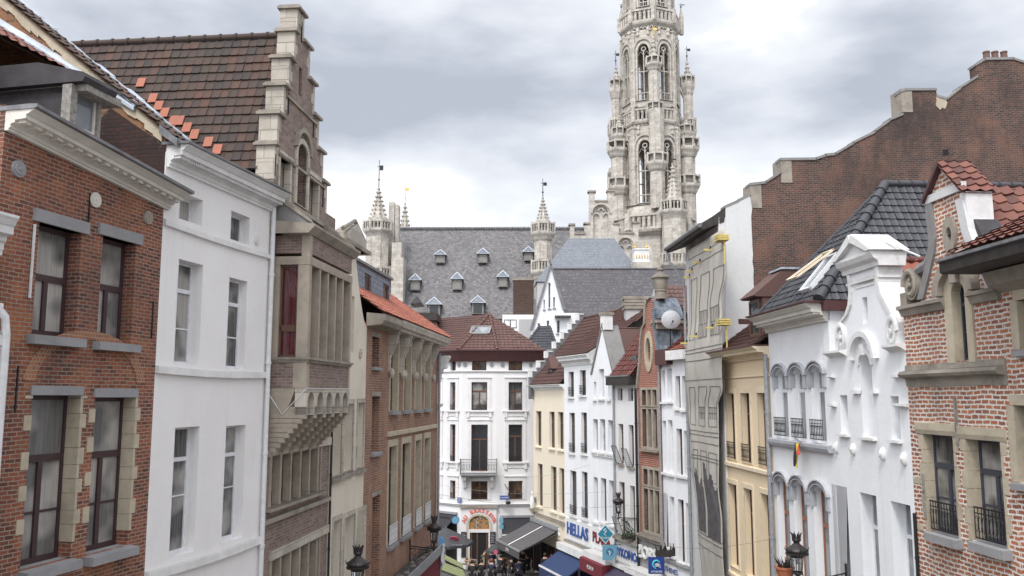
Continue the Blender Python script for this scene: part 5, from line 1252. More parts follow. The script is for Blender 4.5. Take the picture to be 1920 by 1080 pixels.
# ================================================================= RIGHT SIDE, the curve towards the square
def std(H, o, fm='frame_brown', cols=1, tr=(.7,), pane='glass_dark', d=.3, sm='white_paint', rail=None, ft=.055, sp=.12):
    d *= .62; f = window(H, o, d, fm, cols, tr, pane, ft=ft)
    if sm: sill(f, o[0], o[1], o[2], sm, sp, .12, .08, d)
    if rail: guard(f, o[0]+.02, o[1]-.02, o[2]+.08, o[2]+rail, -.05, r=.01)
    return f
F6 = FR(1263, 1293, rl2); F6a = FR(1240, 1263, rl2); F5r = FR(1195, 1240, rl2); F4r = FR(1152, 1195, rl2); F3r = FR(1110, 1152, rl2); F2r = FR(1058, 1110, rl2); F1r = FR(1000, 1058, rl2)
# R6b / R6a
F = F6; L = F.L; H = house(F, 'narrow white house with flat white fascia beside the dust sheet', HG_R)
ops = [F.op(1266.6, 1275.6, (1271, 705), (1271, 765)), F.op(1279, 1286, (1282, 705), (1282, 768)), F.op(1269, 1279.5, (1274, 804), (1274, 891)), F.op(1283, 1290, (1286, 808), (1286, 893)), F.op(1272, 1283, (1278, 937), (1278, 1055)), F.op(1287, 1293.5, (1290, 944), (1290, 1060))]
zt = F.z(1280, 672); wall(H, rect(0, L, 0, zt), [rect(*o) for o in ops], 'plaster_bright', t=.4)
for o in ops: std(H, o, 'frame_brown', 1, (.6,), 'blind_white' if o[0] > .9 else 'glass_dark', .33)
q = MB(); q.box(-.1, L+.05, -.35, .3, zt-.05, zt+.4); q.build('fascia', 'white_paint', H); body(H, L, zt-.3, 'plaster_grey', v1=6)
tiles(H, [(0, -.2, zt+.42), (L, -.2, zt+.42), (L, 3.2, zt+2.1), (0, 3.2, zt+2.1)], .25, .3, 'tile_orange', .03, seg=4)
pipe(H, L-.06, -.1, 0, zt, .07, 'pipe_grey')
F = F6a; L = F.L; H = house(F, 'narrow white house with shuttered windows right of the brick scrolled gable', HG_R)
ops = [F.op(1240.5, 1247, (1244, 694), (1244, 753)), F.op(1251, 1260, (1255, 691), (1255, 752)), F.op(1242.5, 1249.5, (1246, 789), (1246, 885)), F.op(1253.5, 1262, (1258, 788), (1258, 888)), F.op(1245, 1253, (1250, 925), (1250, 1026)), F.op(1256.5, 1265, (1262, 932), (1262, 1042))]
zt = F.z(1250, 684); wall(H, rect(0, L, 0, zt), [rect(*o) for o in ops], 'plaster_bright', t=.4)
for o in ops: std(H, o, 'frame_white', 1, (), 'blind_white', .33)
q = MB(); q.box(-.05, L-.12, -.3, .6, zt, zt+.75); q.build('fascia', 'gutter_brown', H); body(H, L, zt-.3, 'plaster_grey', v1=6)
tiles(H, [(0, .2, zt+.7), (L, .2, zt+.7), (L, 3.2, zt+2.8), (0, 3.2, zt+2.8)], .25, .3, 'tile_red', .03, seg=4)
zs_ = F.z(1255, 1050); q = MB(); q.box(0, L+F6.L, -.12, .02, zs_-.1, zs_+.06); q.build('shop_cornice', 'stone_grey', H)
b = MB(); b.box(.05, L-.1, -.06, 0, zs_-.75, zs_-.15); S_ = b.build('shop_sign', 'letter_white', H); text_part('ATHENES', .38, 'letter_blue', S_, Matrix.Translation((L*.5, -.075, zs_-.45)) @ TXM @ Matrix.Scale(.9, 4), .01)
pl = thing('window_boxes', F.pt(.7, -.2, F.z(1255, 1040)), 'dark window boxes of dry plants on the white house above the small shop sign', 'window box')
MB().box(-.6, .6, -.15, .1, 0, .25).build('box', 'wood_dark', pl); q = MB()
for k in range(26): x = random.uniform(-.55, .55); y = random.uniform(-.15, .1); q.tube([(x, y, .2), (x+random.uniform(-.15, .15), y+random.uniform(-.1, .1), .35+random.random()*.3)], [.04, .01], 4)
q.build('stems', 'wood_dark', pl)
# R5 brick scrolled gable
F = F5r; L = F.L; H = house(F, 'narrow brick house with zinc clad scrolled gable, oval window and stone finial', HG_R)
Ain = [(1196, 728), (1198, 705), (1201, 680), (1202.5, 640), (1206, 615), (1210, 608), (1211.5, 575), (1214, 563), (1220, 559)]
Bin = [(1222, 560), (1225, 580), (1228, 600), (1230, 625), (1233, 650), (1237, 672), (1240, 690)]
A = outl(F, Ain); B = outl(F, Bin); A = [(max(0, a), b) for a, b in A]; B = [(min(L, a), b) for a, b in B]
c = F.uz(1217, 659); ov = [(c[0]+.3*cos(2*pi*k/20), c[1]+.8*sin(2*pi*k/20)) for k in range(20)]
w1 = [(F.u(1205, 800), F.u(1233, 800), F.z(1218, 838), F.z(1218, 767)), (F.u(1205, 800), F.u(1233, 800), F.z(1218, 760), F.z(1218, 731)), (F.u(1207, 900), F.u(1236, 900), F.z(1221, 996), F.z(1221, 918)), (F.u(1207, 900), F.u(1236, 900), F.z(1221, 910), F.z(1221, 881))]
OL = [(0, 0), (L, 0)]+B[::-1]+A[::-1]; OL = [OL[i] for i in range(len(OL)) if i == 0 or (abs(OL[i][0]-OL[i-1][0])+abs(OL[i][1]-OL[i-1][1])) > .01]
wall(H, OL, [ov]+[rect(*o) for o in w1], 'brick_gable', t=.45)
q = MB(); ringarc(q, c, .28, .42, 0, 2*pi, -.07, .1, 24, 2.5); q.build('oval_surround', 'stone_beige', H); MB().disc(c, .32, .25, .3, 20).xf(Matrix.Translation((0, 0, c[1])) @ Matrix.Scale(2.6, 4, (0, 0, 1)) @ Matrix.Translation((0, 0, -c[1]))).build('oval_pane', 'glass_warm', H)
for o in w1:
    std(H, o, 'frame_brown', 3, (), 'glass_warm', .26, None)
    q = MB(); wd = (o[1]-o[0])/3
    for k in (1, 2): q.box(o[0]+wd*k-.09, o[0]+wd*k+.09, -.02, .15, o[2], o[3])
    q.prism(rect(o[0]-.16, o[1]+.16, o[2]-.14, o[3]+.14), -.03, .24, [rect(*o)]); q.build('mullion', 'mullion', H)
for i in (0, 2):
    o = w1[i]; MB().box(o[1]-(o[1]-o[0])/3+.1, o[1]-.02, .2, .24, o[2], o[3]).build('shutter_panel', 'panel_ochre', H); sill(H, o[0]-.1, o[1]+.1, o[2]-.14, 'stone_dirty', .16, .1)
for P_, s in ((A, 1), (B, -1)):
    q = MB(); th = .9 if s < 0 else .5; cov = P_[1:] if s < 0 else P_
    for (a, b) in zip(cov[:-1], cov[1:]): q.hexa([(a[0]-s*.09, -.1, a[1]), (a[0]+s*.06, -.1, a[1]), (a[0]+s*.06, .05, a[1]), (a[0]-s*.09, th, a[1]), (b[0]-s*.09, -.1, b[1]), (b[0]+s*.06, -.1, b[1]), (b[0]+s*.06, .05, b[1]), (b[0]-s*.09, th, b[1])])
    q.build('gable_coping', 'zinc_blue' if s < 0 else 'stone_dirty', H)
# the zinc covered thickness of the gable, seen from the near side
zA = B[0][1]; zm_ = F.z(1229, 602); zl = F.z(1237, 668); uo = L-.35
q = MB(); pr = []
for k in range(9): t = k/8; pr.append((B[0][0]-.25+.55*sin(t*pi/2)**.8+.25*t, zA+.12-(zA-zm_)*t))
for k in range(9): t = k/8; pr.append((B[2][0]-.1+.15*t+.85*t*t*.8, zm_-.35-(zm_-.35-zl)*t))
for (a, b) in zip(pr[:8], pr[1:9]): q.hexa([(a[0]-.15, .02, a[1]), (a[0]+.05, .02, a[1]), (a[0]+.05, 1.5, a[1]), (a[0]-.15, 1.5, a[1]), (b[0]-.15, .02, b[1]), (b[0]+.05, .02, b[1]), (b[0]+.05, 1.5, b[1]), (b[0]-.15, 1.5, b[1])])
for (a, b) in zip(pr[9:17], pr[10:18]): q.hexa([(a[0]-.15, .02, a[1]), (a[0]+.05, .02, a[1]), (a[0]+.05, 1.5, a[1]), (a[0]-.15, 1.5, a[1]), (b[0]-.15, .02, b[1]), (b[0]+.05, .02, b[1]), (b[0]+.05, 1.5, b[1]), (b[0]-.15, 1.5, b[1])])
q.build('zinc_cladding', 'zinc_blue', H, smooth=True)
q = MB(); q.box(B[1][0]-.2, pr[8][0]+.15, -.1, 1.6, zm_-.1, zm_+.05); q.box(B[1][0]-.2, pr[8][0]+.0, -.02, 1.5, zm_-.4, zm_-.1); q.build('gable_ledge', 'stone_dirty', H)
q = MB(); x = (A[-1][0]+B[0][0])/2+.1; zf = zA+.1; Z = F.z(1224, 500); h = Z-zf
q.lathe((x, .5), [(.3, zf-.1), (.3, zf+h*.18), (.34, zf+h*.2), (.3, zf+h*.24), (.34, zf+h*.32), (.38, zf+h*.5), (.38, zf+h*.62), (.48, zf+h*.64), (.48, zf+h*.68), (.2, zf+h*.8), (.13, zf+h*.86), (.2, zf+h*.92), (.04, Z)], 12); q.build('finial', 'stone_dirty', H, smooth=True)
zq = F.z(1205, 1002); q = MB(); q.sweep([(.02, zq-.3), (-.1, zq-.25), (-.28, zq-.02), (-.28, zq+.06), (.02, zq+.1)], 0, L); q.build('shop_cornice', 'stone_dirty', H)
MB().box(.05, L-.05, -.03, 0, 0, zq-.31).build('shop_front', 'stone_grey', H)
S_ = MB().box(.1, L-.2, -.06, -.03, zq-1.3, zq-.5).build('shop_sign', 'wood_grey', H); text_part('ZORBA', .85, 'letter_white', S_, Matrix.Translation((L*.5-.05, -.1, zq-.86)) @ TXM, .05, bold=.02)
q = MB(); q.box(.0, L, -.9, -.0, zq-1.75, zq-1.6); q.box(.0, L, -.92, -.86, zq-1.85, zq-1.6); q.build('shop_canopy', 'white_paint', H); MB().box(.3, L-.4, -.04, -.03, 0.2, zq-1.9).build('shop_opening', 'interior', H)
body(H, L, A[0][1], 'brick_side', v1=7)
pipe(H, .03, -.12, 0, A[0][1]+.0, .07, 'iron'); pipe(H, L-.04, -.1, 0, F.z(1238, 690), .06, 'pipe_grey')
v_, zrr = 0, F.z(1240, 590, 3.5)
tiles(H, [(L, .8, A[0][1]+.6), (L/2, .8, A[0][1]+3.2), (L/2, 7, A[0][1]+3.2), (L, 7, A[0][1]+.6)], .25, .3, 'tile_oldred', .03, seg=4)
# satellite dish beside the gable
dp = atY(1258, 599, 41.6); ds = thing('satellite_dish', dp, 'round pale satellite dish beside the zinc clad gable', 'satellite dish')
q = MB(); q.lathe((0, 0), [(.02, .12), (.2, .10), (.34, .05), (.43, 0), (.43, -.03), (.36, .03), (.18, .08), (.02, .10)], 24); q.xf(Matrix.Translation((0, 0, 0)) @ Matrix.Rotation(radians(82), 4, 'X') @ Matrix.Rotation(radians(-12), 4, 'Y')); q.xf(Matrix.Scale(1.08, 4)); q.build('dish', 'dish', ds, smooth=True)
q = MB(); q.tube([(0, 0, -.3), (.0, -.5, -.15)], .015, 5); q.ell((0, -.5, -.13), .05, .05, .05); q.tube([(0, .15, 0), (0, .25, -.5), (0, .3, -1.6)], .03, 6); q.build('arm', 'iron', ds)

# R4 white house with red tiles and a gutter box
F = F4r; L = F.L; H = house(F, 'white house with red tiled roof and dark gutter box, wire guards at its windows', HG_R)
ops = [F.op(1158, 1167, (1162, 728), (1162, 751)), F.op(1177.6, 1187, (1182, 728), (1182, 752)), F.op(1160, 1169, (1165, 795), (1165, 869)), F.op(1179, 1188.5, (1184, 797), (1184, 875)), F.op(1161.5, 1172, (1167, 904), (1167, 1003)), F.op(1182, 1191, (1186, 911), (1186, 1010))]
zt = F.z(1170, 722); wall(H, rect(0, L, 0, zt), [rect(*o) for o in ops], 'plaster_corner', t=.4)
for i, o in enumerate(ops):
    f = std(H, o, 'frame_brown', 1, (.7,), 'glass_dark' if i != 4 else 'glass_curtain', .33, 'stone_dirty' if i > 1 else None)
    if i > 1:
        q = MB(); h = .95; P_ = [(o[0]-.1, -.1, o[2]), (o[1]+.05, -.1, o[2]), (o[1]+.0, -.45, o[2]+h), (o[0]-.0, -.45, o[2]+h)]
        q.tube(P_+[P_[0]], .018, 5); q.build('wire_guard', 'iron', f); q = MB()
        for k in range(1, 8):
            t = k/8; q.tube([Vector(P_[0])*(1-t)+Vector(P_[1])*t, Vector(P_[3])*(1-t)+Vector(P_[2])*t], .007, 4); q.tube([Vector(P_[0])*(1-t)+Vector(P_[3])*t, Vector(P_[1])*(1-t)+Vector(P_[2])*t], .007, 4)
        q.build('wire_mesh', 'pipe_grey', f)
q = MB(); q.box(-.15, L-.1, -.45, .2, zt, zt+.48); q.build('gutter_box', 'wood_dark', H); MB().box(-.18, L-.08, -.48, -.4, zt+.44, zt+.52).build('gutter', 'lead_sheet', H)
body(H, L, zt, 'plaster_grey', v1=7)
tiles(H, [(.0, -.3, zt+.5), (L, -.3, zt+.5), (L, 2.7, zt+4.3), (.0, 2.7, zt+4.3)], .33, .36, 'tile_red', .05, seg=5)
q = MB(); slab(q, [(0, 2.7, zt+4.3), (L, 2.7, zt+4.3), (L, 7, zt), (0, 7, zt)]); q.build('rear_roof', 'roofing_felt', H)
MB().box(L*.52, L*.78, .3, 1.4, zt+1.0, zt+1.55).build('skylight', 'glass_dark', H)
pipe(H, .03, -.08, 0, zt, .06, 'pipe_grey')
zs_ = F.z(1172, 1012); q = MB(); q.sweep([(.02, zs_-.1), (-.25, zs_-.05), (-.25, zs_+.1), (.02, zs_+.12)], 0, L-.1); q.build('shop_cornice', 'stone_dirty', H)
S_ = MB().box(.1, L-.2, -.07, -.0, zs_-1.2, zs_-.25).build('shop_sign', 'letter_white', H); text_part('MYKONOS', .62, 'letter_blue', S_, Matrix.Translation((L*.5-.05, -.09, zs_-.72)) @ TXM @ Matrix.Scale(1.0, 4), .02, bold=.02)
shopbits = [(F, 'opening')]; MB().box(.2, L-.3, -.02, -.005, .2, zs_-1.9).build('shop_opening', 'interior', H)
pb = thing('planter', F.pt(L*.78, -.35, F.z(1183, 1008)), 'small bushy green plant on the ledge over the blue lettered sign', 'plant'); q = MB()
for k in range(130):
    p = Vector((random.gauss(0, .2), random.gauss(0, .12), abs(random.gauss(.2, .15)))); a = Vector((random.uniform(-1, 1), random.uniform(-1, 1), random.uniform(-1, 1))).normalized()*.07; b = a.orthogonal().normalized()*.04
    q.add([p-a, p-b, p+a, p+b], [(0, 1, 2, 3)])
q.build('leaves', 'leaf', pb, fixn=False); MB().box(-.35, .35, -.12, .12, 0, .16).build('pot', 'wood_dark', pb)

# R3 pointed white gable
F = F3r; L = F.L; H = house(F, 'white house with a steep pointed gable and three tall windows per floor', HG_R)
ap = F.uz(1130, 609); zl = F.z(1112, 697); zr_ = F.z(1152, 700)
ops = [F.op(1123, 1133, (1128, 692), (1128, 747)), F.op(1113.5, 1118, (1116, 716), (1116, 748)), F.op(1139.5, 1144.5, (1142, 716), (1142, 748)),
       F.op(1112, 1121, (1117, 786), (1117, 846)), F.op(1125, 1135, (1130, 786), (1130, 848)), F.op(1140, 1149.5, (1145, 788), (1145, 850)),
       F.op(1113, 1121, (1117, 895), (1117, 978)), F.op(1127, 1137, (1132, 897), (1132, 980)), F.op(1142, 1151, (1146, 901), (1146, 984))]
wall(H, [(0, 0), (L, 0), (L, zr_), (ap[0], ap[1]), (0, zl)], [rect(*o) for o in ops], 'plaster_bright', t=.4)
for i, o in enumerate(ops): std(H, o, 'frame_white', 1, (), 'blind_white' if i in (0, 1, 2) else ('glass_sky' if i != 7 else 'glass_dark'), .3, 'white_paint')
band(H, F, (1130, 852), 0, .12, .08, 'white_paint')
q = MB()
for a, b in (((-.1, zl-.1), (ap[0], ap[1]+.1)), ((L+.15, zr_-.1), (ap[0], ap[1]+.1))):
    s = 1 if a[0] < b[0] else -1
    q.hexa([(a[0], -.08, a[1]-.06), (a[0]+s*.2, -.08, a[1]), (a[0]+s*.2, .95, a[1]), (a[0], .95, a[1]-.06), (b[0]-s*.05, -.08, b[1]-.1), (b[0]+s*.1, -.08, b[1]), (b[0]+s*.1, .95, b[1]), (b[0]-s*.05, .95, b[1]-.1)])
q.build('gable_coping', 'stone_lead', H)
q = MB(); q.box(ap[0]-.22, ap[0]+.3, -.05, .5, ap[1]-.3, ap[1]+.55); q.build('gable_post', 'white_paint', H); MB().box(ap[0]-.28, ap[0]+.36, -.1, .56, ap[1]+.55, ap[1]+.72).build('post_cap', 'stone_dirty', H)
body(H, L, min(zl, zr_), 'plaster_grey', v1=7)
q = MB(); slab(q, [(L, .4, zr_-.1), (ap[0], .4, ap[1]-.1), (ap[0], 7, ap[1]-.1), (L, 7, zr_-.1)]); slab(q, [(0, .4, zl-.1), (ap[0], .4, ap[1]-.1), (ap[0], 7, ap[1]-.1), (0, 7, zl-.1)]); q.build('roof', 'tile_brown', H)
zs_ = F.z(1132, 990)
S_ = MB().box(.1, L-.1, -.06, 0, zs_-1.25, zs_-.1).build('shop_sign', 'letter_white', H); text_part('PLAKA', .8, 'awning_red', S_, Matrix.Translation((L*.4, -.08, zs_-.68)) @ TXM, .02, bold=.02)
MB().box(.0, L, -.7, 0, zs_-1.7, zs_-1.35).build('shop_canopy', 'white_paint', H)
a3 = MB(); a3.hexa([(.0, -.9, zs_-2.45), (L, -.9, zs_-2.45), (L, -.85, zs_-2.45), (0, -.85, zs_-2.45), (0, -.9, zs_-1.75), (L, -.9, zs_-1.75), (L, -.05, zs_-1.6), (0, -.05, zs_-1.6)]); A3 = a3.build('awning', 'awning_red', H); text_part('PLAKA', .3, 'letter_white', A3, Matrix.Translation((L*.5, -.92, zs_-2.1)) @ TXM, .004)
MB().box(.2, L*.5, -.02, -.005, .2, zs_-2.4).build('shop_opening', 'interior', H); MB().box(L*.5+.05, L-.3, -.02, -.005, .2, zs_-2.4).build('shop_door', 'awning_red', H)

# R2 HELLAS house
F = F2r; L = F.L; H = house(F, 'plain white house with two windows per floor over the blue lettered shop', HG_R)
ops = [F.op(1066, 1076, (1071, 697), (1071, 744)), F.op(1087, 1098.5, (1093, 694), (1093, 741)), F.op(1067.5, 1078, (1073, 774), (1073, 849)), F.op(1090, 1100.6, (1095, 773.5), (1095, 850)), F.op(1069, 1081, (1075, 883), (1075, 966)), F.op(1091, 1102, (1097, 885), (1097, 972))]
zt = F.z(1082, 682); wall(H, rect(0, L, 0, zt), [rect(*o) for o in ops], 'plaster_bright', t=.4)
for i, o in enumerate(ops): std(H, o, 'frame_brown', 1, (.7,), 'glass_dark', .3, 'white_paint', rail=.6)
zc = F.z(1082, 665, -.4); cornice(H, -.2, L+.1, zt-.1, zc, .45, 'white_paint'); body(H, L, zt, 'plaster_grey', v1=7)
zs_ = F.z(1085, 974); S_ = MB().box(.2, L-.3, -.06, 0, zs_-1.35, zs_-.1).build('shop_sign', 'letter_white', H); text_part('HELLAS', .98, 'letter_blue', S_, Matrix.Translation((L*.5-.05, -.09, zs_-.72)) @ TXM, .025, bold=.025)
q = MB(); q.box(.0, L, -.6, 0, zs_-2.0, zs_-1.6); q.build('shop_canopy', 'white_paint', H)
MB().box(.0, L, -.12, 0, zs_-1.6, zs_-1.45).build('shop_ledge', 'stone_dirty', H)
aw = MB(); aw.hexa([(.1, -1.75, zs_-3.0), (L-.1, -1.75, zs_-3.0), (L-.1, -.3, zs_-2.1), (.1, -.3, zs_-2.1), (.1, -1.75, zs_-2.9), (L-.1, -1.75, zs_-2.9), (L-.1, -.3, zs_-2.0), (.1, -.3, zs_-2.0)])
aw.box(.1, L-.1, -1.79, -1.75, zs_-3.65, zs_-2.93); A2 = aw.build('awning', 'awning_blue', H); MB().box(.08, L-.08, -1.82, -1.74, zs_-2.98, zs_-2.88).build('front_bar', 'white_paint', A2); text_part('taverne', .3, 'letter_white', A2, Matrix.Translation((L*.5, -1.80, zs_-3.3)) @ TXM, .004)
q = MB(); q.box(.15, L*.45, -.03, 0, .2, zs_-2.2); q.box(L*.55, L-.15, -.03, 0, .2, zs_-2.2); q.build('shop_door', 'awning_blue', H)
# R1 cream house with long brown roof
F = F1r; L = F.L; H = house(F, 'cream house with a big brown tiled roof and a stepped white parapet', HG_R)
ops = [F.op(a, b, (1035, 772), (1035, 840)) for a, b in ((1005, 1015), (1030, 1040), (1046, 1056.5))]+[F.op(a, b, (1038, 875), (1038, 958)) for a, b in ((1008, 1017.5), (1033, 1043.5), (1049, 1058))]
zt = F.z(1025, 728); wall(H, rect(0, L, 0, zt), [rect(*o) for o in ops], 'plaster_cream', t=.4)
for o in ops: std(H, o, 'frame_brown', 1, (.7,), 'glass_dark', .3, 'plaster_cream')
zc = F.z(1025, 721, -.3); cornice(H, -.3, L, zt-.1, zc, .4, 'white_paint'); body(H, L, zt, 'plaster_cream', v1=8)
zs_ = F.z(1030, 972); S_ = MB().box(.4, L-.5, -.05, 0, zs_-1.1, zs_-.1).build('shop_sign', 'plaster_cream', H); text_part('GOLDEN BAR', .72, 'letter_white', S_, Matrix.Translation((L*.47, -.08, zs_-.6)) @ TXM, .03, bold=.015)
MB().box(.0, L, -.18, 0, zs_-.05, zs_+.1).build('shop_ledge', 'stone_dirty', H)
MB().box(.2, L-.2, -.03, -.004, .2, zs_-1.7).build('shop_opening', 'interior', H)
q = MB()
for k in range(5): u = .2+(L-.4)*k/4; q.box(u-.09, u+.09, -.09, -.03, .1, zs_-1.7)
q.build('shop_posts', 'gutter_brown', H)
# roof over R1 and R2: one long slope
RV, zR = F.vz(1065, 602, .0); zeR = zc+.04; slp = None
vr = 3.9; zrg = F.z(1062, 604, vr)
tiles(H, [(.1, -.3, zeR), (L, -.3, zeR), (L, vr, zrg), (.1, vr, zrg)], .27, .33, 'tile_brown', .035, seg=4)
q = MB(); slab(q, [(.1, vr, zrg), (L, vr, zrg), (L, 8, zeR), (.1, 8, zeR)]); q.build('rear_roof', 'roofing_felt', H); ridge(H, (.1, vr, zrg+.03), (L, vr, zrg+.03), .1, 'tile_brown')
q = MB(); ns = 7                                   # stepped parapet at the far end
for k in range(ns):
    va = -.35+(vr+.3)*k/ns; vb = -.35+(vr+.3)*(k+1)/ns; z = zeR+(zrg-zeR)*(k+.7)/ns+.45; q.box(-.05, .2, va, vb, zeR-1, z)
PP = q.build('stepped_parapet', 'lead_sheet', H); q = MB()
for k in range(ns):
    va = -.35+(vr+.3)*k/ns; vb = va+.2; z = zeR+(zrg-zeR)*(k+.7)/ns+.45; q.box(-.09, .24, va-.03, vb, z-.42, z+.03); q.box(-.09, .24, va-.03, vb+.35, z, z+.07)
q.build('parapet_edge', 'white_paint', PP)
dm = MB(); du = F.u(1036, 715, .5); dz0 = F.z(1036, 716, .6); dz1 = F.z(1034, 692, .6); dm.box(du-.35, du+.55, .35, 2.2, dz0-.2, dz1); DD = dm.build('dormer', 'slate_dark', H)
window(DD, (du-.28, du+.45, dz0-.1, dz1-.05), .3, 'frame_blue', 1, (), 'glass_dark'); q = MB(); q.prism([(du-.5, dz1), (du+.7, dz1), (du+.1, dz1+.85)], .15, 2.6); q.build('dormer_roof', 'tile_brown', DD)
F = F2r; Hh = [o for o in SC.objects if o.get('label', '').startswith('plain white house with two')][0]; L2_ = F.L
zc = F.z(1082, 665, -.4)-.3; z2r = F.z(1165, 578, 4.2)
tiles(Hh, [(-.1, -.3, zc+.35), (L2_, -.3, zc+.35), (L2_+2.6, 4.2, z2r), (-.1, 4.2, z2r)], .27, .33, 'tile_brown', .035, seg=4)
ridge(Hh, (-.1, 4.2, z2r+.03), (L2_+2.2, 4.2, z2r+.03), .1, 'tile_brown'); q = MB(); slab(q, [(-.1, 4.2, z2r), (L2_+2.2, 4.2, z2r), (L2_+2.2, 8, zc), (-.1, 8, zc)]); q.build('rear_roof', 'roofing_felt', Hh)
# chimney and roofs seen over the curve
p = atY(1198, 590, 52); o = thing('chimney', (p.x, 52, p.z-4), 'grey rendered chimney with ledged brick cap over the brown roof', 'chimney')
q = MB(); q.box(-.85, .85, -.5, .5, 0, 4.3); q.build('stack', 'plaster_grey', o); q = MB()
for k in range(4): q.box(-.95-.05*(k % 2), .95+.05*(k % 2), -.6, .6, 4.3+.2*k, 4.47+.2*k)
q.build('cap', 'stone_dirty', o)
def simple_roof(label, pts, Y0, Y1, mat, name='house_roof', wallmat='plaster_grey', base=6, cat='house', tile=True, **kw):
    """a low house behind the row: front slope between eave (nearer) and ridge (farther) given by photo points"""
    (e0, e1), (r0, r1) = pts; a = atY(*e0, Y0); b = atY(*e1, Y0); zE = (a.z+b.z)/2; a.z = b.z = zE
    c = atY(*r0, Y1); d = atY(*r1, Y1); zR_ = (c.z+d.z)/2; c.z = d.z = zR_
    o = thing(name, (a.x, Y0, 0), label, cat); M = Vector((a.x, Y0, 0)); P_ = [p-M for p in (a, b, d, c)]
    if tile: tiles(o, P_, .3, .36, mat, .035, seg=4, **kw)
    else: q = MB(); slab(q, P_, .15); q.build('roof', mat, o)
    q = MB(); q.add([P_[0]-Vector((0, 0, .05)), P_[1]-Vector((0, 0, .05)), (P_[1].x, P_[2].y+5, P_[0].z), (P_[0].x, P_[2].y+5, P_[0].z), (P_[0].x, 0, 0), (P_[1].x, 0, 0), (P_[1].x, P_[2].y+5, 0), (P_[0].x, P_[2].y+5, 0)], [(0, 1, 5, 4), (1, 2, 6, 5), (2, 3, 7, 6), (3, 0, 4, 7)]).build('wall', wallmat, o)
    q = MB(); q.add([P_[3], P_[2], (P_[2].x, P_[2].y+5, P_[1].z), (P_[3].x, P_[3].y+5, P_[0].z)], [(0, 1, 2, 3)]).build('rear_roof', 'slate_dark', o)
    q = MB(); q.add([P_[0], P_[3], (P_[0].x, P_[2].y+5, P_[0].z)], [(0, 1, 2)]); q.add([P_[1], P_[2], (P_[1].x, P_[2].y+5, P_[1].z)], [(0, 1, 2)]).build('gable_wall', wallmat, o)
    return o
simple_roof('house behind the row with steep brown and orange tiles beside the satellite dish', (((1225, 680), (1300, 680)), ((1228, 543), (1296, 528))), 50, 54, 'tile_brown', 'row_house')
simple_roof('low red tiled roof behind the satellite dish', (((1245, 690), (1300, 690)), ((1245, 617), (1300, 617))), 45, 47, 'tile_orange', 'row_house')

# ================================================================= THE CORNER HOUSE WITH THE BEER BAR
YB = 62.; ax = XY(866, YB); bx_ = XY(931, YB); zB0 = gz(64)
FC = Fac(ax, bx_, zB0); FRt = Fac(bx_, (XY(1012, YB+.4)), zB0); dl = Vector((-1.28, 1, 0)).normalized(); FLt = Fac((ax[0]+dl.x*9, ax[1]+dl.y*9), ax, zB0)
BH = thing('corner_house', FC.M, 'white corner house with chamfered front over the beer bar at the end of the street', 'house')
def sub(F): return BH     # parts are made in the frame of their own face, then moved into the frame of the house
REL = {}
def place(objs, F):
    R = FC.M.inverted() @ F.M
    for o in objs: o.data.transform(R)
def face(F, ops, zt, ext, kinds, u0=0, u1=None):
    u1 = F.L if u1 is None else u1
    before = set(SC.objects)
    wall(BH, rect(u0, u1, 0, zt), [rect(*o) for o in ops], 'plaster_corner', t=.35)
    for o, k in zip(ops, kinds):
        if k == 'attic': window(BH, o, .22, 'frame_purple', 2, (), 'glass_warm', ft=.06)
        elif k == 'low': window(BH, o, .25, 'frame_brown', 2, (), 'glass_warm', ft=.09, rail=(.5, -.03, 'iron') if False else None); guard([x for x in SC.objects if x not in before and x.name.startswith('window')][-1], o[0]+.02, o[1]-.02, o[2]+.03, o[2]+.45, -.02)
        else: window(BH, o, .22, 'frame_brown', 2, (.68,), 'glass_curtain' if k == 'c' else 'glass_dark', ft=.07)
        f = [x for x in SC.objects if x not in before and x.name.startswith('window') and x.parent == BH][-1]
        if k != 'attic':
            q = MB(); q.prism(rect(o[0]-.26, o[1]+.26, o[2]-.0, o[3]+.3), -.05, .01, [rect(o[0]-.0, o[1]+.0, o[2]+.02, o[3])]); q.box(o[0]-.3, o[1]+.3, -.11, .01, o[3]+.3, o[3]+.36); q.build('window_surround', 'stone_white', BH)
            if k != 'low':
                q = MB(); q.box(o[0]-.42, o[1]+.42, -.16, .01, o[2]-.1, o[2]); q.box(o[0]-.3, o[1]+.3, -.05, .01, o[2]-.42, o[2]-.1); q.box(o[0]-.32, o[0]-.12, -.12, .01, o[2]-.5, o[2]-.1); q.box(o[1]+.12, o[1]+.32, -.12, .01, o[2]-.5, o[2]-.1); q.build('apron', 'stone_white', BH)
                if k in 'cd': guard(f, o[0]+.03, o[1]-.03, o[2]+.03, o[2]+.42, -.02)
    z = F.z(900, 696) if F is FC else zstr
    q = MB(); q.sweep([(.01, z-.1), (-.08, z-.06), (-.12, z), (.01, z+.04)], u0-.0, u1+.0)
    q.sweep([(.01, z_s-.2), (-.1, z_s-.14), (-.18, z_s), (.01, z_s+.04)], u0, u1); q.build('string_course', 'stone_white', BH)
    if F is not FC:
        R = FC.M.inverted() @ F.M
        for o in SC.objects:
            if o not in before and o.type == 'MESH': o.data.transform(R)
s_ = Nd('stone_white'); s_.seti(s_.b, 'Base Color', s_.mix(s_.rng(s_.noise(2, 6), .4, .75, 0, .5), (.70, .69, .69), (.48, .46, .45))); s_.seti(s_.b, 'Roughness', .8); s_.bump(s_.noise(12, 4), .3, .02)
ztB = FC.z(900, 676)+.3; zstr = FC.z(900, 696); z_s = FC.z(900, 945)
levels = [(677, 694.5), (716.5, 769.5), (796, 866.5), (902, 937)]
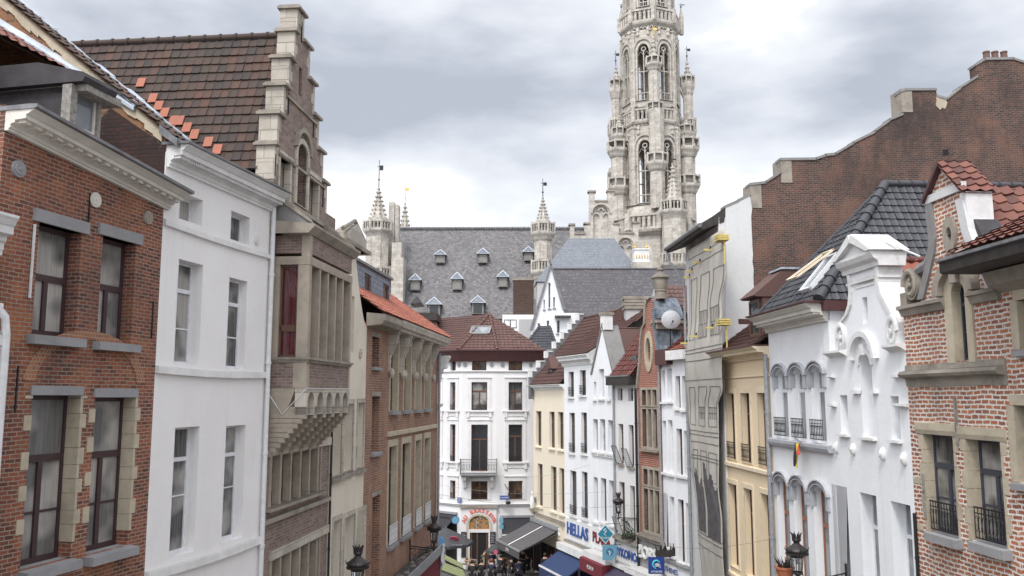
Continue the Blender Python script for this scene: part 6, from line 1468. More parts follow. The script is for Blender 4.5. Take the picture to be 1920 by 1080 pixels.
def ops_for(F, xs, lv, kinds=None):
    return [(F.u(a, (lv[0]+lv[1])/2), F.u(b, (lv[0]+lv[1])/2), FC.z(900, lv[1]), FC.z(900, lv[0])) for a, b in xs]
cfo = ops_for(FC, [(885, 912)], levels[0])+ops_for(FC, [(884, 913.5)], levels[1])+[(FC.u(883.5, 830), FC.u(914.5, 830), FC.z(900, 884), FC.z(900, 796))]+ops_for(FC, [(883.5, 914)], levels[3])
face(FC, cfo, ztB, 0, ['attic', 'c', 'x', 'low'])
rfo = sum([ops_for(FRt, [(953.5, 979.5)], l) for l in levels], []); face(FRt, rfo, ztB, 0, ['attic', 'c', 'd', 'low'])
lfo = sum([ops_for(FLt, [(816, 825), (844.5, 854.5)], l) for l in levels], [])
face(FLt, lfo, ztB, 0, ['attic', 'attic', 'c', 'c', 'd', 'd', 'low', 'low'])
q = MB()
for F, pxs in ((FC, (922, 872)), (FRt, (942.5, 995)), (FLt, (861, 874))):
    R = FC.M.inverted() @ F.M
    for px in pxs:
        c = (F.u(px, 684), FC.z(900, 684)); s0 = len(q.v)
        if 0 < c[0] < F.L: q.disc(c, .15, -.06, .01, 14); q.disc(c, .07, -.09, .01, 10); q.xf(R, s0)
q.build('medallions', 'stone_grey', BH)
# balcony
q = MB(); b0, b1 = FC.u(862, 880, -.6), FC.u(931.5, 880, -.6); zb = FC.z(897, 888, -.7); q.box(b0, b1, -.85, -.02, zb-.12, zb); q.box(b0+.1, b1-.1, -.7, -.02, zb-.24, zb-.12)
BL = q.build('balcony', 'stone_grey', BH); h = 1.0
guard(BL, b0+.03, b1-.03, zb, zb+h, -.82)
for x in (b0+.03, b1-.03):
    q = MB(); q.box(x-.02, x+.02, -.82, -.02, zb+h-.03, zb+h)
    for k in range(7): q.box(x-.01, x+.01, -.8+.12*k, -.785+.12*k, zb, zb+h)
    q.build('balcony_side', 'iron', BL)
q = MB()
for x in (b0+.35, b1-.35): q.sweep([(0, zb-.24), (-.62, zb-.24), (-.55, zb-.5), (-.3, zb-.62), (-.22, zb-1.0), (0, zb-1.15)], x-.1, x+.1)
q.build('bracket', 'stone_white', BL)
# roof: fascia and three hipped slopes
apx = atY(918, 589, YB+3.6); inv = FC.M.inverted()
zF0 = FC.z(900, 675); zF1 = FC.z(900, 657, -.5)
def cnr(F, u, v, z): return inv @ F.pt(u, v, z)
cA = cnr(FC, -.0, -.55, zF1); cA.x -= .25; cB = cnr(FC, FC.L, -.55, zF1); cB.x += .05; cR = cnr(FRt, FRt.L, -.55, zF1); cR.x += .4; cL = cnr(FLt, 0, -.55, zF1)
AP = inv @ apx
# fascia band
q = MB()
for a, b in ((cL, cA), (cA, cB), (cB, cR)):
    d = (b-a).normalized(); n_ = Vector((-d.y, d.x, 0)); zl = Vector((0, 0, zF0-zF1-.1)); i_ = n_*.5
    q.hexa([a+zl+n_*.35, b+zl+n_*.35, b+zl+n_*.8, a+zl+n_*.8, a, b, b+n_*.8, a+n_*.8]); q.tube([a+Vector((0, 0, .03)), b+Vector((0, 0, .03))], .09, 6)
q.build('fascia', 'gutter_brown', BH)
rl = inv @ atY(800, 650, YB+6); back = Vector((AP.x-3.0, AP.y+9, AP.z-0.2))
RB = Vector((cR.x, AP.y+7, cR.z))
tiles(BH, [cA, cB, AP], .3, .36, 'tile_brown', .045, seg=4); tiles(BH, [cB, cR, AP], .3, .36, 'tile_brown', .045, seg=4)
AL = AP+dl*6.5; AL.z = AP.z
tiles(BH, [cL, cA, AP, Vector((cL.x+2.0, cL.y+4.2, AP.z-.1))], .3, .36, 'tile_brown', .03, seg=4)
q = MB(); q.add([cR, RB, AP], [(0, 1, 2)]); q.build('rear_roof', 'tile_brown', BH, fixn=False)
for a, b in ((cB, AP), (cA, AP)): ridge(BH, a+Vector((0, 0, .04)), b+Vector((0, 0, .05)), .13, 'tile_brown')
c0 = (cA+cB)/2; dd = (AP-c0); nn_ = (cB-cA).cross(dd).normalized(); nn_ = nn_ if nn_.z > 0 else -nn_; d2 = dd.normalized(); e_ = (cB-cA).normalized()
cc = c0+dd*.5+e_*-.25; W_ = .75; Hh_ = .55
def rwp(s, t, h): return cc+e_*s+d2*t+nn_*h
q = MB()
for (s0, s1, t0, t1) in ((-W_, -W_+.1, -Hh_, Hh_), (W_-.1, W_, -Hh_, Hh_), (-W_, W_, -Hh_, -Hh_+.1), (-W_, W_, Hh_-.1, Hh_)): q.hexa([rwp(s0, t0, 0), rwp(s1, t0, 0), rwp(s1, t1, 0), rwp(s0, t1, 0), rwp(s0, t0, .18), rwp(s1, t0, .18), rwp(s1, t1, .18), rwp(s0, t1, .18)])
RW = q.build('roof_window', 'wood_grey', BH); q = MB(); q.hexa([rwp(-W_+.1, -Hh_+.1, .1), rwp(W_-.1, -Hh_+.1, .1), rwp(W_-.1, Hh_-.1, .1), rwp(-W_+.1, Hh_-.1, .1), rwp(-W_+.1, -Hh_+.1, .14), rwp(W_-.1, -Hh_+.1, .14), rwp(W_-.1, Hh_-.1, .14), rwp(-W_+.1, Hh_-.1, .14)]); q.build('pane', 'glass_sky', RW)
MB().box(-3, 6, 2.6, 9, 0, zF0-.2).build('core', 'plaster_grey', BH)
# bar front
x0, x1 = FC.u(864, 1000, -.12), FC.u(931, 1000, -.12); c_ = FC.u(898.5, 980, -.12); zd = FC.z(898, 993, -.12); zh = FC.z(898, 952, -.12)
dwid = 1.0; zarch = FC.z(898, 966, -.12)
q = MB(); hole = archpts(c_-1.42*.92, c_+1.42*.92, zd+.02, zarch, rise=zarch-zd-.05, n=16); door = rect(c_-.62*1.0, c_+.62, .02, zd-.2)
q.prism(rect(x0, x1, 0, zh), -.14, -.002, [rect(c_-.66, c_+.66, .1, zd-.2), [(a*1.0, b) for a, b in archpts(c_-.72, c_+.72, zd+.02, zarch, rise=.66, n=14)]]); P_ = q.build('bar_portal', 'stone_white', BH)
P_['label'] = 'white portal with red arched lettering'
MB().box(x0-.1, x1+.1, -.26, 0, zh, zh+.14).build('portal_cornice', 'stone_dirty', P_)
MB().prism(archpts(c_-.8, c_+.8, zd+.0, zarch+.04, rise=.7, n=14), -.06, -.01).build('fanlight', 'fanlight', P_)
MB().box(c_-.7, c_+.7, -.05, -.01, .05, zd-.15).build('doorway', 'interior', P_)
q = MB(); q.box(c_-.62, c_-.5, -.09, -.05, .1, zd-.2); q.box(c_+.5, c_+.62, -.09, -.05, .1, zd-.2); q.box(c_-.18, c_-.08, -.09, -.05, .1, zd-.2); q.build('door_frame', 'frame_brown', P_)
ringarc(q := MB(), (c_, zd+.3), .78, .92, .0, pi, -.17, -.13, 18, .85); q.box(c_-.92, c_-.78, -.17, -.13, .1, zd+.3); q.box(c_+.78, c_+.92, -.17, -.13, .1, zd+.3); q.build('arch_moulding', 'stone_beige', P_)
txt = 'AU BRASSEUR'; rr = 1.12
for i, ch in enumerate(txt):
    if ch == ' ': continue
    a = pi*(.90-.80*i/(len(txt)-1)); Mx = Matrix.Translation((c_+rr*cos(a), -.16, zd+.28+rr*.93*sin(a))) @ Matrix.Rotation(-(a-pi/2), 4, 'Y') @ TXM; text_part(ch, .36, 'letter_red', P_, Mx, .03, 'letter', bold=.018)
text_part('BAR', .26, 'letter_red', P_, Matrix.Translation((c_, -.1, zd-.07)) @ TXM, .02, 'letter', bold=.02)
for x in (x0+.22, x1-.26):
    b = MB().box(x-.2, x+.2, -.19, -.15, zd-1.0, zd-.15).build('menu_board', 'letter_dark', P_); b2_ = MB().box(x-.17, x+.17, -.195, -.19, zd-1.9, zd-1.1).build('menu_board', 'letter_dark', P_)
    for k in range(6): MB().box(x-.13, x+.08+.05*(k % 2), -.194-.005, -.192, zd-.3-.11*k, zd-.285-.11*k).build('chalk_line', 'letter_white', b)
# dark shop fronts and awnings left and right
R = inv @ FRt.M; R2 = inv @ FLt.M
zsf = z_s-.9
MB().box(.4, FRt.L-.2, -.06, -.003, .1, zsf-.35).xf(R).build('shop_opening', 'interior', BH); MB().box(FLt.L-4.4, FLt.L-.35, -.06, -.003, .1, zsf-.5).xf(R2).build('shop_opening', 'interior', BH)
def awning(parent, Rm, u0, u1, z0, p, drop, mat, val=.3, name='awning', vt=-.05, bar=True):
    q = MB(); q.hexa([(u0, -p, z0-drop-.03), (u1, -p, z0-drop-.03), (u1, vt, z0-.03), (u0, vt, z0-.03), (u0, -p, z0-drop), (u1, -p, z0-drop), (u1, vt, z0), (u0, vt, z0)])
    if val: q.box(u0, u1, -p-.02, -p, z0-drop-val, z0-drop)
    q.xf(Rm); A_ = q.build(name, mat, parent)
    if bar: MB().box(u0-.02, u1+.02, -p-.05, -p-.005, z0-drop-.05, z0-drop+.05).xf(Rm).build('front_bar', 'white_paint', A_)
    MB().box(u0-.03, u1+.03, vt-.12, vt+.03, z0, z0+.15).xf(Rm).build('awning_box', 'pipe_grey', A_); return A_
Aw = awning(BH, R, .3, FRt.L-.05, z_s-.95, 1.3, 1.0, 'awning_black', .35, bar=True); text_part('ALIBI', .42, 'letter_white', Aw, R @ Matrix.Translation((FRt.L*.62, -1.36, z_s-2.2)) @ TXM, .01, bold=.01)
Aw = awning(BH, R2, FLt.L-4.6, FLt.L-.35, z_s-.75, 1.9, 1.3, 'awning_black', .3, bar=False)
MB().box(FLt.L-1.7, FLt.L-.7, -.5, -.47, z_s-1.1, z_s-.9).xf(R2).xf(Matrix.Translation((0, 0, 0))).build('awning_lettering', 'awning_black', Aw)

# ================================================================= WHITE GABLED HOUSES BEHIND
def whitehouse():
    Y = 72; T_ = Fac((atY(990, 600, Y).x, Y), (atY(1200, 600, Y).x, Y), 0)
    o = thing('gabled_house', T_.M, 'white pointed gable house with dark slate roof below the town hall', 'house')
    a = T_.uz(1033, 497); l = T_.uz(996, 616); r = T_.uz(1058, 578)
    ops = [T_.op(1028, 1032.5, (1030, 530), (1030, 578)), T_.op(1019, 1022, (1020, 562), (1020, 580)), T_.op(1037, 1041, (1039, 557), (1039, 577)), T_.op(1025, 1030, (1027, 601), (1027, 613)), T_.op(1008, 1013, (1010, 606), (1010, 618)), T_.op(1044, 1050, (1047, 600), (1047, 625))]
    wall(o, [(l[0], 0), (r[0]+1.2, 0), (r[0]+1.2, r[1]-.4), (r[0], r[1]-.4), a, l], [rect(*p) for p in ops], 'plaster_bright', t=.4)
    for p in ops: window(o, p, .2, 'frame_white', 1, (), 'glass_dark', ft=.05); sill(o.children[-1], p[0], p[1], p[2], 'stone_grey', .1, .1, .05, .2)
    q = MB()
    for e in (l, r):
        s = 1 if e[0] < a[0] else -1; q.hexa([(e[0]-s*.15, -.15, e[1]-.15), (e[0]+s*.15, -.15, e[1]-.1), (e[0]+s*.15, .4, e[1]-.1), (e[0]-s*.15, .4, e[1]-.15), (a[0]-s*.0, -.15, a[1]+.25), (a[0]+s*.05, -.15, a[1]), (a[0]+s*.05, .4, a[1]), (a[0], .4, a[1]+.25)])
    q.build('gable_coping', 'lead_sheet', o)
    # dark roof running right, ridge parallel to the view plane, seen from the front
    e0 = T_.uz(1040, 595, .2); e1 = T_.uz(1290, 600, .2); r0 = T_.uz(1036, 497, 4.); r1 = T_.uz(1277, 507, 4.)
    zE_ = e0[1]; zRr = (r0[1]+r1[1])/2
    q = MB(); slab(q, [(a[0]+.3, .2, zE_-1.6), (e1[0], .2, zE_-1.6), (r1[0]+.3, 4., zRr), (a[0], 4., zRr)], .2); q.build('roof', 'slate_dark', o)
    q = MB(); slab(q, [(a[0], 4., zRr), (r1[0]+.3, 4., zRr), (r1[0]+.3, 9., zE_-1.6), (a[0], 9., zE_-1.6)], .2); q.build('rear_roof', 'slate_dark', o)
    MB().box(l[0]+.5, e1[0], .5, 8.6, 0, zE_-1.7).build('wall', 'plaster_grey', o)
    for px, n_ in ((1058, 0),):
        c = T_.u(px, 590, -.3); q = MB(); z = T_.z(px, 592, -.3); q.box(c-.8, c+.55, -.6, .2, z-.15, z); q.build('hood', 'slate_dark', o)
        for k in (-.55, .25): pass
whitehouse()
# dark chimney and white block left of it
o = thing('white_block', (atY(980, 600, 78).x, 78, 0), 'plain white wall block carrying the dark brick chimney', 'house')
z0_, z1_ = atY(980, 590, 78).z, atY(980, 618, 78).z; hw_ = (atY(1001, 600, 78).x-atY(942, 600, 78).x)/2; cxm = (atY(1001, 600, 78).x+atY(942, 600, 78).x)/2-o.location.x
MB().box(cxm-hw_, cxm+hw_, 0, 6, 0, z0_).build('wall', 'plaster_bright', o); w_ = window(o, (cxm-hw_+.15, cxm-hw_+1.3, z0_-1.25, z0_-.45), -.02, 'wood_dark', 2, (), 'glass_dark', ft=.06)
q = MB(); xx = atY(973, 612, 78).x-o.location.x; q.box(xx, xx+1.3, -.6, 0, 0, z1_+.9); q.build('stub_chimney', 'plaster_grey', o)
o = thing('chimney', (atY(981, 560, 80).x, 80, z0_-1), 'massive dark brown brick chimney in front of the slate roof', 'chimney')
zt = atY(981, 527, 80).z-(z0_-1); MB().box(-.95, .95, -.6, 1.2, 0, zt).build('stack', 'brick_chimney', o); q = MB(); q.box(-1.0, 1.0, -.65, 1.25, zt, zt+.14)
for k in range(6): q.box(-.9+.32*k, -.72+.32*k, -.62, -.3, zt+.14, zt+.3)
q.build('cap', 'stone_dirty', o)
# small hipped slate roof between corner house and white gable
YH = 67; o = thing('hipped_house', (0, YH, 0), 'small dark hipped slate roof tucked behind the cream house', 'house')
a = atY(980, 655, YH); b = atY(1045, 655, YH); c = atY(1030, 612, YH+3); d = atY(1012, 612, YH+3)
for P_ in ([a, b, c, d],): tiles(o, [p-Vector((0, YH, 0)) for p in P_], .35, .4, 'tile_black', .03, seg=3)
ridge(o, a-Vector((0, YH, 0)), d-Vector((0, YH, 0)), .12, 'tile_black'); ridge(o, b-Vector((0, YH, 0)), c-Vector((0, YH, 0)), .12, 'tile_black')
MB().box(a.x, b.x, .1, 6, 0, a.z-.05).build('wall', 'plaster_grey', o)
# clutter between the console house and the town hall: dark eave, small gable, chimney
YK = 66
o = thing('back_building', (0, YK, 0), 'dark eaved building with a glazed side glimpsed behind the orange roof', 'house')
def K(px, py, dy=0): p = atY(px, py, YK+dy); return Vector((p.x, dy, p.z))
q = MB(); a = K(772, 610); b = K(817, 598); q.box(a.x-1.5, b.x, 0, 3, 0, a.z+.3); q.build('wall', 'plaster_grey', o)
q = MB(); q.box(a.x-2, b.x+.15, -.5, 3, a.z+.35, a.z+.95); q.build('eave', 'wood_dark', o); q = MB(); q.box(a.x+.5, b.x-.2, -.03, 0, a.z-3, a.z+.2); q.build('glazing', 'glass_sky', o); q = MB(); q.box(b.x-.25, b.x+.05, -.1, .2, a.z-4, a.z+.3); q.build('post', 'frame_brown', o)
o = thing('back_building', (0, YK+4, 0), 'small dark gable with a mossy wall in front of the slate roof', 'house')
a = K(752, 600, 4); b = K(793, 600, 4); t_ = K(783, 556, 4); r_ = K(790, 568, 4); YKv = Vector((0, 4, 0))
q = MB(); q.prism([(a.x, 0), (b.x-1.0, 0), (b.x-1.0, K(777, 575, 4).z), (K(775, 570, 4).x, K(775, 572, 4).z), (a.x, K(752, 577, 4).z)], 0, .5); q.build('wall', 'stone_dirty', o)
q = MB(); q.prism([(K(770, 571, 4).x, K(770, 571, 4).z), (K(791, 570, 4).x, K(791, 569, 4).z), (t_.x, t_.z)], -.5, 2.5); q.build('gable', 'slate_dark', o)

# ================================================================= TOWN HALL
YT = 112.
T_ = Fac((-60, YT), (60, YT), 0); TH = thing('town_hall', T_.M, 'gothic town hall with a huge slate roof, spired turrets and stepped gable', 'town hall')
def tz_(px, py, v=0): return T_.uz(px, py, v)
rv = 9.
r0 = tz_(742, 428, rv); r1 = tz_(1150, 419, rv); e0 = tz_(735, 600, 0); zR = r0[1]; zE = tz_(850, 598, 0)[1]
q = MB(); slab(q, [(e0[0]-.2, 0, zE), (r1[0]+3, 0, zE), (r1[0]+3, rv, zR), (r0[0], rv, zR)], .4); q.build('roof', 'slate_hall', TH)
q = MB(); slab(q, [(e0[0], 18, zE), (r1[0]+3, 18, zE), (r1[0]+3, rv, zR), (r0[0], rv, zR)], .4); q.build('rear_roof', 'slate_hall', TH)
q = MB(); q.box(r0[0]-.1, r1[0]+3, rv-.2, rv+.2, zR-.05, zR+.14)
for k in range(90): x = r0[0]+(r1[0]+2-r0[0])*k/89; q.box(x-.03, x+.03, rv-.03, rv+.03, zR+.1, zR+.32)
q.build('roof_crest', 'lead_sheet', TH)
MB().box(e0[0], r1[0]+3, .3, 17.7, 0, zE-.1).build('wall', 'stone_tower', TH)
def roofv(z): return rv*(z-zE)/(zR-zE)
for px, yt, yb in ((826, 469, 494), (905.5, 466, 494), (991, 463, 490), (778.7, 514, 545), (857.4, 511, 544), (943, 508, 539), (814, 558, 592), (896, 555, 589)):
    v = 0
    for _ in range(5): u, z = tz_(px, yb, v); v = roofv(z)
    zt = tz_(px, yt, v)[1]; h = zt-z; w_ = .62*(1+.25*(yt > 550))
    q = MB(); q.box(u-w_, u+w_, v-.5, v+2, z, z+h*.62); D = q.build('dormer', 'stone_lead', TH)
    q = MB(); q.box(u-w_*.72, u+w_*.72, v-.54, v-.5, z+.1, z+h*.6); q.build('shutter', 'glass_dark' if yt > 550 else 'wood_grey', D)
    q = MB(); b = [(u-w_*1.35, v-.8, z+h*.6), (u+w_*1.35, v-.8, z+h*.6), (u+w_*1.35, v+2.2, z+h*.6), (u-w_*1.35, v+2.2, z+h*.6)]; q.add(b+[(u, v-.1, z+h), (u, v+2.2, z+h)], [(0, 1, 4), (1, 2, 5, 4), (2, 3, 5), (3, 0, 4, 5), (0, 3, 2, 1)]); q.build('hood', 'slate_blue', D)
    q = MB(); q.tube([b[0], (u, v-.1, z+h+.03)], .07, 5); q.tube([b[1], (u, v-.1, z+h+.03)], .07, 5); q.tube([(u, v-.1, z+h), (u, v+2, z+h)], .07, 5); q.tube([b[0], b[1]], .05, 5); q.build('lead_edge', 'zinc', D)
for px in (846, 857, 866, 879): # small windows under the eave
    u, z = tz_(px, 606, -.02); MB().box(u-.45, u+.45, -.03, .32, z-1.2, z+.2).build('window', 'glass_sky', TH)
def octring(mb, c, r, z0, z1, n=8, ph=pi/8, r1=None): mb.lathe(c, [(r, z0), (r if r1 is None else r1, z1)], n, ph)
def gallery(parent, c, r, z0, z1, n=8, ph=pi/8, mat='stone_tower', per=3, name='gallery'):
    """corbelled ring with a pierced parapet"""
    q = MB(); h = z1-z0; q.lathe(c, [(r*.72, z0-h*.75), (r*.8, z0-h*.6), (r*.86, z0-h*.4), (r*1.0, z0-h*.12), (r*1.02, z0), (r*.8, z0)], n, ph)
    q.lathe(c, [(r*.93, z1-h*.14), (r*1.03, z1-h*.14), (r*1.03, z1), (r*.93, z1), (r*.93, z1-h*.14)], n, ph)
    q.lathe(c, [(r*.93, z0), (r*1.01, z0), (r*1.01, z0+h*.16), (r*.93, z0+h*.16), (r*.93, z0)], n, ph)
    for k in range(n):
        a0 = ph+2*pi*k/n; a1 = ph+2*pi*(k+1)/n; P0 = Vector((c[0]+r*.97*cos(a0), c[1]+r*.97*sin(a0), 0)); P1 = Vector((c[0]+r*.97*cos(a1), c[1]+r*.97*sin(a1), 0))
        for j in range(per):
            p = P0+(P1-P0)*j/per; w = .05*r if j else .09*r; q.tube([(p.x, p.y, z0), (p.x, p.y, z1+(.1*h if not j else -.02))], w, 4)
            if per > 1:
                m = P0+(P1-P0)*(j+.5)/per; q.tube([(p.x, p.y, z0+h*.55), (m.x, m.y, z0+h*.84), ((P0+(P1-P0)*(j+1)/per).x, (P0+(P1-P0)*(j+1)/per).y, z0+h*.55)], .028*r, 4, False)
    return q.build(name, mat, parent)
def spire(parent, c, r, z0, z1, mat='stone_tower', crock=7, fin=1.5, n=8, vane=True, gold=False, name='spire'):
    q = MB(); h = z1-z0; q.lathe(c, [(r, z0), (r*.62, z0+h*.35), (r*.3, z0+h*.7), (r*.1, z1), (r*.2, z1+.05*h), (r*.05, z1+.1*h)], n, pi/8)
    for k in range(crock):
        t = (k+.5)/crock; rr = r*(1-t)*.95+r*.12; zz = z0+h*t
        for j in range(n): a = pi/8+2*pi*j/n; q.ell((c[0]+rr*cos(a), c[1]+rr*sin(a), zz), r*.16, r*.16, h/crock*.26, 5, 3)
    S = q.build(name, mat, parent)
    if vane:
        q = MB(); zt = z1+fin; q.tube([(c[0], c[1], z1), (c[0], c[1], zt)], [.07, .035], 5); q.ell((c[0], c[1], z1+fin*.35), .16, .16, .1); q.tube([(c[0]-.3, c[1], z1+fin*.78), (c[0]+.3, c[1], z1+fin*.78)], .03, 4)
        q.box(c[0]+.08, c[0]+.55, c[1]-.02, c[1]+.02, z1+fin*.66, z1+fin*.82); q.build('weather_vane', 'gold' if gold else 'iron', S)
    return S
def turret(label, px, v, r, ys, shaft, gold=False):
    """ys: spire tip, vane top, spire base, gallery top, gallery bottom, lower gallery top, lower gallery bottom, foot"""
    u = T_.u(px, ys[3], v); Z = [T_.z(px, y, v) for y in ys]; c = (u, v)
    q = MB(); q.lathe(c, [(shaft, Z[7]), (shaft, Z[4]-.5)], 8, pi/8)
    for k in range(8):
        a = 2*pi*k/8+pi/8; q.tube([(c[0]+shaft*cos(a), c[1]+shaft*sin(a), Z[7]), (c[0]+shaft*cos(a), c[1]+shaft*sin(a), Z[4]-.9)], .07, 4)
    t = q.build('turret', 'stone_tower', TH); gallery(t, c, r, Z[4], Z[3]); 
    if ys[5]: gallery(t, c, r*1.0, Z[6], Z[5])
    q = MB(); q.lathe(c, [(shaft*.92, Z[4]), (shaft*.92, Z[2]+.2)], 8, pi/8); q.build('turret_neck', 'stone_tower', t)
    spire(t, c, shaft*.78, Z[2], Z[0], fin=Z[1]-Z[0], gold=gold); return t
turret('', 709, 1.0, 2.0, (357, 300, 414, 417, 434, 503, 524, 640), 1.55)
turret('', 1018, -.5, 1.65, (374, 335, 418, 420, 439, 490, 511, 560), 1.15)
u_, z_ = tz_(759, 425, 18); c = (u_, 18); ZZ = T_.z(759, 385, 18); sp_ = spire(TH, c, 1.0, z_-1.5, ZZ, fin=T_.z(759, 345, 18)-ZZ, gold=True)
q = MB()
for px0, px1, yt in ((729, 740, 379), (741, 748, 384)):
    a = tz_(px0, yt, 3); b = tz_(px1, yt, 3); q.box(a[0], b[0], 3, 4.6, 20, a[1])
q.build('chimney_stack', 'stone_tower', TH)
q = MB(); a = tz_(738, 455, .5); q.box(a[0]-.2, a[0]+1.1, .3, 3, 10, a[1]); a = tz_(738, 470, .5); q.box(a[0]-.2, a[0]+1.4, .0, 3, 10, a[1]-1); q.build('buttress', 'stone_tower', TH)
# stepped gable left of the tower
gv = -1.5
def gp_(px, py): return T_.uz(px, py, gv)
pts = [(1069, 560), (1069, 422), (1061+8, 422), (1077, 422), (1077, 438), (1096, 438), (1096, 423), (1105, 419), (1105, 360), (1115, 360), (1115, 378), (1139, 378), (1139, 359), (1151, 359), (1151, 419), (1161, 421), (1161, 437), (1187, 437), (1187, 418), (1197, 418), (1197, 455), (1215, 456), (1225, 475), (1225, 560)]
PP = [gp_(*p) for p in pts]; PP = [PP[i] for i in range(len(PP)) if i == 0 or abs(PP[i][0]-PP[i-1][0])+abs(PP[i][1]-PP[i-1][1]) > .02]
def blindarch(x0, x1, yt, yb): a = gp_(x0, yt); b = gp_(x1, yb); return archpts(a[0], b[0], b[1], a[1], pointed=False)
bl = [blindarch(1112, 1142, 385, 520), blindarch(1160, 1186, 447, 520)]
MB().prism(PP, gv, gv+.9, bl).build('stepped_gable', 'stone_tower', TH); SG = SC.objects[-1] if False else [o for o in TH.children if o.name.startswith('stepped_gable')][0]
a = gp_(1068, 380); b = gp_(1196, 560); MB().box(gp_(1106, 400)[0], gp_(1150, 400)[0], gv+.35, gv+.95, gp_(1120, 560)[1], gp_(1120, 383)[1]).build('blind_panel', 'stone_tower', SG); MB().box(gp_(1152, 400)[0], gp_(1196, 400)[0], gv+.35, gv+.94, gp_(1120, 560)[1], gp_(1120, 440)[1]).build('blind_panel', 'stone_tower', SG)
q = MB()
for x0, x1, yt in ((1112, 1142, 385), (1160, 1186, 447)):
    p0 = gp_(x0, yt); p1 = gp_(x1, yt); w2 = (p1[0]-p0[0])/2; cx0 = (p0[0]+p1[0])/2; zc0 = p0[1]-w2
    ringarc(q, (cx0, zc0), w2+.1, w2+.32, 0, pi, gv-.18, gv, 14)
    for k in (-1, 0, 1): ringarc(q, (cx0+k*w2*.6, zc0+(.35 if k == 0 else -.3)), w2*.26, w2*.4, 0, pi, gv+.1, gv+.34, 8)
q.build('tracery', 'stone_tower', SG)
q = MB()
for x0, x1, y in ((1103, 1117, 360), (1138, 1152, 359), (1116, 1139, 378), (1095, 1106, 420), (1077, 1097, 439), (1150, 1162, 421), (1161, 1188, 438), (1186, 1199, 418), (1067, 1078, 422)):
    a = gp_(x0, y); b = gp_(x1, y); q.box(a[0]-.05, b[0]+.05, gv-.15, gv+1.05, a[1]-.02, a[1]+.2)
q.build('coping', 'stone_dirty', SG)
# grey hipped annex roof and its ornate lucarne
a, b, c_, d = [T_.uz(*p, vv) for *p, vv in ((1035, 505, -9), (1193, 505, -9), (1152, 447, -5), (1066, 447, -5))]
zlo = (a[1]+b[1])/2; zhi = (c_[1]+d[1])/2
AN = thing('annex', T_.M, 'grey slate hipped roof in front of the stepped stone gable', 'building')
q = MB(); slab(q, [(a[0]-2, -9, zlo-1.5), (b[0]+1.2, -9, zlo-1.5), (c_[0], -5, zhi), (d[0], -5, zhi)], .3); q.add([(b[0]+1.2, -9, zlo-1.5), (b[0]+1.2, -2, zlo-1.5), (c_[0], -5, zhi)], [(0, 1, 2)]); q.add([(a[0]-2, -9, zlo-1.5), (d[0], -5, zhi), (a[0]-2, -2, zlo-1.5)], [(0, 1, 2)]); q.build('roof', 'slate_blue', AN)
MB().box(a[0]-1.8, b[0]+1, -8.8, -2, 0, zlo-1.55).build('wall', 'plaster_grey', AN)
q = MB(); a = T_.uz(1188, 485, -9.5); b = T_.uz(1221, 485, -9.5); zt = T_.z(1200, 467, -9.5); zb = T_.z(1200, 505, -9.5); q.box(a[0], b[0], -9.5, -7, zb-3, zb+.9); q.build('parapet', 'stone_tower', AN)
q = MB(); q.box(a[0]+.15, b[0]-.2, -9.3, -7.5, zb+.9, zt); q.box(a[0], b[0]-.05, -9.4, -7.4, zb+.85, zb+1.05); q.box(a[0]+.1, b[0]-.15, -9.4, -7.4, zt-.05, zt+.12); q.build('lucarne', 'white_paint', AN)
q = MB()
for x in (a[0]+.3, b[0]-.4): q.ell((x, -8.6, zt+.36), .22, .22, .24); q.tube([(x, -8.6, zt+.1), (x, -8.6, zt+.9)], .06, 5)
for k in range(5): x = a[0]+.4+k*.33; q.ell((x, -9.33, zb+1.6), .07, .05, .3)
q.build('gilding', 'gold', AN)

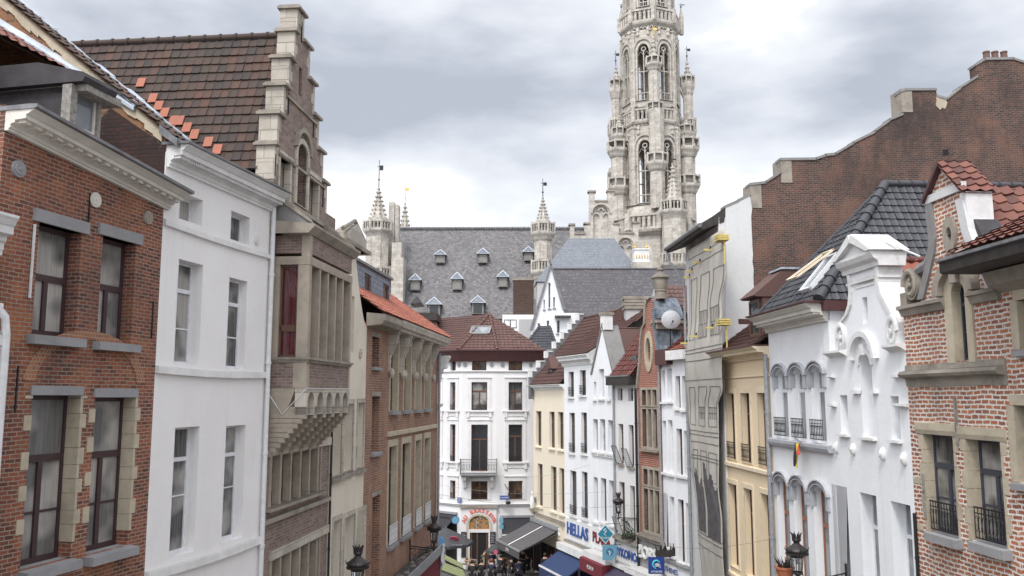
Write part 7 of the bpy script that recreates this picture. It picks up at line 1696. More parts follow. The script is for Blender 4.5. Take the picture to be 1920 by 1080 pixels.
# ================================================================= BELL TOWER
YW = 118.; B_ = Fac((-60, YW), (60, YW), 0); TV = 5.; c0 = B_.u(1222, 300, TV); tcx = c0
def bz(py): return B_.z(1220, py, TV-2.5)
TW = thing('bell_tower', Matrix.Translation((B_.pt(tcx, TV, 0))), 'slender pale gothic openwork bell tower rising above the roofs', 'tower')
S1 = 'stone_tower'
def pxw(px, py=300): return B_.u(px, py, TV)-tcx      # width from the axis
def octwall(parent, R, z0, z1, oz0, oz1, ow, name='stage', t=.55, mull=True, ph=0.):
    """eight pierced walls on an octagon of circumradius R with a corner towards the viewer"""
    side = 2*R*sin(pi/8); ap = R*cos(pi/8); q = MB()
    st = q
    for k in range(8):
        a = 2*pi*(k+.5)/8-pi/2+ph; s0 = len(q.v)
        A_ = archpts(-ow/2, ow/2, oz0, oz1, rise=ow*.85, n=10, pointed=True); q.prism(rect(-side/2, side/2, z0, z1), -t/2, t/2, [A_]); 
        # framing moulding
        B2 = archpts(-ow/2-.22, ow/2+.22, oz0-.1, oz1+.32, rise=ow*.85+.2, n=10, pointed=True); q.prism(B2, -t/2-.16, -t/2+.01, [archpts(-ow/2-.0, ow/2+.0, oz0, oz1, rise=ow*.85, n=10, pointed=True)])
        B3 = archpts(-ow/2-.62, ow/2+.62, oz0-.1, oz1+.85, rise=ow*.85+.5, n=10, pointed=True); B4 = archpts(-ow/2-.45, ow/2+.45, oz0-.05, oz1+.62, rise=ow*.85+.4, n=10, pointed=True); q.prism(B3, -t/2-.22, -t/2+.01, [B4])
        M = Matrix.Translation((ap*cos(a), ap*sin(a), 0)) @ Matrix.Rotation(a+pi/2, 4, 'Z'); q.xf(M, s0)
    for k in range(8):
        a = 2*pi*(k+.5)/8-pi/2+ph; s0 = len(q.v)
        for sx in (-1, 1):
            for dx, w_, pr in ((.80, .07, .30), (1.02, .12, .5)): x = sx*(ow/2+dx*(side-ow)/2*.8); q.box(x-w_, x+w_, -t/2-pr*.5, -t/2+.01, z0, z1-(z1-z0)*.04)
        for zz in (z0+.15, z0+(z1-z0)*.5, z1-.25): q.sweep([(-t/2+.01, zz-.12), (-t/2-.2, zz), (-t/2-.2, zz+.06), (-t/2+.01, zz+.16)], -side/2, -ow/2-.1); q.sweep([(-t/2+.01, zz-.12), (-t/2-.2, zz), (-t/2-.2, zz+.06), (-t/2+.01, zz+.16)], ow/2+.1, side/2)
        M = Matrix.Translation((ap*cos(a), ap*sin(a), 0)) @ Matrix.Rotation(a+pi/2, 4, 'Z'); q.xf(M, s0)
    st = q.build(name, S1, parent); q = MB()
    for k in range(8):
        a = 2*pi*(k+.5)/8-pi/2+ph; s0 = len(q.v)
        q.box(-.07, .07, -.12, .12, oz0, oz1-ow*.5)
        for zz in (oz0+(oz1-oz0)*.12, oz0+(oz1-oz0)*.5): q.box(-ow/2, ow/2, -.11, .11, zz, zz+.13)
        for sx in (-1, 1):
            q.tube([(sx*ow*.5, 0, oz1-ow*1.0), (sx*ow*.25, 0, oz1-ow*.62), (0, 0, oz1-ow*.95)], .06, 4)
            for zz in (oz0+.1,): q.box(sx*ow*.25-.03, sx*ow*.25+.03, -.05, .05, oz0, oz0+(oz1-oz0)*.12)
        ringarc(q, (0, oz1-ow*.42), ow*.14, ow*.22, 0, 2*pi, -.1, .1, 10)
        M = Matrix.Translation((ap*cos(a), ap*sin(a), 0)) @ Matrix.Rotation(a+pi/2, 4, 'Z'); q.xf(M, s0)
    q.build('tracery', S1, st)
    # corner shafts with bands
    q = MB()
    for k in range(8):
        a = 2*pi*k/8-pi/2+ph; x, y = R*cos(a), R*sin(a); q.lathe((x, y), [(.42, z0), (.42, z0+(z1-z0)*.45), (.5, z0+(z1-z0)*.46), (.34, z0+(z1-z0)*.5), (.34, z1-.3), (.46, z1-.2), (.46, z1)], 6)
    q.build('corner_shafts', S1, st)
    return st
def friezes(parent, R, z0, z1):
    q = MB(); side = 2*R*sin(pi/8); ap = R*cos(pi/8)
    for k in range(8):
        a = 2*pi*(k+.5)/8-pi/2; s0 = len(q.v); n = 6
        for j in range(n): ringarc(q, (-side/2+side*(j+.5)/n, z0+(z1-z0)*.5), side/n*.28, side/n*.46, 0, pi, -.18, .02, 6, 1.5)
        for j in (-1, 1): q.lathe((j*side*.25, -.2), [(.12, z0-.9), (.28, z0-.7), (.2, z0-.2), (.3, z0), (.2, z0+.4)], 6)
        M = Matrix.Translation((ap*cos(a), ap*sin(a), 0)) @ Matrix.Rotation(a+pi/2, 4, 'Z'); q.xf(M, s0)
    return q.build('frieze', S1, parent)
R1 = abs(pxw(1277, 150)-pxw(1168, 150))/2*.93; R2 = abs(pxw(1282, 300)-pxw(1164, 300))/2*.95
zg0, zg1 = bz(231), bz(207); zu0, zu1 = bz(48), bz(24); zL0 = bz(388)
st2 = octwall(TW, R1, bz(205), bz(62), bz(192), bz(88), 1.75, t=.4); friezes(st2, R1, bz(62)-.1, bz(56))
gallery(TW, (0, 0), abs(pxw(1279, 36)-pxw(1163, 36))/2*.97, zu0, zu1, ph=-pi/2, per=5)
st3 = octwall(TW, R1*.87, bz(47), bz(-62), bz(16), bz(-48), 1.35, t=.4)
gallery(TW, (0, 0), abs(pxw(1277, 218)-pxw(1166, 218))/2*.97, zg0, zg1, ph=-pi/2, per=5)
st1 = octwall(TW, R2*1.0, zL0, zg0-.9, bz(384), bz(268), 1.85, t=.4); friezes(st1, R2, bz(247), bz(240))
gallery(TW, (0, 0), R1*.95, bz(-62), bz(-80), ph=-pi/2, per=5)
spire(TW, (0, 0), R1*.7, bz(-62), bz(-62)+22, crock=14, fin=4, name='spire')
q = MB(); Rb = abs(pxw(1296, 420)-pxw(1160, 420))/2; q.lathe((0, 0), [(Rb*1.0, 10), (Rb*1.0, bz(418)), (R2*1.05, zL0-.1), (R2*.98, zL0)], 8, -pi/2); q.build('base', S1, TW)
gallery(TW, (0, 0), abs(pxw(1303, 420)-pxw(1148, 420))/2, bz(437), bz(408), ph=-pi/2, per=6)
# pinnacle shafts standing free at the corners
def rings(parent, c, r, zb, zt, gal, tip=None, vane=0, gold=False):
    q = MB(); q.lathe(c, [(r, zb), (r, zt)], 8, pi/8)
    for k in range(8): a = 2*pi*k/8+pi/8; q.tube([(c[0]+r*cos(a), c[1]+r*sin(a), zb), (c[0]+r*cos(a), c[1]+r*sin(a), zt)], .06, 4)
    sh = q.build('pinnacle', S1, parent)
    for a, b in gal: gallery(sh, c, r*1.55, a, b, per=1)
    if tip: spire(sh, c, r*1.0, zt, tip, crock=5, fin=vane, vane=vane > 0, gold=gold)
    return sh
rs = .95; 
XL = pxw(1158, 300); XR = pxw(1284, 300); XM = pxw(1221, 350); 
rings(TW, (XL, -1.2), 1.1, bz(412), bz(272), [(bz(279), bz(262)), (bz(350), bz(332))])
rings(TW, (XR, -1.2), 1.2, bz(412), bz(268), [(bz(277), bz(257)), (bz(346), bz(327))])
rings(TW, (XL+.15, -1.0), .75, bz(272), bz(238), [(bz(250), bz(235))], bz(210)); rings(TW, (XR+.1, -1.0), .75, bz(268), bz(233), [(bz(246), bz(230))], bz(212))
rings(TW, (XM, -R2-1.0), 1.0, bz(400), bz(218), [(bz(318), bz(300))]); rings(TW, (XM-.1, -R1-1.0), .78, bz(214), bz(133), [(bz(135), bz(121)), (bz(222), bz(205))], bz(88), 2.2, True)
for px, x, b, t, tip in ((1155, XL, 160, 139, 112), (1289, XR, 152, 132, 103)):
    xx = pxw(px, 150); zz0 = bz(232)
    rings(TW, (xx, 0), .68, zz0, bz(b-8), [(bz(b), bz(t))], bz(tip), bz(tip-30)-bz(tip)); gallery(TW, (xx, 0), 1.15, bz(238), bz(214), per=2)
    s = 1 if xx > 0 else -1; q = MB(); P_ = []
    for k in range(9): t_ = k/8; P_.append((xx-s*.3-(abs(xx)-R1*.95-.3)*s*t_*1.0, 0, bz(178)+(bz(150)-bz(178))*(sin(t_*pi/2))))
    q.tube(P_, .3, 6); q.tube([(xx-s*.3, 0, bz(163)), (s*R1*.9, 0, bz(146))], .28, 6); q.build('flying_buttress', S1, TW)
for px in (1165, 1277): rings(TW, (pxw(px, 30), 0), .3, bz(52), bz(18), [], bz(2), .8)
for px, py in ((1150, 315), (1292, 318), (1298, 355), (1150, 222), (1293, 222)):
    gallery(TW, (pxw(px, py)*.95, 2.2), .95, bz(py+10), bz(py-6), per=2)
q = MB(); q.lathe((pxw(1289, 300), 2.2), [(.8, bz(412)), (.8, bz(290))], 8); q.lathe((pxw(1154, 300), 2.2), [(.8, bz(412)), (.8, bz(300))], 8); q.build('rear_pinnacles', S1, TW)
# stair turret in front
sx_ = pxw(1246, 400); sc = (sx_, -Rb-1.6); r_ = abs(pxw(1268, 430)-pxw(1226, 430))/2*.95
q = MB(); q.lathe(sc, [(r_, 8), (r_, bz(414))], 8, pi/8)
for k in range(8): a = 2*pi*k/8+pi/8; q.tube([(sc[0]+r_*cos(a), sc[1]+r_*sin(a), 8), (sc[0]+r_*cos(a), sc[1]+r_*sin(a), bz(418))], .09, 4)
stt = q.build('stair_turret', S1, TW); gallery(stt, sc, r_*1.28, bz(411), bz(391), per=3); gallery(stt, sc, r_*1.25, bz(506), bz(486), per=3); spire(stt, sc, r_*.66, bz(391), bz(326), crock=8, fin=1.2)
q = MB(); x = pxw(1290, 440); q.lathe((x, 1.), [(1.6, 8), (1.6, bz(434)), (2.6, bz(428)), (2.6, bz(424))], 8, pi/8); q.build('buttress_turret', S1, TW)

# ================================================================= STREET LAMPS
def lamp(px, py, Y, wall_px, line, label, side):
    p = atY(px, py, Y); o = thing('street_lamp', p, label, 'street lamp', 'lantern lamps on wall brackets')
    q = MB(); q.lathe((0, 0), [(.10, .30), (.115, .27), (.115, .24), (.078, .20), (.078, .17), (.11, .14), (.18, .085), (.25, .04), (.28, .01), (.285, -.02), (.26, -.06), (.255, -.10), (.17, -.175), (.17, -.19), (.02, -.19)], 20)
    for k in range(8):
        a = 2*pi*k/8; q.tube([(.09*cos(a), .09*sin(a), .29), (.105*cos(a), .105*sin(a), .38), (.155*cos(a), .155*sin(a), .45)], [.03, .026, .006], 5)
        q.tube([(.27*cos(a), .27*sin(a), -.03), (.33*cos(a), .33*sin(a), .07)], [.02, .005], 4)
    for k in range(24): a = 2*pi*k/24; q.ell((.268*cos(a), .268*sin(a), -.10), .03, .03, .035, 5, 3)
    q.build('lamp_cap', 'lamp_iron', o, smooth=True)
    q = MB(); q.lathe((0, 0), [(.16, -.19), (.115, -.55)], 6); q.build('lamp_glass', 'lamp_glass', o)
    q = MB()
    for k in range(6): a = 2*pi*k/6; q.tube([(.165*cos(a), .165*sin(a), -.18), (.118*cos(a), .118*sin(a), -.56)], .009, 4)
    q.lathe((0, 0), [(.02, -.55), (.135, -.55), (.14, -.59), (.11, -.61), (.05, -.66), (.03, -.82), (.05, -.86), (.02, -.95)], 12)
    for k in range(6): a = 2*pi*k/6+.5; q.tube([(.12*cos(a), .12*sin(a), -.6), (.16*cos(a), .16*sin(a), -.66), (.06*cos(a), .06*sin(a), -.84)], .012, 4)
    q.build('lamp_base', 'lamp_iron', o); q = MB(); q.ell((0, 0, -.3), .035, .035, .07); q.tube([(0, 0, -.22), (0, 0, -.19)], .03, 6); q.build('bulb', 'dish', o, smooth=True)
    wx, wy = line(wall_px); w = Vector((wx-p.x, wy-p.y, 0)); L_ = w.length; e = w.normalized(); q = MB()
    def bp(s, z): return e*s+Vector((0, 0, z))
    q.tube([bp(0, -.86), bp(L_, -.86)], .022, 6); q.tube([bp(.12, -.95), bp(L_, -.95)], .014, 5); q.tube([bp(L_-.03, -.6), bp(L_-.03, -1.7)], .03, 6)
    for c, r in ((.30, .14), (.62, .17), (1.0, .2)):
        if c*L_/1.2+r < L_: q.tube([bp(c*L_/1.2+r*(1-.06*k)*cos(k*.6), -1.02-r*.5+r*(1-.06*k)*sin(k*.6)) for k in range(14)], .013, 5)
    q.tube([bp(.15, -.97), bp(L_*.5, -1.12), bp(L_-.05, -1.65)], .016, 5)
    for k in range(8): q.tube([bp(.1+k*.13*L_/1.2, -.86), bp(.1+(k+.5)*.13*L_/1.2, -.95), bp(.1+(k+1)*.13*L_/1.2, -.86)], .008, 4)
    q.build('bracket', 'lamp_iron', o); return o
lamp(671, 1056, 22.5, 640, lambda p: (-5.55, 23.0), 'black lantern lamp low in the picture before the pale narrow house', -1)
lamp(814, 988, 35.6, 772, ll2, 'black lantern lamp on a scrolled bracket beside the console cornice house', -1)
lamp(1159.5, 939, 45.6, 1191, rl2, 'small far lantern lamp above the diamond sign', 1)
lamp(1494, 1031, 23.0, 1580, lambda p: (9.25, 24.4), 'black lantern lamp in front of the white arched windows, beside a flower pot', 1)
p = atY(1472, 1075, 23.6); o = thing('flower_pot', p, 'terracotta pot of withered plants beside the right hand lamp', 'flower pot')
q = MB(); q.lathe((0, 0), [(.15, -.25), (.24, .12), (.26, .12), (.26, .17), (.2, .17), (.2, .05)], 14); q.build('pot', 'terracotta', o, smooth=True); q = MB()
for k in range(34): a = random.random()*6.3; r = random.uniform(.05, .3); q.tube([(0.1*cos(a), .1*sin(a), .1), (r*cos(a)*.8, r*sin(a), .3), (r*cos(a)*1.1, r*sin(a)*1.1, random.uniform(.25, .5))], [.012, .01, .003], 4)
q.build('stems', 'wood_dark', o)
MB().tube([(0, .05, 0), (.0, .9, .0)], .02, 5).build('holder', 'iron', o)

# ================================================================= SIGNS
def sign(label, px, py, Y, w, h, mat, txts, wallp=None, shape='rect', border=None, name='hanging_sign', yaw=0.):
    p = atY(px, py, Y); o = thing(name, Matrix.Translation(p) @ Matrix.Rotation(yaw, 4, 'Z'), label, 'sign'); q = MB()
    def poly(k):
        if shape == 'diamond': return [(0, -h*k), (w*k, 0), (0, h*k), (-w*k, 0)]
        if shape == 'disc': return [(w*k*cos(2*pi*i/24), h*k*sin(2*pi*i/24)) for i in range(24)]
        if shape == 'cut': return [(-w*k, -h*k), (w*.3*k, -h*k), (w*k, -h*.35*k), (w*k, h*k), (-w*k, h*k)]
        return rect(-w*k, w*k, -h*k, h*k)
    q.prism(poly(1), -.05, .05); b = q.build('panel', border or mat, o)
    if border: MB().prism(poly(.88), -.058, -.05).build('face', mat, b)
    for t, sz, m_, x, z in txts: text_part(t, sz, m_, b, Matrix.Translation((x, -.066, z)) @ TXM, .005)
    if wallp: q = MB(); q.tube([(0, 0, h), (wallp, .1, h)], .02, 5); q.build('bracket', 'iron', o)
    return o, b
o, b = sign('teal diamond shop sign with white border and small lettering', 1135, 1001, 47.4, .47, .52, 'sign_teal', [('PLAKA', .16, 'letter_white', 0, -.2)], .9, 'diamond', 'letter_white')
q = MB(); q.tube([(.02, -.07, .28), (-.1, -.07, .2), (.04, -.07, .1), (-.08, -.07, .0), (.03, -.07, -.08)], .025, 5); q.tube([(.06, -.07, .2), (.0, -.07, .05)], .02, 5); q.build('emblem', 'letter_white', b)
o, b = sign('light blue sign with a dark round emblem below the diamond sign', 1143, 1036, 47.0, .38, .39, 'sign_light', [], .8, 'cut')
q = MB()
for k in range(9): a = 2*pi*k/9; q.ell((.15*cos(a), -.06, .05+.15*sin(a)), .045, .02, .045, 6, 4)
q.build('emblem', 'letter_blue', b); q = MB(); q.tube([(-.04, -.065, .08), (.03, -.065, -.02), (-.02, -.065, -.14)], .025, 5); q.build('emblem_figure', 'letter_white', b)
o, b = sign('navy square sign with a cyan wave emblem and white lettering', 1230.5, 1060, 40.2, .36, .37, 'sign_navy', [('ATHENES', .12, 'letter_white', 0, -.27)], .7, 'rect', 'sign_navy')
q = MB(); q.tube([(.0+.17*cos(a), -.07, .05+.18*sin(a)) for a in [pi*.15+k*pi*1.3/12 for k in range(13)]], [.02+.02*sin(pi*k/12) for k in range(13)], 6); q.build('emblem', 'sign_cyan', b)
q = MB()
for k in range(3): q.tube([(-.08, -.075, .06-.05*k), (.06, -.075, .09-.05*k), (.18, -.075, .02-.06*k)], [.01, .022, .008], 5)
q.build('emblem_waves', 'letter_white', b)
sign('round blue brewery sign left of the bar portal', 854, 975, YB-1.6, .27, .27, 'sign_light', [], None, 'disc', 'letter_blue')
sign('larger round blue sign beside the lantern on the left', 824.5, 1017, 50, .3, .3, 'blue_cloth', [], None, 'disc')
sign('small blue square plate hanging under the round blue sign on the left', 827, 1036, 49.6, .2, .16, 'blue_cloth', [], None)
sign('pale blue oval sign right of the bar portal', 939.5, 976, YB-.9, .16, .26, 'sign_light', [], None, 'disc', 'dish')
sign('small pale square sign under the oval sign', 940, 988, YB-.9, .15, .14, 'sign_light', [], None)
for px, py, nm in ((861.5, 938, 'blue enamel street name plate left of the bar portal'), (1003.5, 938, 'blue enamel street name plate at the corner of the cream house')):
    p = atY(px, py, YB-.12 if px < 900 else 59.6); o = thing('street_plate', p, nm, 'sign'); b = MB().box(-.15, .15, -.02, .02, -.19, .19).build('plate', 'letter_dark' if px > 900 else 'letter_blue', o)
    for k in range(4): MB().box(-.1, .1-.03*(k % 2), -.025, -.02, .11-.08*k, .13-.08*k).build('line', 'letter_white', b)
o, b = sign('dark blue painted board hanging from a wrought iron bracket', 946, 933, YB-.5, .34, .14, 'letter_blue', [('BRASSERIE', .13, 'letter_white', 0, 0)], None)
q = MB(); q.tube([(.25, 0, .14), (.32, .1, .5), (.1, .3, .75), (-.0, .45, .9)], .025, 5); q.tube([(.3+.12*cos(k*.6)*(1-.05*k), .1, .6+.12*sin(k*.6)*(1-.05*k)) for k in range(12)], .015, 4); q.ell((.25, 0, -.35), .2, .2, .12, 8, 5); q.build('bracket', 'iron', o)
p = atY(998, 938, 59.4); o = thing('statuette', p, 'small white and red saint figure on a corbel at the house corner', 'statue'); q = MB(); q.lathe((0, 0), [(.14, -.5), (.17, -.2), (.12, .2), (.05, .35), (.08, .45), (.06, .55), (.01, .6)], 8); q.build('figure', 'letter_white', o, smooth=True)
q = MB(); q.lathe((0, 0), [(.05, -.9), (.2, -.6), (.24, -.5), (.02, -.5)], 8); q.build('corbel', 'stone_beige', o)

# ================================================================= AWNINGS AND CANOPIES
F = F1r; u0 = .05; u1 = F.u(1049, 997); zt = F.z(1049, 996); ztl = F.z(996, 971); zt = (zt+ztl)/2
v0, z0 = F.vz(930, 1012, u0); v1, z1 = F.vz(975, 1033, u1); v_ = (v0+v1)/2; z_ = (z0+z1)/2
AWN = thing('awning', F.M, 'large grey fabric awning over the cafe terrace on the right', 'awning')
q = MB(); NN = 12
for k in range(NN):
    t0 = k/NN; t1 = (k+1)/NN; s0_ = -.05*sin(pi*t0); s1_ = -.05*sin(pi*t1)
    q.hexa([(u0, -.1+(v_+.1)*t0, zt+(z_-zt)*t0+s0_-.02), (u1, -.1+(v_+.1)*t0, zt+(z_-zt)*t0+s0_-.02), (u1, -.1+(v_+.1)*t1, zt+(z_-zt)*t1+s1_-.02), (u0, -.1+(v_+.1)*t1, zt+(z_-zt)*t1+s1_-.02)]+
           [(u0, -.1+(v_+.1)*t0, zt+(z_-zt)*t0+s0_), (u1, -.1+(v_+.1)*t0, zt+(z_-zt)*t0+s0_), (u1, -.1+(v_+.1)*t1, zt+(z_-zt)*t1+s1_), (u0, -.1+(v_+.1)*t1, zt+(z_-zt)*t1+s1_)])
q.build('fabric', 'awning_grey', AWN, smooth=True)
MB().box(u0-.05, u1+.05, -.28, -.0, zt-.02, zt+.2).build('box', 'pipe_grey', AWN); MB().box(u0, u1, v_-.06, v_+.02, z_-.06, z_+.04).build('front_bar', 'alu', AWN); V_ = MB().box(u0, u1, v_-.03, v_-.01, z_-.5, z_-.06).build('valance', 'awning_grey', AWN)
text_part('CAFE', .28, 'letter_white', V_, Matrix.Translation(((u0+u1)/2, v_-.04, z_-.28)) @ TXM, .004)
um_ = (u0+u1)/2; q = MB(); q.tube([(um_, -.1, zt+.0), (um_, v_, z_+.0)], .02, 4); q.build('seam', 'alu', AWN)
q = MB(); q.tube([(u1-.3, -.1, zt-.3), (u1-.6, v_*.55, (zt+z_)/2-.35), (u1-.2, v_, z_-.1)], .04, 5); q.tube([(u0+.3, -.1, zt-.3), (u0+.6, v_*.55, (zt+z_)/2-.35), (u0+.2, v_, z_-.1)], .04, 5); q.build('folding_arm', 'alu', AWN)
# purple awning over the MYKONOS shop
F = F4r; zs_ = F.z(1172, 1012); AW = thing('awning', F.M, 'dark purple awning below the blue lettered white fascia', 'awning')
q = MB(); q.hexa([(.0, -1.35, zs_-2.45), (F.L-.1, -1.35, zs_-2.45), (F.L-.1, -.1, zs_-1.55), (0, -.1, zs_-1.55), (0, -1.35, zs_-2.4), (F.L-.1, -1.35, zs_-2.4), (F.L-.1, -.1, zs_-1.5), (0, -.1, zs_-1.5)]); q.build('fabric', 'awning_purple', AW)
V_ = MB().box(0, F.L-.1, -1.38, -1.35, zs_-2.95, zs_-2.42).build('valance', 'awning_purple', AW); MB().box(0, F.L-.1, -1.41, -1.33, zs_-2.46, zs_-2.38).build('front_bar', 'white_paint', AW); MB().box(-.02, F.L-.08, -.3, 0, zs_-1.5, zs_-1.35).build('box', 'white_paint', AW); text_part('Mykonos', .3, 'sign_light', V_, Matrix.Translation((F.L*.45, -1.39, zs_-2.7)) @ TXM, .004)
# shabby shop canopy at the foot of the console house
F = F5; uf = F.u(800, 1034); vf, zf = F.vz(827, 1024, uf); CP = thing('shop_canopy', F.M, 'shabby flat roofed shop canopy with red front under the console house', 'canopy')
MB().box(.6, uf, vf, -.02, zf-.25, zf).build('roof', 'roofing_felt', CP); MB().box(.6, uf+.05, vf-.08, vf, zf-.3, zf+.07).build('edge', 'pipe_grey', CP); MB().box(.6, uf, vf+.02, vf+.1, zf-1.5, zf-.25).build('front', 'awning_red', CP)
q = MB()
for k in range(26): x = random.uniform(1, uf-.2); y = random.uniform(vf+.1, -.1); s = random.uniform(.04, .16); q.hexa([(x-s, y-s, zf), (x+s, y-s*.6, zf), (x+s*.8, y+s, zf), (x-s, y+s*.7, zf), (x-s*.6, y-s*.6, zf+s*.6), (x+s*.5, y-s*.4, zf+s*.4), (x+s*.5, y+s*.5, zf+s*.6), (x-s*.4, y+s*.4, zf+s*.3)])
q.build('debris', 'stone_dirty', CP)
q = MB(); n = 10; vs = [(uf-.3+.5*i/n, vf-.1-.05*sin(i*2.+j), zf+.12-.12*j+.05*sin(i*1.7+j*.8)) for j in range(9) for i in range(n+1)]; q.add(vs, [(j*(n+1)+i, j*(n+1)+i+1, (j+1)*(n+1)+i+1, (j+1)*(n+1)+i) for j in range(8) for i in range(n)]); q.build('plastic_sheet', 'cloth_white', CP, smooth=True, fixn=False)
MB().tube([(uf-.1, vf, zf-.3), (uf-.1, vf, 0)], .05, 8).build('post', 'pipe_grey', CP)
s_ = Nd('awning_green'); wv = s_.n('ShaderNodeTexWave', bands_direction='DIAGONAL'); s_.l(s_.obj, wv.inputs[0]); wv.inputs['Scale'].default_value = 2.2
s_.seti(s_.b, 'Base Color', s_.mix(wv.outputs['Fac'], (.34, .36, .16), (.20, .22, .11))); s_.seti(s_.b, 'Roughness', .9)
# two green striped awnings lower on the left
for k, (P4, lab) in enumerate(((((822, 1034, 51), (866, 1056, 49.5), (870, 1068, 48.5), (824, 1046, 49.8)), 'upper of two faded green awnings at the left shops'), (((820, 1050, 49), (868, 1068, 47.5), (876, 1088, 46.5), (822, 1068, 47.8)), 'lower of two faded green awnings at the left shops'))):
    P_ = [atY(*p) for p in P4]; c = P_[0].copy(); c.z = gz(50); o = thing('awning', c, lab, 'awning')
    q = MB(); n = 8
    for i in range(n):
        t0, t1 = i/n, (i+1)/n; a = P_[0]+(P_[1]-P_[0])*t0-c; b = P_[0]+(P_[1]-P_[0])*t1-c; d = P_[3]+(P_[2]-P_[3])*t0-c; e = P_[3]+(P_[2]-P_[3])*t1-c
        slab(q, [a, b, e, d], .04)
    q.build('fabric', 'awning_green', o); q = MB(); a, b = P_[3]-c, P_[2]-c; q.tube([a, b], .04, 5); q.build('front_bar', 'wood_dark', o)
    q = MB(); q.tube([P_[0]-c, a+Vector((-.4, 0, -.6))], .03, 5); q.tube([(-.2, .1, P_[0].z-c.z), (-.2, .1, 0)], .04, 5); q.build('frame', 'iron', o)
# parasols
def parasol(label, px, py, Y, r, h, mat='umbrella_grey'):
    p = atY(px, py, Y); g_ = gz(Y)+.0; o = thing('parasol', (p.x, Y, g_), label, 'parasol', 'dark cafe parasols'); z = p.z-g_
    q = MB(); n = 8; vs = [(0, 0, z)]; fs = []
    for k in range(n): a = 2*pi*k/n+.2; vs += [(r*.55*cos(a), r*.55*sin(a), z-h*.5), (r*cos(a), r*sin(a), z-h)]; 
    for k in range(n):
        a = 2*pi*(k+.5)/n+.2; i = 1+2*k; j = 1+2*((k+1) % n); fs += [(0, i, j), (i, i+1, j+1, j)]
    q.add(vs, fs); c = q.build('canopy', mat, o, fixn=False)
    q = MB()
    for k in range(n):
        a0 = 2*pi*k/n+.2; a1 = 2*pi*(k+1)/n+.2; q.add([(r*cos(a0), r*sin(a0), z-h), (r*cos(a1), r*sin(a1), z-h), (r*cos(a1), r*sin(a1), z-h-.16), (r*cos(a0), r*sin(a0), z-h-.16)], [(0, 1, 2, 3)])
    q.build('valance', mat, c, fixn=False); MB().tube([(0, 0, 0), (0, 0, z+.05)], .03, 6).build('pole', 'alu', o); MB().lathe((0, 0), [(.3, 0), (.3, .1), (.05, .12)], 10).build('base', 'iron', o); return o, c, z
o, c, z = parasol('dark grey cafe parasol with a pink logo left of the bar door', 836, 989, 55.5, 1.75, .9)
q = MB(); M_ = Matrix.Translation((.62, -1.02, z-.52)) @ Matrix.Rotation(radians(38), 4, 'X') @ Matrix.Rotation(radians(14), 4, 'Y'); q.disc((0, 0), .3, -.02, .0, 18); q.xf(Matrix.Scale(.62, 4, (0, 0, 1))); q.xf(M_ @ Matrix.Rotation(0, 4, 'X')); q.build('logo', 'pink', c)
text_part('DELIRIUM', .17, 'letter_white', c, Matrix.Translation((.75, -1.40, z-.86)) @ Matrix.Rotation(radians(40), 4, 'X') @ TXM, .004)
o, c, z = parasol('smaller dark grey parasol beside the grey awning', 934, 1018, 60.0, .85, .45)
q = MB(); q.disc((-.15, z-.45), .14, -.95, -.9, 12); q.build('logo', 'pink', c)

# ================================================================= CAFE TERRACE
def cafe_chair(p, rz, label):
    o = thing('cafe_chair', p, label, 'chair', 'cafe chairs on the terrace'); o.rotation_euler = (0, 0, rz)
    MB().hexa([(-.22, -.22, .43), (.22, -.22, .43), (.2, .22, .43), (-.2, .22, .43), (-.22, -.22, .46), (.22, -.22, .46), (.2, .22, .46), (-.2, .22, .46)]).build('seat', 'rattan', o)
    q = MB(); n = 8
    for k in range(n):
        a0 = pi*.15+pi*.7*k/n; a1 = pi*.15+pi*.7*(k+1)/n; q.hexa([(.26*cos(a0), .22*sin(a0)+.02, .58), (.26*cos(a1), .22*sin(a1)+.02, .58), (.28*cos(a1), .25*sin(a1)+.02, .58), (.28*cos(a0), .25*sin(a0)+.02, .58), (.27*cos(a0), .26*sin(a0)+.04, .86), (.27*cos(a1), .26*sin(a1)+.04, .86), (.29*cos(a1), .28*sin(a1)+.04, .86), (.29*cos(a0), .28*sin(a0)+.04, .86)])
    q.build('backrest', 'rattan', o)
    for x, y in ((-.22, -.2), (.22, -.2), (-.2, .22), (.2, .22)): MB().tube([(x, y, .44), (x*1.15, y*1.15, 0)], .016, 6).build('leg', 'alu', o)
    for s in (-1, 1): MB().tube([(s*.22, -.2, .44), (s*.26, -.2, .66), (s*.27, .15, .68), (s*.24, .26, .6)], .016, 6).build('armrest', 'alu', o)
    return o
def cafe_table(p, label):
    o = thing('cafe_table', p, label, 'table', 'cafe tables on the terrace'); MB().lathe((0, 0), [(.02, .71), (.36, .71), (.36, .74), (.02, .74)], 18).build('tabletop', 'table_top', o); MB().tube([(0, 0, 0), (0, 0, .71)], .03, 8).build('pedestal', 'alu', o)
    MB().lathe((0, 0), [(.24, 0), (.22, .03), (.04, .05)], 14).build('foot', 'iron', o); return o
def gpt(px, py): p = gp(px, py); p.z = gz(p.y); return p
first = {}
def put(kind, px, py, rz, label):
    p = gpt(px, py)
    if kind not in first: first[kind] = cafe_chair(p, rz, label) if kind == 'c' else cafe_table(p, label); return first[kind]
    o = copy_tree(first[kind]); o.matrix_world = Matrix.Translation(p) @ Matrix.Rotation(rz, 4, 'Z'); o['label'] = label; return o
TB = [(880, 1071, 'small round table left of the bar door'), (933, 1066, 'round table with drinks nearest to the bar door'), (953, 1062, 'round table under the middle of the grey awning'), (1003, 1060, 'round table at the right end under the grey awning'), (968, 1079, 'round table in front at the bottom of the terrace'), (985, 1058, 'round table at the back by the cream house')]
for px, py, l in TB: put('t', px, py, 0, l)
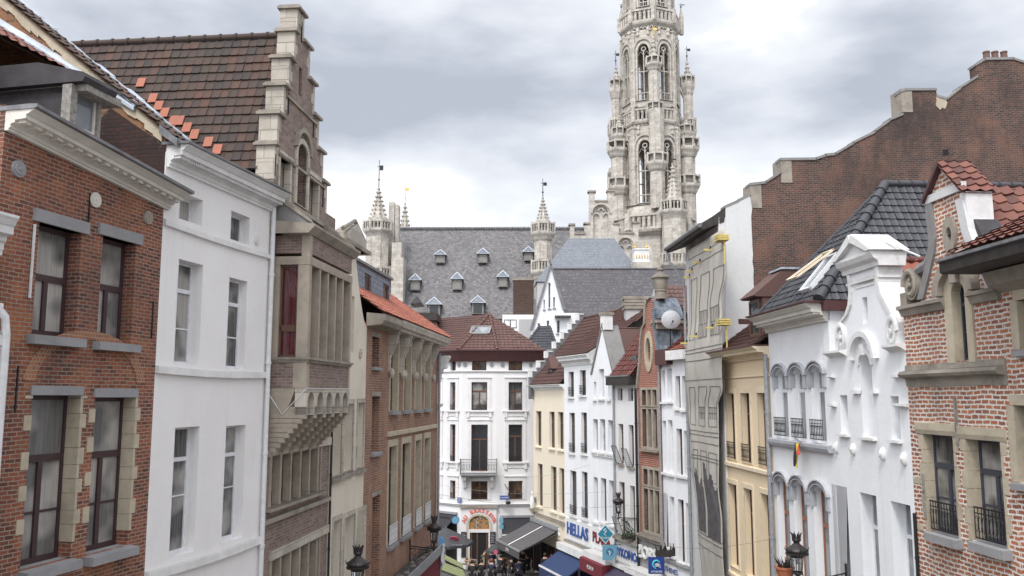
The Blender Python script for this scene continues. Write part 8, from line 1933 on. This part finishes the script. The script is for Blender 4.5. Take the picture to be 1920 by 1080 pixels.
CH = [(889, 1069, 1.7, 'rattan chair right of the small table left of the bar door'), (869, 1070, -1.5, 'rattan chair left of the small table left of the bar door'), (877, 1066, .2, 'rattan chair behind the small table left of the bar door'), (924, 1071, 2.6, 'rattan chair in front of the table nearest the bar door'), (942, 1071, 3.4, 'rattan chair right of the table nearest the bar door'), (948, 1068, 2.9, 'rattan chair before the table under the middle of the grey awning'),
      (961, 1064, 1.5, 'rattan chair right of the table under the middle of the grey awning'), (996, 1064, -1.3, 'rattan chair left of the table at the right end'), (1010, 1066, 2.4, 'rattan chair right of the table at the right end'), (960, 1083, 2.8, 'rattan chair nearest the camera at the bottom of the terrace'), (978, 1076, .6, 'rattan chair behind the front table at the bottom'), (990, 1070, 3.1, 'rattan chair beside the standing red haired person'), (944, 1057, .1, 'rattan chair at the back by the dark awning'), (972, 1056, .1, 'rattan chair at the back middle under the awning')]
for px, py, r, l in CH: put('c', px, py, r, l)
q = MB()
for (px, py, l) in TB[1:4]:
    p = gpt(px, py); 
    for k in range(3):
        g_ = thing('drinking_glass', (p.x+.16*cos(k*2.1), p.y+.16*sin(k*2.1), p.z+.745), 'small glass, %s, on the %s' % (('right one', 'back left', 'front left')[k], l.replace(' of the grey awning', ' grey awning').replace('round ', '')), 'glass', 'drinks on the tables'); MB().lathe((0, 0), [(.03, 0), (.035, .14), (.03, .14), (.028, .01)], 8).build('glass', 'dish' if k else 'gold', g_)
# ---- people
def person(label, px, py, yaw, pose='sit', top='cloth_black', bot='cloth_navy', hair='hair_dark', sc=1., Y=None):
    p = gpt(px, py); M = Matrix.Translation(p) @ Matrix.Rotation(yaw, 4, 'Z') @ Matrix.Scale(sc, 4)
    if pose == 'sit':    # facing -y, seat at .46
        J = {'pel': (0, 0, .55, .13), 'sp': (0, -.02, .78, .12), 'ch': (0, -.03, 1.0, .15), 'nk': (0, -.05, 1.16, .055), 'hd': (0, -.07, 1.30, .095), 'tp': (0, -.06, 1.4, .06)}
        for s, n in ((-1, 'l'), (1, 'r')):
            J.update({'hip'+n: (s*.09, -.04, .53, .10), 'kn'+n: (s*.12, -.46, .5, .065), 'an'+n: (s*.13, -.46, .1, .042), 'to'+n: (s*.14, -.62, .04, .035), 'sh'+n: (s*.19, -.03, 1.08, .06), 'el'+n: (s*.25, -.14, .82, .042), 'wr'+n: (s*.16, -.38, .78, .028), 'ha'+n: (s*.12, -.46, .79, .03)})
    elif pose == 'stand':
        J = {'pel': (0, 0, .95, .13), 'sp': (0, .0, 1.15, .115), 'ch': (0, -.01, 1.36, .15), 'nk': (0, -.03, 1.5, .055), 'hd': (0, -.05, 1.64, .095), 'tp': (0, -.04, 1.73, .06)}
        for s, n in ((-1, 'l'), (1, 'r')):
            J.update({'hip'+n: (s*.09, 0, .9, .1), 'kn'+n: (s*.11, -.03*s, .5, .065), 'an'+n: (s*.12, .03, .09, .042), 'to'+n: (s*.13, -.13, .04, .035), 'sh'+n: (s*.19, 0, 1.42, .06), 'el'+n: (s*.24, .02, 1.13, .042), 'wr'+n: (s*.2, -.16, .95, .028), 'ha'+n: (s*.18, -.22, .9, .03)})
    else:                # bending forward over a table
        J = {'pel': (0, 0.06, .93, .135), 'sp': (0, -.06, 1.14, .125), 'ch': (0, -.26, 1.3, .155), 'nk': (0, -.39, 1.38, .055), 'hd': (0, -.51, 1.42, .095), 'tp': (0, -.58, 1.5, .06)}
        for s, n in ((-1, 'l'), (1, 'r')):
            J.update({'hip'+n: (s*.09, .05, .88, .105), 'kn'+n: (s*.11, -.02, .49, .07), 'an'+n: (s*.12, .06, .09, .045), 'to'+n: (s*.13, -.1, .04, .035), 'sh'+n: (s*.19, -.28, 1.32, .065), 'el'+n: (s*.24, -.34, 1.04, .045), 'wr'+n: (s*.18, -.46, .84, .028), 'ha'+n: (s*.16, -.52, .79, .03)})
    E = [('pel', 'sp'), ('sp', 'ch'), ('ch', 'nk'), ('nk', 'hd'), ('hd', 'tp')]+sum([[('pel', 'hip'+n), ('hip'+n, 'kn'+n), ('kn'+n, 'an'+n), ('an'+n, 'to'+n), ('ch', 'sh'+n), ('sh'+n, 'el'+n), ('el'+n, 'wr'+n), ('wr'+n, 'ha'+n)] for n in 'lr'], [])
    def skin(name, E_, mat, k, add, parent, cut={}, fingers=False):
        V = []; idx = {}; R_ = []
        for a, b in E_:
            for n in (a, b):
                if n not in idx: x = J[n]; idx[n] = len(V); V.append(Vector(cut.get(n, x)[:3])); R_.append(x[3]*k+add)
        ed = [(idx[a], idx[b]) for a, b in E_]
        if fingers:
            for n in 'lr':
                h = Vector(J['ha'+n][:3]); w_ = Vector(J['wr'+n][:3]); d = (h-w_).normalized(); s = Vector((1, 0, 0)); 
                for j in range(5):
                    off = s*(.028*(j-1.5)) if j < 4 else s*(-.05 if n == 'r' else .05); ln = (.055, .065, .06, .045, .04)[j]
                    i0 = len(V); V.append(h+off+d*.02); V.append(h+off*1.15+d*(.02+ln)+Vector((0, 0, -.015))); R_ += [.011, .008]; ed += [(idx['ha'+n], i0), (i0, i0+1)]
        me = bpy.data.meshes.new(name); me.from_pydata([tuple(v) for v in V], ed, []); me.materials.append(inset_id(mat)); o = bpy.data.objects.new(name, me); SC.collection.objects.link(o)
        m = o.modifiers.new('skin', 'SKIN'); me2 = o.data
        if not me2.skin_vertices: 
            bm = bmesh.new(); bm.from_mesh(me2); bm.verts.layers.skin.verify(); bm.to_mesh(me2); bm.free()
        for i, v in enumerate(me2.skin_vertices[0].data): v.radius = (R_[i], R_[i]); v.use_root = (i == 0)
        s = o.modifiers.new('sub', 'SUBSURF'); s.levels = 1; s.render_levels = 1; m.use_smooth_shade = True
        if parent: o.parent = parent
        return o
    B = skin('person', E, 'skin', 1, 0, None, fingers=True); B.matrix_world = M; tag(B, label, 'person', 'people at the cafe terrace')
    Et = [('pel', 'sp'), ('sp', 'ch')]+sum([[('ch', 'sh'+n), ('sh'+n, 'el'+n), ('el'+n, 'wr'+n)] for n in 'lr'], []); skin('jacket', Et, top, 1.12, .012, B)
    Eb = sum([[('pel', 'hip'+n), ('hip'+n, 'kn'+n), ('kn'+n, 'an'+n)] for n in 'lr'], []); skin('trousers', Eb, bot, 1.1, .012, B)
    for n in 'lr':
        a = Vector(J['an'+n][:3]); t = Vector(J['to'+n][:3]); MB().ell(((a.x+t.x)/2, (a.y+t.y)/2-.02, .045), .05, .14, .05).build('shoe', 'cloth_black', B, smooth=True)
    h = Vector(J['hd'][:3]); q = MB(); q.ell((h.x, h.y+.025, h.z+.035), .108, .115, .125, 12, 8); q.build('hair', hair, B, smooth=True)
    q = MB(); q.ell((h.x, h.y-.05, h.z+.0), .078, .065, .105, 12, 8); q.ell((h.x, h.y-.118, h.z-.01), .014, .02, .022, 6, 4); q.build('face', 'skin', B, smooth=True)
    q = MB(); q.ell((h.x-.03, h.y-.108, h.z+.025), .012, .008, .008, 6, 4); q.ell((h.x+.03, h.y-.108, h.z+.025), .012, .008, .008, 6, 4); q.box(h.x-.022, h.x+.022, h.y-.114, h.y-.1, h.z-.052, h.z-.044); q.build('eyes_and_mouth', 'hair_dark', B)
    return B
person('man in brown jacket and khaki trousers bending forward by the bar door', 908, 1067, radians(75), 'bend', 'cloth_brown', 'cloth_khaki', 'hair_dark')
person('red haired person in black standing under the grey awning', 980, 1078, radians(10), 'stand', 'cloth_black', 'cloth_black', 'hair_red')
person('person in dark clothes seated at the table nearest the bar door, back to the camera', 923, 1071, radians(180), 'sit', 'cloth_navy', 'cloth_black')
person('person seated behind the table nearest the bar door', 932, 1062, radians(0), 'sit', 'cloth_black', 'cloth_navy')
person('person in white shirt seated right of the table nearest the bar door', 943, 1063, radians(-60), 'sit', 'cloth_white', 'cloth_black')
person('dark dressed person seated at the bottom left of the terrace', 903, 1093, radians(190), 'sit', 'cloth_black', 'cloth_black')
person('person in dark jacket with a white strap seated at the bottom edge', 921, 1092, radians(160), 'sit', 'cloth_navy', 'cloth_black', 'hair_red')
person('person in black seated at the front table at the bottom of the terrace', 958, 1086, radians(120), 'sit', 'cloth_black', 'cloth_black')
person('person in red jacket seated far right by the cream house front', 1003, 1056, radians(20), 'sit', 'cloth_red', 'cloth_black')
person('person seated at the back of the terrace in brown', 968, 1058, radians(10), 'sit', 'cloth_brown', 'cloth_black')
for i_, (px, py, ya, ps, tp, hr, lb) in enumerate(((938, 1082, 150, 'sit', 'cloth_black', 'hair_dark', 'dark person seated left of the front terrace table'), (974, 1090, 200, 'sit', 'cloth_navy', 'hair_dark', 'navy dressed person seated right of the front terrace table'), (990, 1080, 240, 'sit', 'cloth_black', 'hair_dark', 'dark person seated before the cream house posts'),
    (951, 1056, 20, 'sit', 'cloth_white', 'hair_dark', 'pale shirted person seated at the back of the terrace'), (918, 1060, 10, 'sit', 'cloth_red', 'hair_dark', 'person in dark red seated by the bar door frame'), (996, 1052, -30, 'stand', 'cloth_black', 'hair_dark', 'waiter in black standing by the cream house corner'), (885, 1095, 170, 'sit', 'cloth_black', 'hair_dark', 'dark figure at the bottom edge below the small table'), (845, 1058, 60, 'stand', 'cloth_navy', 'hair_dark', 'person in navy standing under the parasol with the pink logo'), (1022, 1092, 190, 'stand', 'cloth_black', 'hair_dark', 'dark pedestrian passing at the bottom beside the blue awning'))):
    person(lb, px, py, radians(ya), ps, tp, 'cloth_black', hr)
person('passer-by in red top low by the blue doors', 1035, 1086, radians(200), 'stand', 'cloth_red', 'cloth_black')
# ---- overhead cables
for lab, a, b in (('thin cable over the street above the balcony bar', (931, 892, 61), (1105, 872, 50)), ('thin cable over the street at first floor height', (818, 908, 60), (1140, 922, 47.5)), ('thin cable low over the street before the bar sign', (812, 925, 40), (1180, 948, 45)), ('thin cable from the dust sheet to the yellow house', (1200, 1012, 42), (1440, 1012, 29.3))):
    A = atY(*a); Bp = atY(*b); o = thing('cable', A, lab, 'cable'); q = MB(); q.tube([(Bp-A)*(k/12)+Vector((0, 0, -.35*sin(pi*k/12))) for k in range(13)], .0065, 4); q.build('wire', 'wood_grey', o)
# ---- shop front strip along the left, below the pale house
# ---- pieces that can be counted become parts of their own
def islands(o):
    me = o.data; n = len(me.vertices); par = list(range(n))
    def fd(a):
        while par[a] != a: par[a] = par[par[a]]; a = par[a]
        return a
    for p in me.polygons:
        a = fd(p.vertices[0])
        for v in p.vertices[1:]: par[fd(v)] = a
    G = {}
    for p in me.polygons: G.setdefault(fd(p.vertices[0]), []).append(p.index)
    L_ = []
    for fs in G.values():
        vs = [me.vertices[v].co for f in fs for v in me.polygons[f].vertices]
        L_.append([[min(v[i] for v in vs)-.012 for i in range(3)], [max(v[i] for v in vs)+.012 for i in range(3)], fs])
    ch = True
    while ch:
        ch = False
        for i in range(len(L_)):
            for j in range(i+1, len(L_)):
                a, b = L_[i], L_[j]
                if all(a[0][k] <= b[1][k] and b[0][k] <= a[1][k] for k in range(3)):
                    L_[i] = [[min(a[0][k], b[0][k]) for k in range(3)], [max(a[1][k], b[1][k]) for k in range(3)], a[2]+b[2]]; L_.pop(j); ch = True; break
            if ch: break
    return [x[2] for x in L_]
SPL = {'mullion', 'gable_coping', 'gable_quoins', 'oriel', 'rear_pinnacles', 'jamb_stones', 'corner_shafts', 'shop_door', 'shop_posts', 'shop_post', 'ledge', 'medallions', 'bracket', 'chimney_stack', 'gilding', 'blind_panel', 'coping', 'string_course', 'buttress', 'gable_band', 'oriel_stonework', 'stone_surround', 'near_columns', 'hood_mould', 'pedestal', 'dormer_post', 'folding_arm'}
for o in [x for x in SC.objects if x.type == 'MESH' and x.name.split('.')[0] in SPL and x.data.users == 1]:
    gr = islands(o)
    if not 1 < len(gr) <= 24: continue
    gr.sort(key=len, reverse=True); src = o.data.copy(); src_n = o.name.split('.')[0]
    for i, fs in enumerate(gr):
        keep = set(fs); me = src.copy(); bm = bmesh.new(); bm.from_mesh(me); bm.faces.ensure_lookup_table()
        bmesh.ops.delete(bm, geom=[f for f in bm.faces if f.index not in keep], context='FACES'); bm.to_mesh(me); bm.free()
        if i == 0: o.data = me
        else:
            c = bpy.data.objects.new(src_n, me); SC.collection.objects.link(c); c.parent = o.parent; c.matrix_basis = o.matrix_basis.copy()
bpy.context.view_layer.update()
